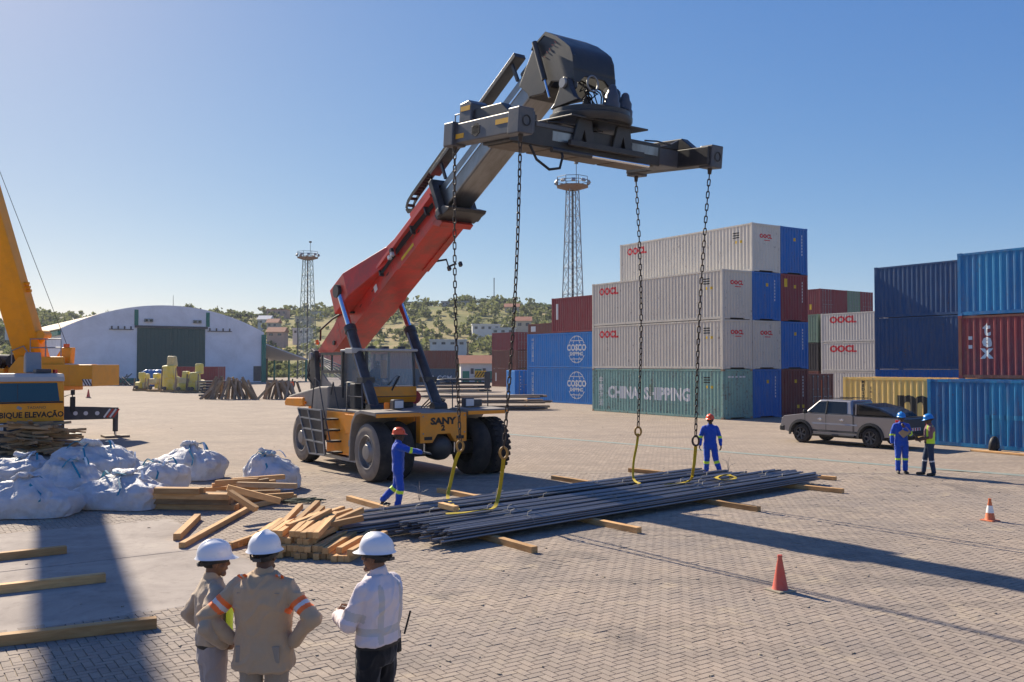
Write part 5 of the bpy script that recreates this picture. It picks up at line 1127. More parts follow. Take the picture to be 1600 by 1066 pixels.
def person(loc, rz, label, pose, top, bottom, skin, helmet, voxel=.0065, S=1.0, face_detail=True, tucked=False, hem=.8, top_bands=(), top_mats=(), tr_bands=(), tr_mats=(), coverall=False, head_turn=0., head_nod=0., gloves=False, extra=None, vest=None, folds=.006, bulk=1.0, sleeves=True):
    J = dict(hip=(0, 0, .93), neck=(0, 0, 1.47), head=(0, .02, 1.625), sr=(.185, 0, 1.42), sl=(-.185, 0, 1.42), er=(.24, -.03, 1.14), el=(-.24, -.03, 1.14), wr=(.25, .06, .9), wl=(-.25, .06, .9), hr=(.095, 0, .92), hl=(-.095, 0, .92), kr=(.1, .02, .5), kl=(-.1, .02, .5), ar=(.1, 0, .09), al=(-.1, 0, .09), tr=(.12, .17, .03), tl=(-.12, .17, .03), hdr=None, hdl=None, hnr=None, hnl=None, curl=.5)
    J.update(pose); V3 = lambda k: Vector(J[k])
    rings = lambda g, z0=.86, fl=0: [ering((0, y, z), (rx * bulk + g) * (1 + f), (ry * bulk + g) * (1 + f)) for z, rx, ry, y, f in ((z0, .16, .112, -.005, fl), (.98, .158, .112, 0, fl * .5), (1.08, .152, .108, 0, 0), (1.2, .166, .116, 0, 0), (1.32, .182, .12, -.005, 0), (1.405, .178, .1, -.01, 0), (1.45, .12, .075, -.01, 0), (1.49, .066, .06, -.005, 0)) if z >= z0]
    lean = Matrix.Rotation(J.get('lean', 0), 3, 'X')
    # bare body, one continuous mesh
    m = MB(); m.loft(rings(-.012)); hd = V3('head'); HR = Matrix.Rotation(head_turn, 3, 'Z') @ Matrix.Rotation(head_nod, 3, 'X')
    hp = lambda x, y, z: hd + HR @ Vector((x, y, z))
    capsule(m, V3('neck') - Vector((0, .01, .03)), hd - Vector((0, .02, .05)), .06, .055)
    m.ball(hp(0, -.012, .03), (.077, .097, .092), 20, 14, HR); m.ball(hp(0, .018, -.035), (.064, .076, .082), 18, 12, HR)
    capsule(m, hp(-.03, .062, -.095), hp(.03, .062, -.095), .024, .024); capsule(m, hp(0, .088, .02), hp(0, .104, -.022), .0105, .0165); m.ball(hp(0, .088, -.058), (.027, .014, .012), 10, 8, HR)
    capsule(m, hp(-.04, .078, .032), hp(.04, .078, .032), .014, .014)
    for s in (-1, 1): m.ball(hp(s * .078, -.008, -.012), (.012, .021, .034), 10, 8, HR); m.ball(hp(s * .045, .06, -.03), (.022, .02, .022), 10, 8, HR)
    for a in 'rl':
        s = 1 if a == 'r' else -1; sh, el, wr = V3('s' + a), V3('e' + a), V3('w' + a)
        capsule(m, sh + Vector((-s * .015, 0, -.035)), el, .05, .042); capsule(m, el, wr, .042, .029); fd = (wr - el).normalized()
        d = Vector(J['hd' + a]) if J['hd' + a] else fd; n = Vector(J['hn' + a]) if J['hn' + a] else Vector((-s, .3, 0))
        hand(m, wr, d, n, s if a == 'r' else s, J['curl'], 1.0)
        capsule(m, V3('h' + a), V3('k' + a), .08, .055); capsule(m, V3('k' + a), V3('a' + a), .054, .04); capsule(m, V3('a' + a), V3('t' + a), .042, .03)
    body = obj('person', blob(m, voxel, 2), SKIN[skin] if not gloves else SKIN[skin]); body.location = loc; body.rotation_euler = (0, 0, rz); body.scale = (S, S, S); tag(body, label, 'person')
    cv = max(voxel * 1.3, .0085)
    def arms(m, g, upto=1.0):
        for a in 'rl':
            sh, el, wr = V3('s' + a), V3('e' + a), V3('w' + a); s2 = Vector((sh.x * .93, sh.y, sh.z - .022)); capsule(m, Vector((sh.x * .3, -.01, 1.452)), s2, .045 + g, .058 + g); capsule(m, s2, el, .063 + g, .052 + g)
            if upto > .5: capsule(m, el, el + (wr - el) * .93, .052 + g, .042 + g)
    def legs(m, g):
        m.loft([ering((0, 0, z), rx + g, ry + g) for z, rx, ry in ((.82, .15, .105), (.9, .168 * max(1, bulk * .97), .12 * bulk), (.98, .162 * bulk, .114 * bulk), (1.03, .156 * bulk, .11 * bulk))])
        for a in 'rl':
            h_, k_, a_ = V3('h' + a), V3('k' + a), V3('a' + a); capsule(m, h_, k_, .095 + g, .072 + g); capsule(m, k_, a_ + Vector((0, 0, .03)), .071 + g, .06 + g)
    if coverall:
        m = MB(); m.loft(rings(.012)); arms(m, .004); legs(m, .006); capsule(m, V3('neck') + Vector((0, -.01, -.02)), V3('neck') + Vector((0, -.005, .03)), .07, .066)
        obj('coverall', bands(blob(m, cv, 2, folds, len(label) * 7 % 50), [CLO[top], *top_mats], [(J[a], J[b], t0, t1, r, k) for a, b, t0, t1, r, k in (*top_bands, *tr_bands)]), None, body)
    else:
        m = MB(); m.loft(rings(.024, .985 if tucked else hem, .03 if tucked else .10)); arms(m, .006, 1.0 if sleeves else .4); capsule(m, V3('neck') + Vector((0, -.012, -.03)), V3('neck') + Vector((0, -.008, .035)), .073, .066)
        obj('shirt', bands(blob(m, cv, 2, folds, len(label) * 7 % 50), [CLO[top], *top_mats], [(J[a] if isinstance(a, str) else a, J[b] if isinstance(b, str) else b, t0, t1, r, k) for a, b, t0, t1, r, k in top_bands]), None, body)
        m = MB(); legs(m, .0 if not tucked else .004)
        obj('trousers', bands(blob(m, cv, 2, folds * .8, 9), [CLO[bottom], *tr_mats], [(J[a], J[b], t0, t1, r, k) for a, b, t0, t1, r, k in tr_bands]), None, body)
        if tucked:
            m = MB(); m.loft([ering((0, 0, z), .158 * bulk + .026, .112 * bulk + .026) for z in (.955, .992)]); m.build('belt', M['black'], body, smooth=50)
    for a in 'rl':
        m = MB(); A, T = V3('a' + a), V3('t' + a); capsule(m, A + Vector((0, 0, .06)), A, .055, .052); capsule(m, A + Vector((0, 0, -.03)), T + Vector((0, 0, .015)), .05, .042); m.ball((A + T) / 2 + Vector((0, 0, -.01)), (.05, .13, .035), 12, 8, Matrix.Rotation(math.atan2(-(T - A).x, (T - A).y), 3, 'Z'))
        obj('boot', blob(m, max(voxel, .009), 2), BOOT, body)
        if gloves:
            m = MB(); wr, el = V3('w' + a), V3('e' + a); fd = (wr - el).normalized(); d = Vector(J['hd' + a]) if J['hd' + a] else fd; n = Vector(J['hn' + a]) if J['hn' + a] else Vector((-1 if a == 'r' else 1, .3, 0))
            hand(m, wr - fd * .004, d, n, 1 if a == 'r' else -1, J['curl'], 1.16); capsule(m, wr - fd * .05, wr + fd * .02, .04, .036); obj('glove', blob(m, max(voxel, .008), 1), GLOVE, body)
    # eyes, hair and helmet
    for s in (-1, 1):
        MB().ball(hp(s * .03, .079, .012), .0125, 10, 8).build('eye', M['white'], body, smooth=60); MB().ball(hp(s * .03, .0875, .012), .0062, 8, 6).build('pupil', M['black'], body)
    m = MB(); m.ball(hp(0, -.02, .028), (.0805, .0955, .094), 20, 12, HR); me = m.mesh('hair'); bm = bmesh.new(); bm.from_mesh(me); inv = HR.inverted()
    bmesh.ops.delete(bm, geom=[v for v in bm.verts if (inv @ (v.co - hd)).y > .04 or (inv @ (v.co - hd)).z < -.05], context='VERTS'); bm.to_mesh(me); bm.free(); obj('hair', me, HAIR, body, smooth=60)
    if helmet:
        N, K = 40, 12; v = []; f = []
        for j in range(K + 1):
            t = j / K
            for k in range(N):
                a = 2 * math.pi * k / N; c_, s_ = math.cos(a), math.sin(a); front = max(0, s_) ** 2
                if j <= 9:
                    q = j / 9 * math.pi / 2; r = math.sin(q) ** .92; z = math.cos(q) ** .95 * .118; ridge = .013 * max(0, math.cos(3 * math.asin(max(-1, min(1, c_ * r * .9))) * 1.3)) ** 8 * math.sin(min(1, (1 - t) * 1.6) * math.pi / 2); x, y = c_ * r * .116, s_ * r * .14
                    z += ridge
                elif j == 10: x, y, z = c_ * .123, s_ * (.147 + .008 * front), -.016
                elif j == 11: x, y, z = c_ * (.133 + .006 * front), s_ * (.156 + .042 * front), -.026 - .012 * front
                else: x, y, z = c_ * .118, s_ * .142, -.024
                v.append(hp(x, y - .01, z + .062))
        f = [(j * N + k, j * N + (k + 1) % N, (j + 1) * N + (k + 1) % N, (j + 1) * N + k) for j in range(K) for k in range(N)]
        he = MB().add(v, f).build('helmet', HELM[helmet], body, smooth=48)
        MB().tube([hp(.1 * math.cos(a), -.012 + .118 * math.sin(a), .018 - .028 * max(0, -math.sin(a))) for a in np.linspace(0, 6.283, 25)[:-1]], 0, closed=True, flat=(.006, .03, (0, 0, 1))).build('head_band', M['black'], he)
        MB().box(-.03, .03, -.0, .012, -.012, .012).build('band_knob', M['dark_grey'], he).location = hp(0, -.142, -.012)
    if extra: extra(body, J)
    return body
# the three men in front
AK = dict(er=(.40, -.10, 1.19), el=(-.40, -.10, 1.19), wr=(.235, -.02, 1.0), wl=(-.235, -.02, 1.0), hdr=(-.55, .75, -.3), hdl=(.55, .75, -.3), hnr=(-.8, -.5, .1), hnl=(.8, -.5, .1), curl=.35)
def yoke(body, J):
    for s in (-1, 1):
        m = MB(); m.add([(s * .1, -.075, 1.472), (s * .165, -.085, 1.455), (s * .165, -.03, 1.478), (s * .1, -.02, 1.497)], [(0, 1, 2, 3)])
def man2_extra(body, J):
    for s in (-1, 1):
        for k, mt in ((0, ORB), (1, HVIS), (2, ORB)):
            x = s * (.118 + .02 * k); MB().obox((x, -.055, 1.483 - .09 * (abs(x) - .1)), (.02, .07, .008), (R(-35), s * .35, 0)).build('shoulder_tape', mt, body)
    m = MB(); m.tube([(-.16, -.128, 1.375), (-.08, -.143, 1.382), (0, -.147, 1.384), (.08, -.143, 1.382), (.16, -.128, 1.375)], .004, 5); m.build('yoke_seam', CLO['khakitr'], body)
    for s in (-1, 1):
        MB().obox((s * .11, -.13, .93), (.11, .012, .12)).build('back_pocket', CLO['khakitr'], body, bevel=.004)
    MB().tube([(.19 * math.cos(a), .145 * math.sin(a), .818) for a in np.linspace(0, 6.283, 40)[:-1]], .006, 5, closed=True).build('hem_seam', CLO['khakitr'], body, smooth=60)
    for x in (-.022, .022): MB().tube([(x, -.146, 1.38), (x * .8, -.142, 1.28), (x * .5, -.135, 1.18)], .0045, 5).build('back_pleat', CLO['khakitr'], body)
MAN2 = at(413, 833, 1.86); 
def ground_of(v): return (v.x, v.y, .014)
person(ground_of(MAN2), R(-4), 'man in khaki shirt and white helmet seen from behind, hands on hips', AK, 'khaki', 'khakitr', 'b', 'white', S=1.03, hem=.8, bulk=1.12,
       top_mats=[ORB, HVIS], top_bands=[('sr', 'er', .46, .78, .13, 1), ('sl', 'el', .46, .78, .13, 1), ('sr', 'er', .57, .67, .13, 2), ('sl', 'el', .57, .67, .13, 2)], head_turn=R(-6), extra=man2_extra, folds=.017)
def man1_extra(body, J):
    m = MB()
    for z0, z1, rx in ((1.02, 1.1, .188), (1.1, 1.25, .192), (1.25, 1.38, .2)): pass
    m.loft([ering((0, .03, z), rx, ry) for z, rx, ry in ((1.0, .186, .128), (1.15, .182, .13), (1.3, .196, .136), (1.39, .19, .118))], caps=False); me = m.mesh('vest'); bm = bmesh.new(); bm.from_mesh(me)
    bmesh.ops.delete(bm, geom=[v for v in bm.verts if v.co.y < .07], context='VERTS'); bm.to_mesh(me); bm.free(); obj('vest', me, CLO['lime'], body, smooth=60)
    MB().tube([(-.085, .085, 1.646), (-.03, .118, 1.64), (.03, .118, 1.64), (.085, .085, 1.646)], .006, 6).build('glasses', M['black'], body)
    MB().box(-.2, -.16, -.02, .06, .78, .9).build('pocket_tool', M['black'], body, bevel=.01); MB().box(-.19, -.165, .0, .03, .9, .97).build('tool_grip', pm('teal grip', (.1, .4, .36), .5), body, bevel=.006)
    MB().tube([Vector(J['wl']) + Vector((.0, .0, .0)) + Vector((.035 * math.cos(a), .02 * math.sin(a), .03 * math.sin(a))) for a in np.linspace(0, 6.28, 13)[:-1]], .008, 6, closed=True).build('wrist_watch', M['black'], body)
MAN1 = at(333, 847, 1.745)
person(ground_of(MAN1), R(-62), 'man at the left in grey-khaki shirt and white helmet, looking to the right', dict(er=(.36, -.12, 1.19), el=(-.26, -.15, 1.17), wr=(.22, .06, 1.0), wl=(-.2, .05, .975), hdr=(-.5, .75, -.3), hdl=(.35, .85, -.2), hnr=(-.8, -.5, .1), hnl=(.8, -.4, .1), curl=.45), 'khaki2', 'greytr', 'a', 'white', S=.967, bulk=.92, tucked=True, head_turn=R(-8), extra=man1_extra, folds=.014)
def man3_extra(body, J):
    MB().box(.185, .235, -.11, -.055, .83, 1.0).build('radio', M['black'], body, bevel=.012).rotation_euler = (R(-6), R(4), 0)
    MB().tube([(.215, -.1, .99), (.24, -.14, 1.17)], .008, 6).build('radio_antenna', M['black'], body)
    MB().tube([(.082, .02, 1.6), (.075, .05, 1.53), (.03, .075, 1.5)], .004, 5).build('chin_strap', M['dark_grey'], body)
MAN3 = at(590, 836, 1.825)
person(ground_of(MAN3), R(60), 'man in pale pink shirt with grey reflective strips, black trousers and white helmet', dict(er=(.26, .08, 1.15), el=(-.25, .08, 1.15), wr=(.1, .33, 1.13), wl=(-.055, .34, 1.13), hdr=(-.55, .75, .1), hdl=(.55, .75, .1), hnr=(-.7, -.55, -.2), hnl=(.7, -.55, -.2), curl=.75), 'pale', 'black', 'a', 'white', S=1.011, tucked=True, bulk=1.05,
       top_mats=[GREYTAPE], top_bands=[((.115, -.13, 1.45), (.115, -.13, 1.0), .0, 1, .026, 1), ((-.115, -.13, 1.45), (-.115, -.13, 1.0), .0, 1, .026, 1), ((0, 0, 1.06), (0, 0, 1.12), 0, 1, .24, 1), ('sr', 'er', .62, .85, .11, 1), ('sl', 'el', .62, .85, .11, 1)], head_turn=R(14), extra=man3_extra, folds=.015)
# workers farther off
p = at(622, 798); person((p.x, p.y, .01), R(-88), 'worker in blue overalls and orange helmet stretching an arm towards the reach stacker',
       dict(er=(.22, .26, 1.33), wr=(.14, .52, 1.27), el=(-.2, .24, 1.3), wl=(-.12, .48, 1.25), hdr=(-.1, 1, -.05), hdl=(.1, 1, 0), hnr=(-.3, 0, -1), hnl=(.3, 0, -1), kr=(.09, .06, .49), ar=(.09, .0, .085), tr=(.1, .17, .03), kl=(-.09, -.05, .52), al=(-.09, -.34, .2), tl=(-.09, -.24, .07), curl=.2), 'blue', None, 'd', 'orange', .009, S=.99, coverall=True, gloves=True,
       top_mats=[LIME], top_bands=[('er', 'wr', .0, .22, .1, 1), ('el', 'wl', .0, .22, .1, 1)], tr_bands=[('kr', 'ar', .12, .3, .12, 1), ('kl', 'al', .12, .3, .12, 1)], folds=.014)
p = at(1110, 746); person((p.x, p.y, .01), R(172), 'worker in blue overalls and orange helmet walking behind the bars by the right chain',
       dict(er=(.27, -.02, 1.15), el=(-.27, -.02, 1.15), wr=(.3, .07, .92), wl=(-.29, .07, .92), kl=(-.15, .1, .51), al=(-.27, .1, .1), tl=(-.3, .26, .04), kr=(.1, .03, .5), ar=(.11, -.06, .09), tr=(.13, .1, .03)), 'blue', None, 'd', 'orange', .009, S=.98, coverall=True,
       top_mats=[LIME], top_bands=[('er', 'wr', -.02, .25, .1, 1), ('el', 'wl', -.02, .25, .1, 1)], tr_bands=[('kr', 'ar', .08, .26, .12, 1), ('kl', 'al', .08, .26, .12, 1)], folds=.014)
def folder(body, J): MB().obox((-.05, .2, 1.22), (.3, .02, .2), (R(25), R(35), R(20))).build('folder', pm('tan folder', (.42, .26, .12), .7), body, bevel=.004)
p = at(1409, 741); person((p.x, p.y, .01), R(170), 'worker in blue overalls and blue helmet, one hand at his chin, by the pickup',
       dict(el=(-.25, .05, 1.15), wl=(-.03, .2, 1.34), hdl=(.3, .15, .9), hnl=(.2, -1, 0), er=(.26, -.02, 1.15), wr=(.27, .05, .9), curl=.8), 'blue', None, 'b', 'blue', .009, S=.99, coverall=True, extra=folder,
       top_mats=[LIME], top_bands=[('er', 'wr', .0, .2, .1, 1), ('el', 'wl', .0, .2, .1, 1)], tr_bands=[('kr', 'ar', .08, .24, .12, 1), ('kl', 'al', .08, .24, .12, 1)], folds=.014)
def vestfn(body, J):
    m = MB(); m.loft([ering((0, 0, z), rx, ry) for z, rx, ry in ((.95, .195, .145), (1.1, .19, .142), (1.3, .205, .15), (1.42, .19, .125), (1.47, .13, .095))], caps=False); me = m.mesh('vest'); bm = bmesh.new(); bm.from_mesh(me)
    bmesh.ops.delete(bm, geom=[v for v in bm.verts if v.co.y > .08 and abs(v.co.x) < .09], context='VERTS'); bm.to_mesh(me); bm.free(); obj('vest', me, CLO['lime'], body, smooth=60)
    MB().obox((.0, .34, 1.1), (.22, .02, .3), (R(-35), 0, 0)).build('clipboard', M['black'], body, bevel=.004)
p = at(1453, 744); person((p.x, p.y, .01), R(78), 'worker in lime vest, dark clothes and blue helmet holding a black clipboard',
       dict(er=(.24, .02, 1.15), wr=(.12, .27, 1.06), el=(-.24, .02, 1.15), wl=(-.1, .28, 1.04), hdr=(-.3, .9, .1), hdl=(.3, .9, .1), kr=(.12, .1, .5), ar=(.13, .14, .09), tr=(.15, .31, .03), kl=(-.11, -.02, .5), al=(-.12, -.08, .09), tl=(-.13, .08, .03)), 'maroon', 'navy', 'b', 'blue', .009, S=.97, tucked=True, sleeves=False, extra=vestfn, head_nod=R(-14),
       tr_mats=[HVIS], tr_bands=[('kr', 'ar', .12, .22, .12, 1), ('kl', 'al', .12, .22, .12, 1)], folds=.006)
q = rs_m @ Vector((-.12, 3.3, 1.62)); person(q, RS_A + math.pi, 'machine driver in dark blue sitting inside the reach stacker cab',
       dict(kr=(.13, .36, .9), ar=(.13, .44, .5), tr=(.14, .58, .44), kl=(-.13, .36, .9), al=(-.13, .44, .5), tl=(-.14, .58, .44), er=(.26, .1, 1.18), wr=(.2, .34, 1.15), el=(-.26, .1, 1.18), wl=(-.2, .34, 1.15)), 'cabblue', None, 'd', None, .014, S=.95, coverall=True, folds=0)
p = at(457, 617.5); person((p.x, p.y, 0), R(160), 'distant person in an orange vest by the leaning timber poles', {}, 'dark', 'navy', 'd', None, .02, S=.98, folds=0, tucked=True,
       extra=lambda b, J: MB().loft([ering((0, 0, z), .2, .15) for z in (.95, 1.1, 1.3, 1.42)]).build('vest', M['orange'], b, smooth=60))
# ------------------------------------------------------------------ grey pickup
w0, w1 = at(1360, 700.5), at(1250, 691.5); fd = (w1 - w0).normalized(); PK_A = math.atan2(fd.y, fd.x) - math.pi / 2
pk = empty('pickup_truck', (w0.x, w0.y, 0), PK_A, 'dark silver double-cab pickup with black tinted canopy, parked by the containers', 'pickup')
PAINT = NT('metallic grey car paint'); PAINT.col((.28, .265, .27)); PAINT.b.inputs['Metallic'].default_value = .55; PAINT.b.inputs['Roughness'].default_value = .3; PAINT.b.inputs['Coat Weight'].default_value = 1; PAINT.b.inputs['Coat Roughness'].default_value = .05; PAINT.bump(PAINT.noise(PAINT.coords(), 1.5, 2), .05, .02); PAINT = PAINT.m
PLAS = pm('black car plastic', (.02, .02, .022), .55, var=.15); WB = 3.1; PW = 1.86
def archpts(c, r, n=9): return [(c + r * math.cos(a), .38 + r * math.sin(a)) for a in np.linspace(math.pi, 0, n)]
low = [(-1.18, .62), (-1.1, .46), (-.52, .42)] + archpts(0, .5) + [(.52, .38), (WB - .52, .38)] + archpts(WB, .5) + [(WB + .6, .42), (WB + .9, .5), (WB + .98, .7), (WB + .93, .95), (WB + .8, 1.06), (WB + .3, 1.13), (2.95, 1.19), (.78, 1.2), (.74, 1.17), (-1.12, 1.17), (-1.2, 1.0)]
body = MB().prism(low, 'x', .0, PW).build('body', PAINT, pk, bevel=.055, seg=3)
def gl(y, z, x): return (x, y, z)
bot = [(.78, 1.19, .06), (3.02, 1.19, .06)]; top = [(.98, 1.79, .25), (2.28, 1.79, .25)]
m = MB(); v = []
for y, z, i in ((.76, 1.19, .05), (3.05, 1.18, .05), (2.35, 1.77, .24), (.92, 1.77, .24)): v += [(i, y, z), (PW - i, y, z)]
m.add(v, [(0, 2, 4, 6), (1, 7, 5, 3), (0, 1, 3, 2), (2, 3, 5, 4), (4, 5, 7, 6), (6, 7, 1, 0)]); m.build('cabin', PAINT, pk, bevel=.07, seg=3)
def sidepane(pts, side, off=.012):
    out = []
    for y, z in pts: i = .05 + (z - 1.19) / .58 * .19 - off; out.append((i if side == 0 else PW - i, y, z))
    return out
for side in (0, 1):
    for pts in ([(1.98, 1.24), (2.83, 1.24), (2.36, 1.69), (2.0, 1.71)], [(1.03, 1.24), (1.9, 1.24), (1.92, 1.71), (1.12, 1.7)]): MB().add(sidepane(pts, side), [(0, 1, 2, 3)]).build('side_window', M['glass_dark'], pk)
MB().add([(.16, 2.96, 1.25), (PW - .16, 2.96, 1.25), (PW - .3, 2.42, 1.725), (.3, 2.42, 1.725)], [(0, 1, 2, 3)]).build('windscreen', M['glass_dark'], pk)
can = MB().prism([(.68, 1.19), (.72, 1.66), (.4, 1.66), (-.25, 1.54), (-.75, 1.34), (-.95, 1.19)], 'x', .1, PW - .1).build('canopy', pm('canopy gloss black', (.015, .015, .017), .15, coat=.5), pk, bevel=.06, seg=3)
for side in (.085, PW - .085): MB().add([(side, .5, 1.25), (side, .52, 1.6), (side, -.18, 1.5), (side, -.66, 1.25)], [(0, 1, 2, 3)]).build('canopy_window', M['glass_dark'], can)
MB().beam((.083, .66, 1.22), (.083, .64, 1.64), .01, .06).build('canopy_strut', PAINT, can)
for y in (0, WB):
    for x, s in ((-.02, -1), (PW + .02, 1)):
        m = MB(); n = 13; v = []
        for a in np.linspace(-.12, math.pi + .12, n):
            for r, dx in ((.47, 0), (.57, -.0), (.57, .045), (.47, .055)): v.append((x + (-s) * 0 + s * (dx - .03), y + r * math.cos(a), .38 + r * math.sin(a)))
        f = [(i * 4 + k, i * 4 + (k + 1) % 4, i * 4 + 4 + (k + 1) % 4, i * 4 + 4 + k) for i in range(n - 1) for k in range(4)]
        m.add(v, f).build('arch_flare', PLAS, pk, smooth=50)
        wx = .13 if s < 0 else PW - .13
        t = MB().lathe([(.22, -.125), (.33, -.13), (.375, -.1), (.385, -.06), (.385, .06), (.375, .1), (.33, .13), (.22, .125)], (0, 0, 0), (s, 0, 0), 36).build('wheel', M['rubber'], pk, smooth=45); t.location = (wx, y, .385)
        MB().lathe([(.255, .13), (.25, .145), (.225, .14), (.21, .05), (0, .04)], (0, 0, 0), (s, 0, 0), 30).build('rim', M['black_paint'], t, smooth=40)
        sp_ = MB()
        for k in range(6):
            a = k * math.pi / 3 + .3; sp_.beam((s * .1, .05 * math.cos(a), .05 * math.sin(a)), (s * .12, .235 * math.cos(a), .235 * math.sin(a)), .06, .05, up=(1, 0, 0))
        sp_.cyl((s * .06, 0, 0), (s * .135, 0, 0), .06, n=12); sp_.build('spokes', M['dark_grey'], t)
for y in (.74, 1.93, 2.9): MB().box(-.004, .003, y - .008, y + .008, .5, 1.2).build('door_gap', M['black'], pk)
for y in (1.12, 2.1):
    MB().box(-.04, -.012, y, y + .2, .98, 1.015).build('door_handle', M['chrome'], pk, bevel=.01); MB().lathe([(0, .0), (.06, .002), (.065, -.01)], (-.006, y + .1, .99), (-1, 0, 0), 14).build('handle_cup', M['chrome'], pk)
MB().prism([(-.014, .8), (.0, .86), (.004, .8)], 'y', .55, WB - .55).build('body_crease', PAINT, pk); MB().prism([(-.012, .52), (.0, .58), (.004, .5)], 'y', .55, WB - .55).build('sill_trim', PLAS, pk)
MB().box(.02, .06, .62, WB - .62, 1.195, 1.215).build('window_trim', M['black'], pk)
for y in (1.94,): MB().beam((.035, y, 1.22), (.2, y + .02, 1.72), .03, .07, up=(1, 0, 0)).build('door_pillar', M['black'], pk)
for x in (.4, PW - .4): MB().beam((x, 1.0, 1.83), (x, 2.25, 1.83), .04, .03).build('roof_rail', PLAS, pk)
MB().box(-.1, .1, .62, WB - .62, .36, .43).build('side_step', PLAS, pk, bevel=.02)
MB().obox((-.14, 2.78, 1.28), (.22, .1, .17)).build('mirror', PLAS, pk, bevel=.04)
MB().box(.12, PW - .12, -1.215, -1.19, .66, 1.12).build('tailgate', M['dark_grey'], pk, bevel=.02)
for x in (0, PW - .13): MB().box(x - .012, x + .142, -1.225, -1.02, .78, 1.12).build('tail_light', M['red_lens'], pk, bevel=.03)
MB().box(.06, PW - .06, -1.34, -1.18, .48, .64).build('rear_bumper', PLAS, pk, bevel=.03)
MB().box(-.004, .003, .68, .71, .5, 1.17).build('bed_gap', M['black'], pk); MB().box(.0, PW, -1.1, .66, 1.172, 1.192).build('bed_rail', PLAS, pk)
MB().box(.62, 1.24, -1.235, -1.218, .5, .6).build('number_plate', M['white'], pk)
hz = MB().box(.5, 1.35, -1.235, -1.22, .68, .8).build('hazard_plate', M['white'], pk)
for k in range(5): MB().box(.52 + k * .17, .6 + k * .17, -1.241, -1.236, .685, .795).build('hazard_stripe', M['red_lens'], hz)
MB().box(-.03, PW + .03, WB + .78, WB + 1.03, .45, .68).build('front_bumper', PLAS, pk, bevel=.05)
for x in (.05, PW - .35): MB().box(x, x + .3, WB + .85, WB + .97, .82, .98).build('headlight', M['lamp_lens'], pk, bevel=.03)
MB().box(.15, PW - .15, -.9, 3.6, .3, .5).build('underbody', M['black'], pk)
# ------------------------------------------------------------------ mobile crane at the left
CR0 = Vector((-16.3, 33, 0)) - GU * 2.95
cr = empty('mobile_crane', CR0, GA, 'yellow truck-mounted mobile crane with raised telescopic boom at the left edge', 'mobile crane')
CY = M['crane_yellow']
MB().prism([(0, .95), (0, 1.8), (.12, 2.55), (.3, 2.72), (2.1, 2.74), (2.1, .95)], 'x', 0, 2.95).build('truck_cab', CY, cr, bevel=.05)
MB().add([(.16, -.015, 1.84), (2.79, -.015, 1.84), (2.72, .088, 2.5), (.23, .088, 2.5)], [(0, 1, 2, 3)]).build('windscreen', glassmat('blue green glass', (.02, .06, .085)), cr)
MB().tube([(1.45, -.01, 1.86), (1.44, .085, 2.48)], .012, 5).build('screen_bar', M['dark_grey'], cr)
MB().prism([(.06, 2.55), (.16, 2.72), (.34, 2.83), (1.9, 2.84), (1.9, 2.745), (.32, 2.73)], 'x', -.02, 2.97).build('sun_visor', pm('cream visor', (.55, .47, .38), .6, var=.15), cr, bevel=.02)
MB().box(.1, 2.9, -.06, -.01, 1.78, 1.83).build('wiper_rail', M['black'], cr)
sign('lettering', 'MOÇAMBIQUE ELEVAÇÃO', .275, M['print_black'], cr, (1.42, -.006, 1.36), (R(90), 0, 0), bold=.009, width=.93)
sign('lettering', 'TADANO', .13, M['dark_grey'], cr, (2.05, -.006, 1.62), (R(90), 0, 0), width=1.1); MB().obox((1.5, -.006, 1.62), (.16, .004, .1), (0, .5, 0)).build('emblem', M['grey_metal'], cr)
bp = MB().box(.0, 2.95, -.1, .5, .62, 1.12).build('bumper', M['dark_grey'], cr, bevel=.03)
for x in (.15, 2.0): 
    h = MB().box(x, x + .85, -.115, -.1, .85, 1.08).build('lamp_panel', M['white'], bp)
    for k in range(3): MB().obox((x + .12 + k * .15, -.12, .965), (.05, .006, .2), (0, .6, 0)).build('stripe', M['red_lens'], h)
    for k in range(2): MB().box(x + .52 + k * .16, x + .64 + k * .16, -.124, -.115, .88, 1.0).build('lamp', M['lamp_lens'], h)
MB().box(2.0, 2.6, -.11, -.1, .64, .76).build('number_plate', M['white'], cr)
for y in (1.3, 2.9, 7.4, 8.9):
    for x, s in ((.28, -1), (2.67, 1)):
        w = MB().lathe([(.28, -.17), (.5, -.18), (.6, -.12), (.62, 0), (.6, .12), (.5, .18), (.28, .17), (.22, .08), (0, .08)], (0, 0, 0), (s, 0, 0), 28).build('wheel', M['rubber'], cr, smooth=45); w.location = (x, y, .62)
MB().box(.35, 2.6, .5, 11.5, .75, 1.25).build('carrier_frame', M['dark_grey'], cr, bevel=.03)
MB().box(.05, 2.9, 2.3, 10.8, 1.25, 1.7).build('carrier_deck', M['dark_grey'], cr, bevel=.03)
MB().box(2.1, 2.6, .6, 1.5, 2.85, 3.0).build('roof_box', M['dark_grey'], cr, bevel=.03)
MB().prism([(1.9, 2.85), (2.5, 2.85), (2.4, 3.5), (2.05, 3.65)], 'x', 1.9, 2.45).build('air_intake', M['grey_metal'], cr, bevel=.05)
MB().cyl((2.75, .8, 2.84), (2.75, .8, 2.98), .08, n=12).build('beacon', M['red_lens'], cr)
MB().tube([(2.97, .1, 2.0), (3.2, -.1, 2.1), (3.2, -.1, 1.35)], .02, 6).build('mirror_arm', M['black'], cr); MB().box(3.12, 3.3, -.14, -.06, 1.45, 2.0).build('mirror', M['black'], cr, bevel=.03); MB().box(3.14, 3.28, -.14, -.06, 2.05, 2.25).build('mirror', M['black'], cr, bevel=.02)
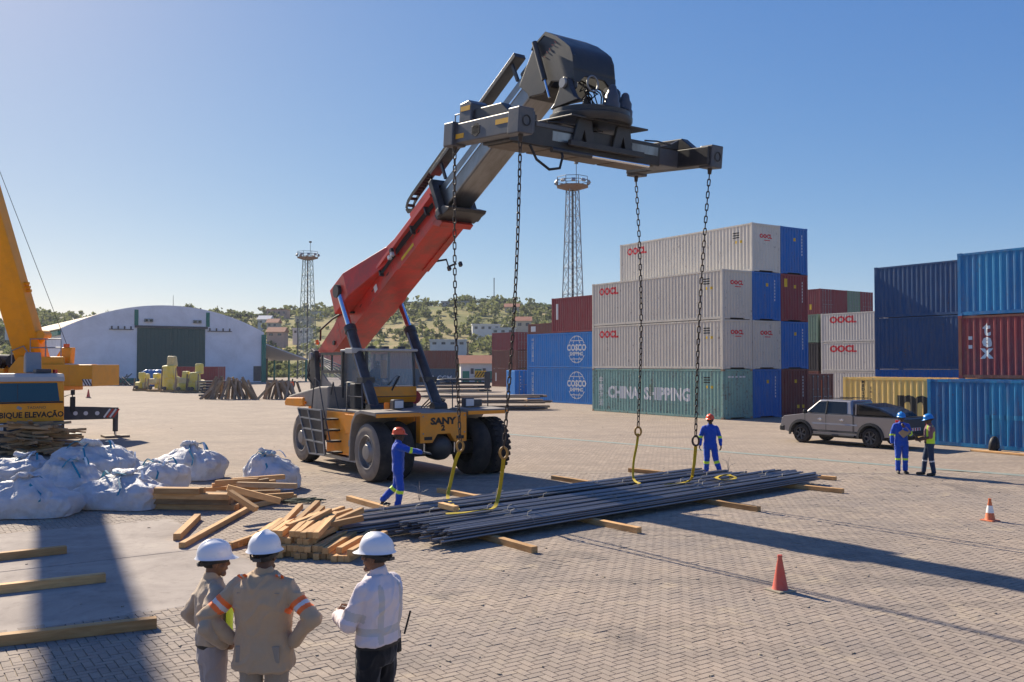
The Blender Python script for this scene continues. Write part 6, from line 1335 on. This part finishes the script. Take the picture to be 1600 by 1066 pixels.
# outrigger
iv0 = Matrix.Rotation(-GA, 4, 'Z') @ Matrix.Translation(-CR0); jp0 = iv0 @ at(180, 683); ob = Vector((2.6, jp0.y + .25, 1.12)); oe = Vector((jp0.x + .1, jp0.y, 1.05)); od = (oe - ob).normalized(); on = Vector((od.y, -od.x, 0))
og = MB().beam(ob, oe, .4, .62, w1=.34, h1=.5).build('outrigger', M['dark_grey'], cr, bevel=.02)
MB().beam(ob + Vector((.2, 0, -.42)), ob + Vector((1.2, -.05, -.42)), .45, .25).build('outrigger_box', M['dark_grey'], og)
jp = iv0 @ at(180, 683); MB().cyl(jp + Vector((0, 0, .25)), jp + Vector((0, 0, 1.15)), .11, n=14).build('jack', M['dark_grey'], og, smooth=40); MB().cyl(jp + Vector((0, 0, .08)), jp + Vector((0, 0, .3)), .055, n=10).build('jack_rod', M['chrome'], og)
MB().box(jp.x - .5, jp.x + .5, jp.y - .5, jp.y + .5, .01, .09).build('jack_pad', M['timber_grey'], og); MB().box(jp.x - 2.4, jp.x - 1.3, jp.y + .2, jp.y + 1.1, .01, .2).build('spare_pad', M['black'], og)
for k in range(4): MB().obox(oe - od * (.1 + k * .12) + on * .178, (.07, .012, .44), (0, .6, math.atan2(od.y, od.x))).build('hazard_stripe', M['white'] if k % 2 else M['red_lens'], og)
for x in (.85, 1.3, 1.7): MB().lathe([(0, .012), (.09, .012), (.09, 0)], oe - od * x + on * .19, on, 14).build('reflector', M['lamp_lens'], og)
# superstructure, slewed so that it looks to the left of the picture
SO = Vector((-20.6, 39.3, 0)); iv = Matrix.Rotation(-GA, 4, 'Z') @ Matrix.Translation(-CR0)
def sup(m, name, mat, par=cr, **kw):
    m.v = [tuple(iv @ (SO + Vector(p))) for p in m.v]; return m.build(name, mat, par, **kw)
sup(MB().lathe([(0, 1.7), (1.0, 1.7), (1.0, 2.05), (0, 2.05)], (0, 0, 0), (0, 0, 1), 28), 'slewing_ring', M['dark_grey'], smooth=40)
sup(MB().box(-3.2, 1.55, -.95, .95, 2.05, 2.35), 'slewing_platform', CY, bevel=.03)
sup(MB().prism([(-.9, 2.3), (1.6, 2.3), (1.6, 3.5), (-.3, 3.5), (-.7, 3.0)], 'y', -.98, -.8), 'side_plate', CY, bevel=.02)
sign_ = text_mesh('AT 324-1', .16); 
sup(MB().box(-3.0, -.9, -1.0, .6, 2.3, 3.0), 'engine_cover', CY, bevel=.04)
ocab = sup(MB().prism([(-3.6, 2.3), (-2.0, 2.3), (-2.0, 3.95), (-3.3, 3.95), (-3.6, 3.3)], 'y', -1.25, -.2), 'operator_cab', CY, bevel=.05)
sup(MB().prism([(-3.3, 2.9), (-2.15, 2.9), (-2.15, 3.8), (-3.2, 3.8)], 'y', -1.27, -1.255), 'cab_window', M['glass_dark'], ocab)
for x in (-1.5, -.75): sup(MB().cyl((x, -.6, 3.3), (x, .4, 3.3), .3, n=18), 'winch_drum', M['black'], smooth=40)
sup(MB().box(-.15, .3, -1.02, -.98, 2.55, 2.75), 'grab_bar', M['grey_metal'])
rl = MB()
for pts in ([(.2, -.98, 3.5), (.2, -.98, 4.25), (1.5, -.98, 4.25), (1.5, -.98, 3.5)], [(.85, -.98, 3.5), (.85, -.98, 4.25)], [(.2, -.98, 3.88), (1.5, -.98, 3.88)], [(-.6, -.95, 3.2), (-.6, -.95, 3.75), (-.1, -.95, 3.95), (.2, -.98, 3.5)]): rl.tube(pts, .028, 6)
sup(rl, 'railing', M['grey_metal'])
cwx = sup(MB().prism([(.7, 2.25), (2.05, 2.25), (2.05, 3.18), (.7, 3.18)], 'y', -1.25, 1.2), 'counterweight', CY, bevel=.03)
sup(MB().prism([(2.05, 2.25), (3.0, 2.25), (3.0, 3.16), (2.05, 3.16)], 'y', -1.35, 1.3), 'counterweight', CY, bevel=.03)
sup(MB().box(2.62, 2.98, -1.36, -1.351, 2.28, 2.55), 'hazard_panel', M['white'])
for k in range(3): sup(MB().obox((2.68 + k * .12, -1.362, 2.415), (.05, .006, .3), (0, -.55, 0)), 'hazard_stripe', M['dark_grey'])
sup(MB().prism([(.9, 3.2), (1.7, 3.2), (1.75, 3.9), (1.35, 3.9)], 'y', -.6, -.2), 'boom_anchor', CY, bevel=.03); sup(MB().cyl((1.5, -.5, 3.9), (1.5, -.5, 4.05), .12, n=12), 'beacon', M['orange'])
bd = Vector((-.09, -.42, 1.0)).normalized(); b0 = Vector((-.05, .1, 2.9)); bx = bd.cross(Vector((0, 1, 0))).normalized()
def crane_box(s0, s1, w, h, n=1):
    m = MB(); a, b = b0 + bd * s0, b0 + bd * s1; y_ = bx.cross(bd).normalized(); v = []
    for p in (a, b):
        for q, r in ((-.5, -.5), (.5, -.5), (.5, .3), (.32, .5), (-.32, .5), (-.5, .3)): v.append(p + y_ * q * w + bx * -r * h)
    return m.add(v, [(0, 1, 2, 3, 4, 5), (11, 10, 9, 8, 7, 6)] + [(k, (k + 1) % 6, 6 + (k + 1) % 6, 6 + k) for k in range(6)])
bm_ = sup(crane_box(-.6, 11.5, .95, 1.1), 'crane_boom', CY, bevel=.04)
for k, (a, b, w, h) in enumerate(((11.3, 17, .9, 1.03), (16.8, 22, .8, .92), (21.8, 27, .74, .86))): sup(crane_box(a, b, w, h), 'boom_section', CY, bm_, bevel=.03)
sup(crane_box(27, 27.6, .9, 1.2), 'boom_head', CY, bm_)
c_ = b0 + bd * 7.2 + bx * .45; sup(MB().cyl(c_ + Vector((0, -.6, 0)), c_ + Vector((0, -.8, 0)), .28, n=20), 'cable_reel', M['black'], bm_, smooth=40)
for k in range(3): q = b0 + bd * (3.6 + k * .16) - bx * .72; sup(MB().cyl(q, q + Vector((-.18, 0, 0)), .07, n=10), 'hose_guide', CY, bm_)
q = b0 + bd * 1.6 - bx * .7; sup(MB().cyl(q + Vector((0, -.3, 0)), q + Vector((0, .3, 0)), .2, n=14), 'cylinder_head', CY, bm_); sup(MB().cyl(b0 + Vector((-1.5, 0, -.3)), q, .22, n=18), 'luffing_cylinder', CY, smooth=40)
sup(MB().tube([(1.5, -.3, 3.8), tuple(b0 + bd * 27 + bx * .9)], .012, 5), 'hoist_rope', M['black'])
# boom lettering, running up the near face
ym = bx.cross(bd).normalized(); fn = ym if ym.y < 0 else -ym
me = text_mesh('ELEVAÇÃO', .42, bold=.01); upv = bx if fn.cross(bd).dot(bx) < 0 else bx
Mx = Matrix((bd, bx * (1 if bd.cross(bx).dot(fn) > 0 else -1), fn)).transposed().to_4x4(); ctr = b0 + bd * 9.0 + fn * .481 + bx * .12
me.transform(Matrix.Translation(ctr) @ Mx); me.transform(iv @ Matrix.Translation(SO)); obj('lettering', me, M['print_black'], bm_)
bpy.data.meshes.remove(sign_)

# ------------------------------------------------------------------ white bulk bags
def bagmat():
    t = NT('woven white bag'); v = t.coords(); n = t.noise(v, 3, 5, .6); w = t.noise(v, 130, 2)
    t.col(t.ramp(n, [(.3, (.58, .57, .58)), (.6, (.74, .74, .77)), (.8, (.66, .63, .6))])); t.b.inputs['Roughness'].default_value = .5; t.b.inputs['Specular IOR Level'].default_value = .35
    t.bump(t.math('ADD', w, t.math('MULTIPLY', t.noise(v, 9, 5, .6, .8), 5.0)), .6, .02)
    tr = t.n('BsdfTranslucent'); tr.inputs[0].default_value = (.7, .7, .72, 1); mx = t.n('MixShader'); mx.inputs[0].default_value = .18
    t.l(t.b.outputs[0], mx.inputs[1]); t.l(tr.outputs[0], mx.inputs[2]); t.l(mx.outputs[0], t.t.nodes['Material Output'].inputs[0]); return t.m
BAG = bagmat(); BLU = pm('teal strap', (.02, .22, .32), .6, var=.2)
def bag_mesh(w, d, h, seed, tie=(.0, .0), pleat=1.0, neck=True):
    r5 = random.Random(seed); NU, NV = 84, 40; v = []; f = []; ph = [r5.uniform(0, 6.3) for _ in range(5)]; ofs = Vector((seed * 3.1, seed * 1.7, 0))
    for j in range(NV + 1):
        t = j / NV
        if t < .12: r, z = .80 + .2 * math.sin(t / .12 * math.pi / 2), h * .03 * t / .12
        elif t < .5: q = (t - .12) / .38; r, z = 1.0 + .05 * math.sin(q * math.pi), h * (.03 + .47 * q)
        elif t < .86: q = (t - .5) / .36; r, z = 1.0 - .86 * q ** 1.02, h * (.5 + .36 * math.sin(q * math.pi / 2))
        else: q = (t - .86) / .14; r, z = .14 + .13 * math.sin(q * math.pi * .85), h * (.86 + .14 * q)
        if not neck and t >= .5: q = (t - .5) / .5; r, z = max(.01, math.cos(q * math.pi / 2) ** .45), h * (.5 + .5 * math.sin(q * math.pi / 2) ** .8)
        k_ = min(1, max(0, (z / h - .25) / .6))
        for i in range(NU):
            a = 2 * math.pi * i / NU; c_, s_ = math.cos(a), math.sin(a); e = 2 / 3.2
            x = math.copysign(abs(c_) ** e, c_) * w / 2; y = math.copysign(abs(s_) ** e, s_) * d / 2
            pl = 1 + pleat * k_ * (.09 * math.sin(9 * a + ph[0] + t) + .07 * math.sin(15 * a + ph[1] + 2 * t) + .03 * math.sin(29 * a + ph[2])) + .05 * math.sin(2 * a + ph[3]) + .04 * math.sin(3 * a + ph[4])
            p = Vector((x * r * pl + tie[0] * k_ * k_, y * r * pl + tie[1] * k_ * k_, z))
            if t > .1:
                n_ = mnoise.noise(p * 1.7 + ofs) * .17 + (.6 - 2.4 * abs(mnoise.noise(Vector((p.x * 3.4, p.y * 3.4, p.z * 2.2)) + ofs))) * .07 + (.5 - 2 * abs(mnoise.noise(p * 7 + ofs))) * .02; q = Vector((p.x - tie[0] * k_, p.y - tie[1] * k_, (z - h * .3) * .8)).normalized(); p += q * n_ * min(1, t * 4)
                p.z = max(.012, p.z)
            v.append(p)
    f = [(j * NU + i, j * NU + (i + 1) % NU, (j + 1) * NU + (i + 1) % NU, (j + 1) * NU + i) for j in range(NV) for i in range(NU)] + [tuple(range(NU))[::-1], tuple(range(NV * NU, NV * NU + NU))]
    return MB().add(v, f).mesh('bag_body')
def bulk_bag(px, py, w, d, h, rz, seed, label, tie=(0, 0), mat=None, group='white bulk bags at the left', name='bulk_bag', cat='bag', straps=True, pleat=1.0):
    p = at(px, py); p = p + Vector((0, d * .35, 0)); t = empty(name, (p.x, p.y, .012), rz, label, cat, group)
    obj('bag_body', bag_mesh(w, d, h, seed, tie, pleat, straps), mat or BAG, t, smooth=80)
    if not straps: return t
    r5 = random.Random(seed + 50)
    for k in range(3):
        a = r5.uniform(0, 6.3); b = a + r5.uniform(.5, 1.4); ra = .3
        P0 = Vector((math.cos(a) * w * ra + tie[0] * .6, math.sin(a) * d * ra + tie[1] * .6, h * .8)); P1 = Vector((math.cos(b) * w * .2 + tie[0], math.sin(b) * d * .2 + tie[1], h * .93)); mid = (P0 + P1) / 2 + Vector((0, 0, .12))
        MB().tube([P0, P0 * .5 + mid * .5 + Vector((0, 0, .03)), mid, P1 * .5 + mid * .5, P1], 0, flat=(.05, .012, (0, 0, 1))).build('lifting_strap', BLU if k < 2 else M['white'], t)
    a = -1.57 + r5.uniform(-.7, .5); 
    MB().tube([(math.cos(a) * w * .1 + tie[0], math.sin(a) * d * .1 + tie[1], h * .92), (math.cos(a) * w * .3 + tie[0] * .6, math.sin(a) * d * .3 + tie[1] * .5, h * .83), (math.cos(a + .15) * w * .45, math.sin(a + .15) * d * .47, h * .62), (math.cos(a + .1) * w * .53, math.sin(a + .1) * d * .56, h * .45)], 0, flat=(.045, .01, (0, -1, .3))).build('strap', BLU, t)
bulk_bag(28, 812, 1.7, 1.3, .82, .1, 1, 'white bulk bag nearest the picture corner, slumped with a pointed top', (-.1, 0))
bulk_bag(88, 786, 1.5, 1.3, .98, .3, 2, 'white bulk bag with a tall peaked neck behind the corner bag', (.05, .05))
bulk_bag(176, 798, 1.9, 1.25, .78, -.1, 3, 'wide flat-topped white bulk bag in front, beside the sawn timber', (.0, .1), pleat=.6)
bulk_bag(130, 756, 2.1, 1.4, 1.12, .2, 4, 'tallest white bulk bag in the heap, with teal straps on its crown', (-.05, .1))
bulk_bag(178, 752, 1.4, 1.1, .7, .7, 5, 'small crumpled white bulk bag in the middle of the heap', (.15, .1), pleat=1.6)
bulk_bag(238, 771, 1.35, 1.1, .8, .4, 6, 'white bulk bag right behind the wide flat-topped one', (.05, .0), pleat=1.4)
bulk_bag(288, 752, 1.75, 1.3, 1.0, -.3, 7, 'large white bulk bag at the right end of the heap', (-.1, .1))
bulk_bag(418, 768, 1.4, 1.1, .98, .2, 8, 'lone white bulk bag behind the crossed timber', (-.1, .0), pleat=1.3)
bulk_bag(14, 757, 1.7, 1.2, .75, .0, 9, 'rounded white bulk bag at the left edge in front of the old timber heap', (.1, .1), pleat=.6)

# ------------------------------------------------------------------ sawn timber
FB = 'three timber beams in the left foreground'
for k, (a, b, l) in enumerate((((103, 866), (-60, 884), 'upper of the three'), ((162, 911), (-60, 936), 'middle one of the three'), ((245, 983), (-60, 1018), 'nearest and longest of the three'))):
    A, Bp = at(*a), at(*b); A.z = Bp.z = .018; plank(Bp, A, .13, .125, M['timber'], f'sawn timber beam on the concrete in the left foreground, {l}', FB)
r6 = random.Random(5); GA_ = 'short sawn timbers in the near pile'; LA = 'short sawn timber in the near pile behind the men'
def pl(a, b, za, zb, w=.1, h=.1, mat='timber', label=LA, group=GA_, roll=0.): A, Bp = at(*a, za), at(*b, zb); return plank(A, Bp, w, h, M[mat], label, group, roll=roll)
pl((284, 857), (394, 795), .02, .03, .11, .1, label='long sawn timber slanting at the left of the near pile', group='loose timbers by the near pile'); pl((276, 845), (309, 812), .02, .02, .13, .12, label='short thick timber block lying apart left of the near pile', group='loose timbers by the near pile')
base = at(394, 869)
for row in range(4):
    for j in range(17):
        sec = 'left, squared-up' if j < 6 else 'middle, tumbled' if j < 11 else 'right, flat-laid'
        if row >= (4, 4, 2)[0 if j < 6 else 1 if j < 11 else 2] or (row == 3 and j in (0, 5)) or (row == 1 and j > 12 and j % 2): continue
        an = R((r6.uniform(-2, 2) if j < 6 else r6.uniform(-16, 9) if j < 11 else r6.uniform(-4, 2)) - .5 * j); dd = Vector((-math.sin(an), math.cos(an), 0))
        c = base + Vector((j * .104 + (.05 if row % 2 else 0), -.038 * j + r6.uniform(-.06, .12) + (.05 * row if j > 5 else 0), .02 + row * .102)); L = (1.35 if j < 6 else 1.6) + r6.uniform(-.15, .15)
        e = c + dd * L; e.z += r6.uniform(0, .12) if 6 <= j < 11 and row > 0 else 0
        plank(c, e, .1, .1, M['timber'], f'short sawn timber in the {sec} part of the near pile, ' + ('ground layer' if row == 0 else 'upper layers'), GA_)
for k in range(9):
    c = at(436 + k * 9 + r6.uniform(-4, 4), 858 + r6.uniform(-8, 4)); an = R(r6.uniform(-60, 5)); dd = Vector((math.sin(-an), math.cos(an), 0)); c.z = .3 + (.06 * k) % .12; e = c + dd * r6.uniform(.7, 1.1); e.z = c.z + r6.uniform(.05, .25); plank(c, e, .1, .1, M['timber'], 'loose sawn timber lying askew on top of the near pile', GA_)
for k in range(6):
    c = at(352 + k * 8, 862 - 2 * k); dd = Vector((.4 + r6.uniform(-.1, .2), .9, 0)).normalized(); c.z = .02 + .02 * (k % 2); e = c + dd * r6.uniform(.9, 1.3); e.z = c.z + r6.uniform(0, .16); plank(c, e, .09, .09, M['timber'], 'slanting sawn timber at the left end of the near pile', GA_)
GB = 'long sawn timbers in the crossed pile'; LB_ = 'long sawn timber in the crossed pile beside the white bags'
for row, (x0, x1, y0, y1, n) in enumerate(((220, 382, 796, 799, 4), (228, 372, 797, 799, 4), (235, 368, 798, 800, 3), (246, 330, 799, 800, 2))):
    for j in range(n):
        A, Bp = at(x0 - 6 + r6.uniform(-3, 3), y0), at(x1 - 14 + r6.uniform(-6, 6), y1); o_ = Vector((0, .13 * j, 0)); A += o_; Bp += o_; A.z = Bp.z = .018 + row * .122; plank(A, Bp, .12, .12, M['timber' if r6.random() < .6 else 'timber_old'], 'long sawn timber lying flat in the crossed pile beside the bags, ' + ('bottom layer', 'second layer', 'third layer', 'top layer')[row], GB)
for k in range(15):
    c = at(318 + r6.uniform(0, 62), 792 - r6.uniform(0, 9)); an = r6.uniform(-.5, .7); dd = Vector((math.cos(an), math.sin(an), 0)); c.z = .02 + .1 * (k % 5); e = c + dd * r6.uniform(.8, 1.5); e.z = c.z + r6.uniform(-.02, .14); plank(c, e, .11, .11, M['timber' if k % 3 else 'timber_old'], 'sawn timber jumbled at the right end of the crossed pile', GB)
A, Bp = at(352, 766, .62), at(438, 788, .28); plank(A, Bp, .12, .12, M['timber'], 'upper of two long timbers leaning across the top of the crossed pile', GB)
A, Bp = at(356, 772, .6), at(400, 800, .28); plank(A, Bp, .13, .1, M['timber'], 'lower of two timbers leaning across the top of the crossed pile', GB)
pl((382, 797), (462, 779), .03, .03, .1, .1, label='timber lying flat at the right foot of the crossed pile', group=GB)
ROPE = pm('dark rope', (.06, .075, .05), .8, var=.4, scale=20); m = MB(); r7 = random.Random(2)
for q in range(5):
    pts = []; c = at(455, 786)
    for k in range(16): a = k * .75 + q; pts.append(c + Vector((.55 * math.cos(a) * r7.uniform(.4, 1.1) + q * .08, .28 * math.sin(a) * r7.uniform(.4, 1.2), .04 + .05 * r7.random())))
    m.tube(pts, .014, 5)
tag(m.build('rope_tangle', ROPE, smooth=60), 'tangle of dark rope lying right of the crossed timber pile', 'rope')
GC = 'old timbers in the heap by the crane'; hc = at(38, 716) + Vector((0, 1.1, 0))
for k in range(85):
    a = r6.uniform(0, math.pi); z = (k / 85) ** 1.0 * 1.08; s = 1 - z / 1.8; c = hc + Vector((r6.gauss(0, .62 * s), r6.gauss(0, .5 * s), .02 + z)); L = r6.uniform(.7, 1.9); d = Vector((math.cos(a) * .9, math.sin(a) * .6, r6.uniform(-.14, .14) if z > .15 else 0)).normalized(); d2 = d * L / 2
    A, Bp = c - d2, c + d2; A.z = max(.02, A.z); Bp.z = max(.02, Bp.z); plank(A, Bp, *((.09, .09) if k % 3 else (.14, .05)), M['timber_old'], ('weathered flat board' if k % 3 == 0 else 'weathered squared timber') + ' in the ' + ('bottom' if z < .3 else 'middle' if z < .65 else 'top') + ' of the heap before the crane cab', GC)

# ------------------------------------------------------------------ things in the middle distance
def pole_tent(px0, px1, ytop, ybase, n, label):
    c = at((px0 + px1) / 2, ybase); k = c.y / 1414; w = (px1 - px0) * k; h = (ybase - ytop) * k
    t = empty('timber_pole_stack', (c.x, c.y, 0), 0, label, 'timber stack', 'leaning pole stacks'); r8 = random.Random(px0)
    for i in range(n):
        u = -.5 + (i + .5) / n; y = r8.uniform(-.9, .9); L = h * 1.08
        MB().beam((u * w, y, .02), (u * w * .5 + r8.uniform(-.5, .5), y * .2, L * r8.uniform(.8, 1.03)), .2, .15, up=(0, 1, 0)).build('pole', M['timber_grey'] if i % 3 else M['timber_old'], t)
pole_tent(312, 404, 592, 624, 34, 'tent-like stack of leaning weathered poles, left one'); pole_tent(405, 472, 596, 624, 26, 'tent-like stack of leaning weathered poles, nearer the machine')
def pole_pile(px0, px1, ytop, ybase, label, rows, mat='timber_grey', rr=.09, seed=1, tilt=.06, depth=1.6):
    c = at((px0 + px1) / 2, ybase); k = c.y / 1414; w = (px1 - px0) * k; h = (ybase - ytop) * k; r8 = random.Random(seed)
    t = empty('pole_pile', (c.x, c.y, 0), tilt, label, 'pole pile', 'piles of poles on the yard')
    for q in range(rows):
        for j in range(7):
            z = .05 + rr + (h - rr * 2) * q / max(1, rows - 1); L = w * r8.uniform(.82, 1.0); x = r8.uniform(-.06, .06) * w; y = j / 6 * depth; a = r8.uniform(-.05, .05)
            MB().tube([(x - L / 2, y - a * L / 2, z), (x + L / 2, y + a * L / 2, z + r8.uniform(-.04, .04))], [rr * r8.uniform(.7, 1.1), rr * r8.uniform(.6, 1)], 7).build('pole', M[mat] if (q + j) % 3 else M['dark_grey'], t, smooth=60)
        for x in (-.3, .25):
            if q < rows - 1: MB().box(x * w - .06, x * w + .06, 0, depth, .05 + rr * 2 + (h - rr * 2) * q / max(1, rows - 1) - rr * .3, .05 + rr * 2.3 + (h - rr * 2) * q / max(1, rows - 1)).build('spacer', M['timber'], t)
pole_pile(716, 860, 619, 641, 'long pile of grey poles with timber spacers behind the right wheels', 3, seed=3, depth=2.2); pole_pile(688, 766, 592, 613, 'dark pile of poles in front of the far brown containers', 4, 'black', .13, 4); pole_pile(652, 745, 603, 622, 'pile of thin poles right of the cab', 3, seed=6)
pole_pile(313, 352, 596, 620, 'rack of slatted dark planks beside the yellow equipment', 6, 'dark_grey', .08, 8, .4)
p = at(751, 611); hb = empty('hazard_block', (p.x, p.y, 0), 0, 'small yellow and black hazard block on top of the far pole pile', 'block')
hb.location.z = 1.62; MB().box(-.7, .7, -.3, .3, 0, .8).build('block', pm('hazard yellow', (.6, .36, .02), .6), hb, bevel=.03)
for k in range(4): MB().obox((-.5 + k * .34, -.31, .4), (.12, .012, .75), (0, .6, 0)).build('stripe', M['black'], hb)
# yellow wrapped equipment by the warehouse
YW = pm('yellow plastic wrap', (.78, .6, .04), .4, var=.25, scale=1.2, dirt=(.62, .6, .5), damt=.4, dscale=1.5); CWp = pm('cream wrapped machine', (.68, .56, .28), .5, var=.25, scale=1.4, dirt=(.3, .25, .15), damt=.4)
def wrapped(px, py, w, d, h, mt, sd, lab):
    p = at(px, py); t = empty('wrapped_load', (p.x, p.y + d / 2, 0), .2, lab, 'wrapped load', 'wrapped loads by the warehouse'); r8 = random.Random(sd)
    MB().box(-w * .48, w * .48, -d * .48, d * .48, .02, .25).build('pallet', M['timber_old'], t)
    for k in range(6):
        z = .26 + (h - .8) * (k // 2) / 2.4; q = 1 - (k // 2) * .2; sx, sy, sz = w * r8.uniform(.35, .6) * q, d * r8.uniform(.4, .7) * q, h * r8.uniform(.28, .42)
        MB().obox((r8.uniform(-.24, .24) * w * q, r8.uniform(-.15, .15) * d, z + sz / 2), (sx, sy, sz), (r8.uniform(-.12, .12), r8.uniform(-.12, .12), r8.uniform(-.6, .6))).build('wrapped_piece', mt if k % 3 else (CWp if mt is YW else YW), t, bevel=.14, seg=3)
    for x in (-.3, .3): MB().cyl((x * w, -d * .5, .45), (x * w, -d * .38, .45), .22, n=14).build('roller', M['dark_grey'], t, smooth=40)
    for x in (-.42, .1): MB().beam((x * w, -d * .5, .25), (x * w + .1, -d * .46, h * .7), .12, .1).build('brace', M['brown_brace'] if 'brown_brace' in M else M['timber_grey'], t)
for a_ in ((220, 611, 2.4, 2, 2.2, YW, 31, 'yellow wrapped pallet load, leftmost of the row by the warehouse'), (242, 612, 2.4, 2, 2.2, YW, 32, 'yellow wrapped pallet load, second from the left by the warehouse'), (266, 613, 2.9, 2.2, 4.0, CWp, 33, 'tall cream-yellow wrapped machine in the row by the warehouse'), (286, 614, 2.4, 2, 2.3, YW, 34, 'yellow wrapped load right of the tall wrapped machine'), (302, 614, 2.3, 2, 3.0, YW, 35, 'bulky yellow wrapped load at the right end of the row')): wrapped(*a_)
p = at(232, 600); tag(bulk_bag(238, 604, 3.2, 2, 2.4, 0, 41, 'bright blue tarpaulin heap behind the yellow loads', (0, 0), pm('blue tarp', (.03, .16, .4), .4), 'wrapped loads by the warehouse', 'tarpaulin_heap', 'tarpaulin', False), None)
m = MB(); p = at(196, 603)
for k in range(16): a = r6.uniform(0, 6.3); m.beam(p + Vector((r6.gauss(0, 1), r6.gauss(0, .6), .1)), p + Vector((r6.gauss(0, 1.2), r6.gauss(0, .6), r6.uniform(.3, 1.9))), .16, .1)
tag(m.build('scrap_heap', M['dark_grey']), 'heap of dark scrap metal beside the warehouse wall', 'scrap')
# cones, backpack, plank by the container
def cone(px, py, h, mat, label, band=False, tilt=0.):
    p = at(px, py); t = empty('traffic_cone', (p.x, p.y, .012), .5, label, 'traffic cone', 'traffic cones on the yard'); s = h / .5
    MB().box(-.15 * s, .15 * s, -.15 * s, .15 * s, 0, .03 * s).build('base', mat if band else pm('worn cone base', (.3, .26, .19), .8, var=.3), t, bevel=.012)
    MB().lathe([(.115 * s, .03 * s), (.105 * s, .05 * s), (.03 * s, .46 * s), (.034 * s, .47 * s), (.032 * s, .5 * s), (0, .5 * s)], (0, 0, 0), (0, 0, 1), 24).build('cone', mat, t, smooth=40)
    if band: MB().lathe([(.0835 * s, .185 * s), (.0555 * s, .345 * s)], (0, 0, 0), (0, 0, 1), 24).build('white_band', M['white'], t, smooth=60)
cone(1219, 925, .5, M['cone_red'], 'faded red traffic cone in the right foreground'); cone(1547, 815, .45, M['cone_orange'], 'orange traffic cone with white band at the right edge', True); cone(138, 622, .8, M['cone_red'], 'tiny red cone far off near the crane outrigger')
p = at(1553, 705); bk = empty('backpack', (p.x, p.y, 0), .6, 'black backpack leaning against the blue container', 'backpack')
m = MB(); m.loft([ering((0, -.05 * z, z), rx, ry) for z, rx, ry in ((.0, .2, .13), (.12, .24, .16), (.3, .23, .15), (.45, .17, .11), (.54, .07, .05))]); m.build('bag', M['black'], bk, smooth=60); MB().tube([(-.05, -.16, .1), (-.07, -.2, .3), (-.02, -.15, .5)], .018, 6).build('strap', M['dark_grey'], bk); MB().ball((.02, -.2, .05), (.09, .05, .07), 10, 8).build('pocket', M['grey_metal'], bk, smooth=60)
A, Bp = at(1518, 705), at(1640, 716); A.z = Bp.z = .01; plank(A, Bp, .22, .06, M['timber'], 'long plank on the ground along the blue container', 'offcuts around the bars')
# scraps of paper and grit on the yard
m = MB()
for k in range(240):
    p = at(r6.uniform(0, 1600), r6.choice((r6.uniform(640, 760), r6.uniform(760, 1060)))); s = r6.uniform(.008, .026); a = r6.uniform(0, 6)
    m.obox((p.x, p.y, .02), (s * 2, s, s * .8), (0, 0, a))
tag(m.build('grit', pm('grit', (.3, .25, .19), .9, var=.4)), 'loose grit and chips scattered over the paving', kind='stuff')
# ------------------------------------------------------------------ hazy air
HZ = NT('hazy air'); HZ.t.nodes.remove(HZ.b); pv = HZ.t.nodes.new('ShaderNodeVolumePrincipled'); pv.inputs['Color'].default_value = (.82, .88, 1, 1); pv.inputs['Density'].default_value = .00017; pv.inputs['Anisotropy'].default_value = .2
HZ.t.links.new(pv.outputs[0], HZ.t.nodes['Material Output'].inputs['Volume'])
tag(MB().box(-420, 420, -30, 660, -12, 64).build('haze', HZ.m), kind='stuff')
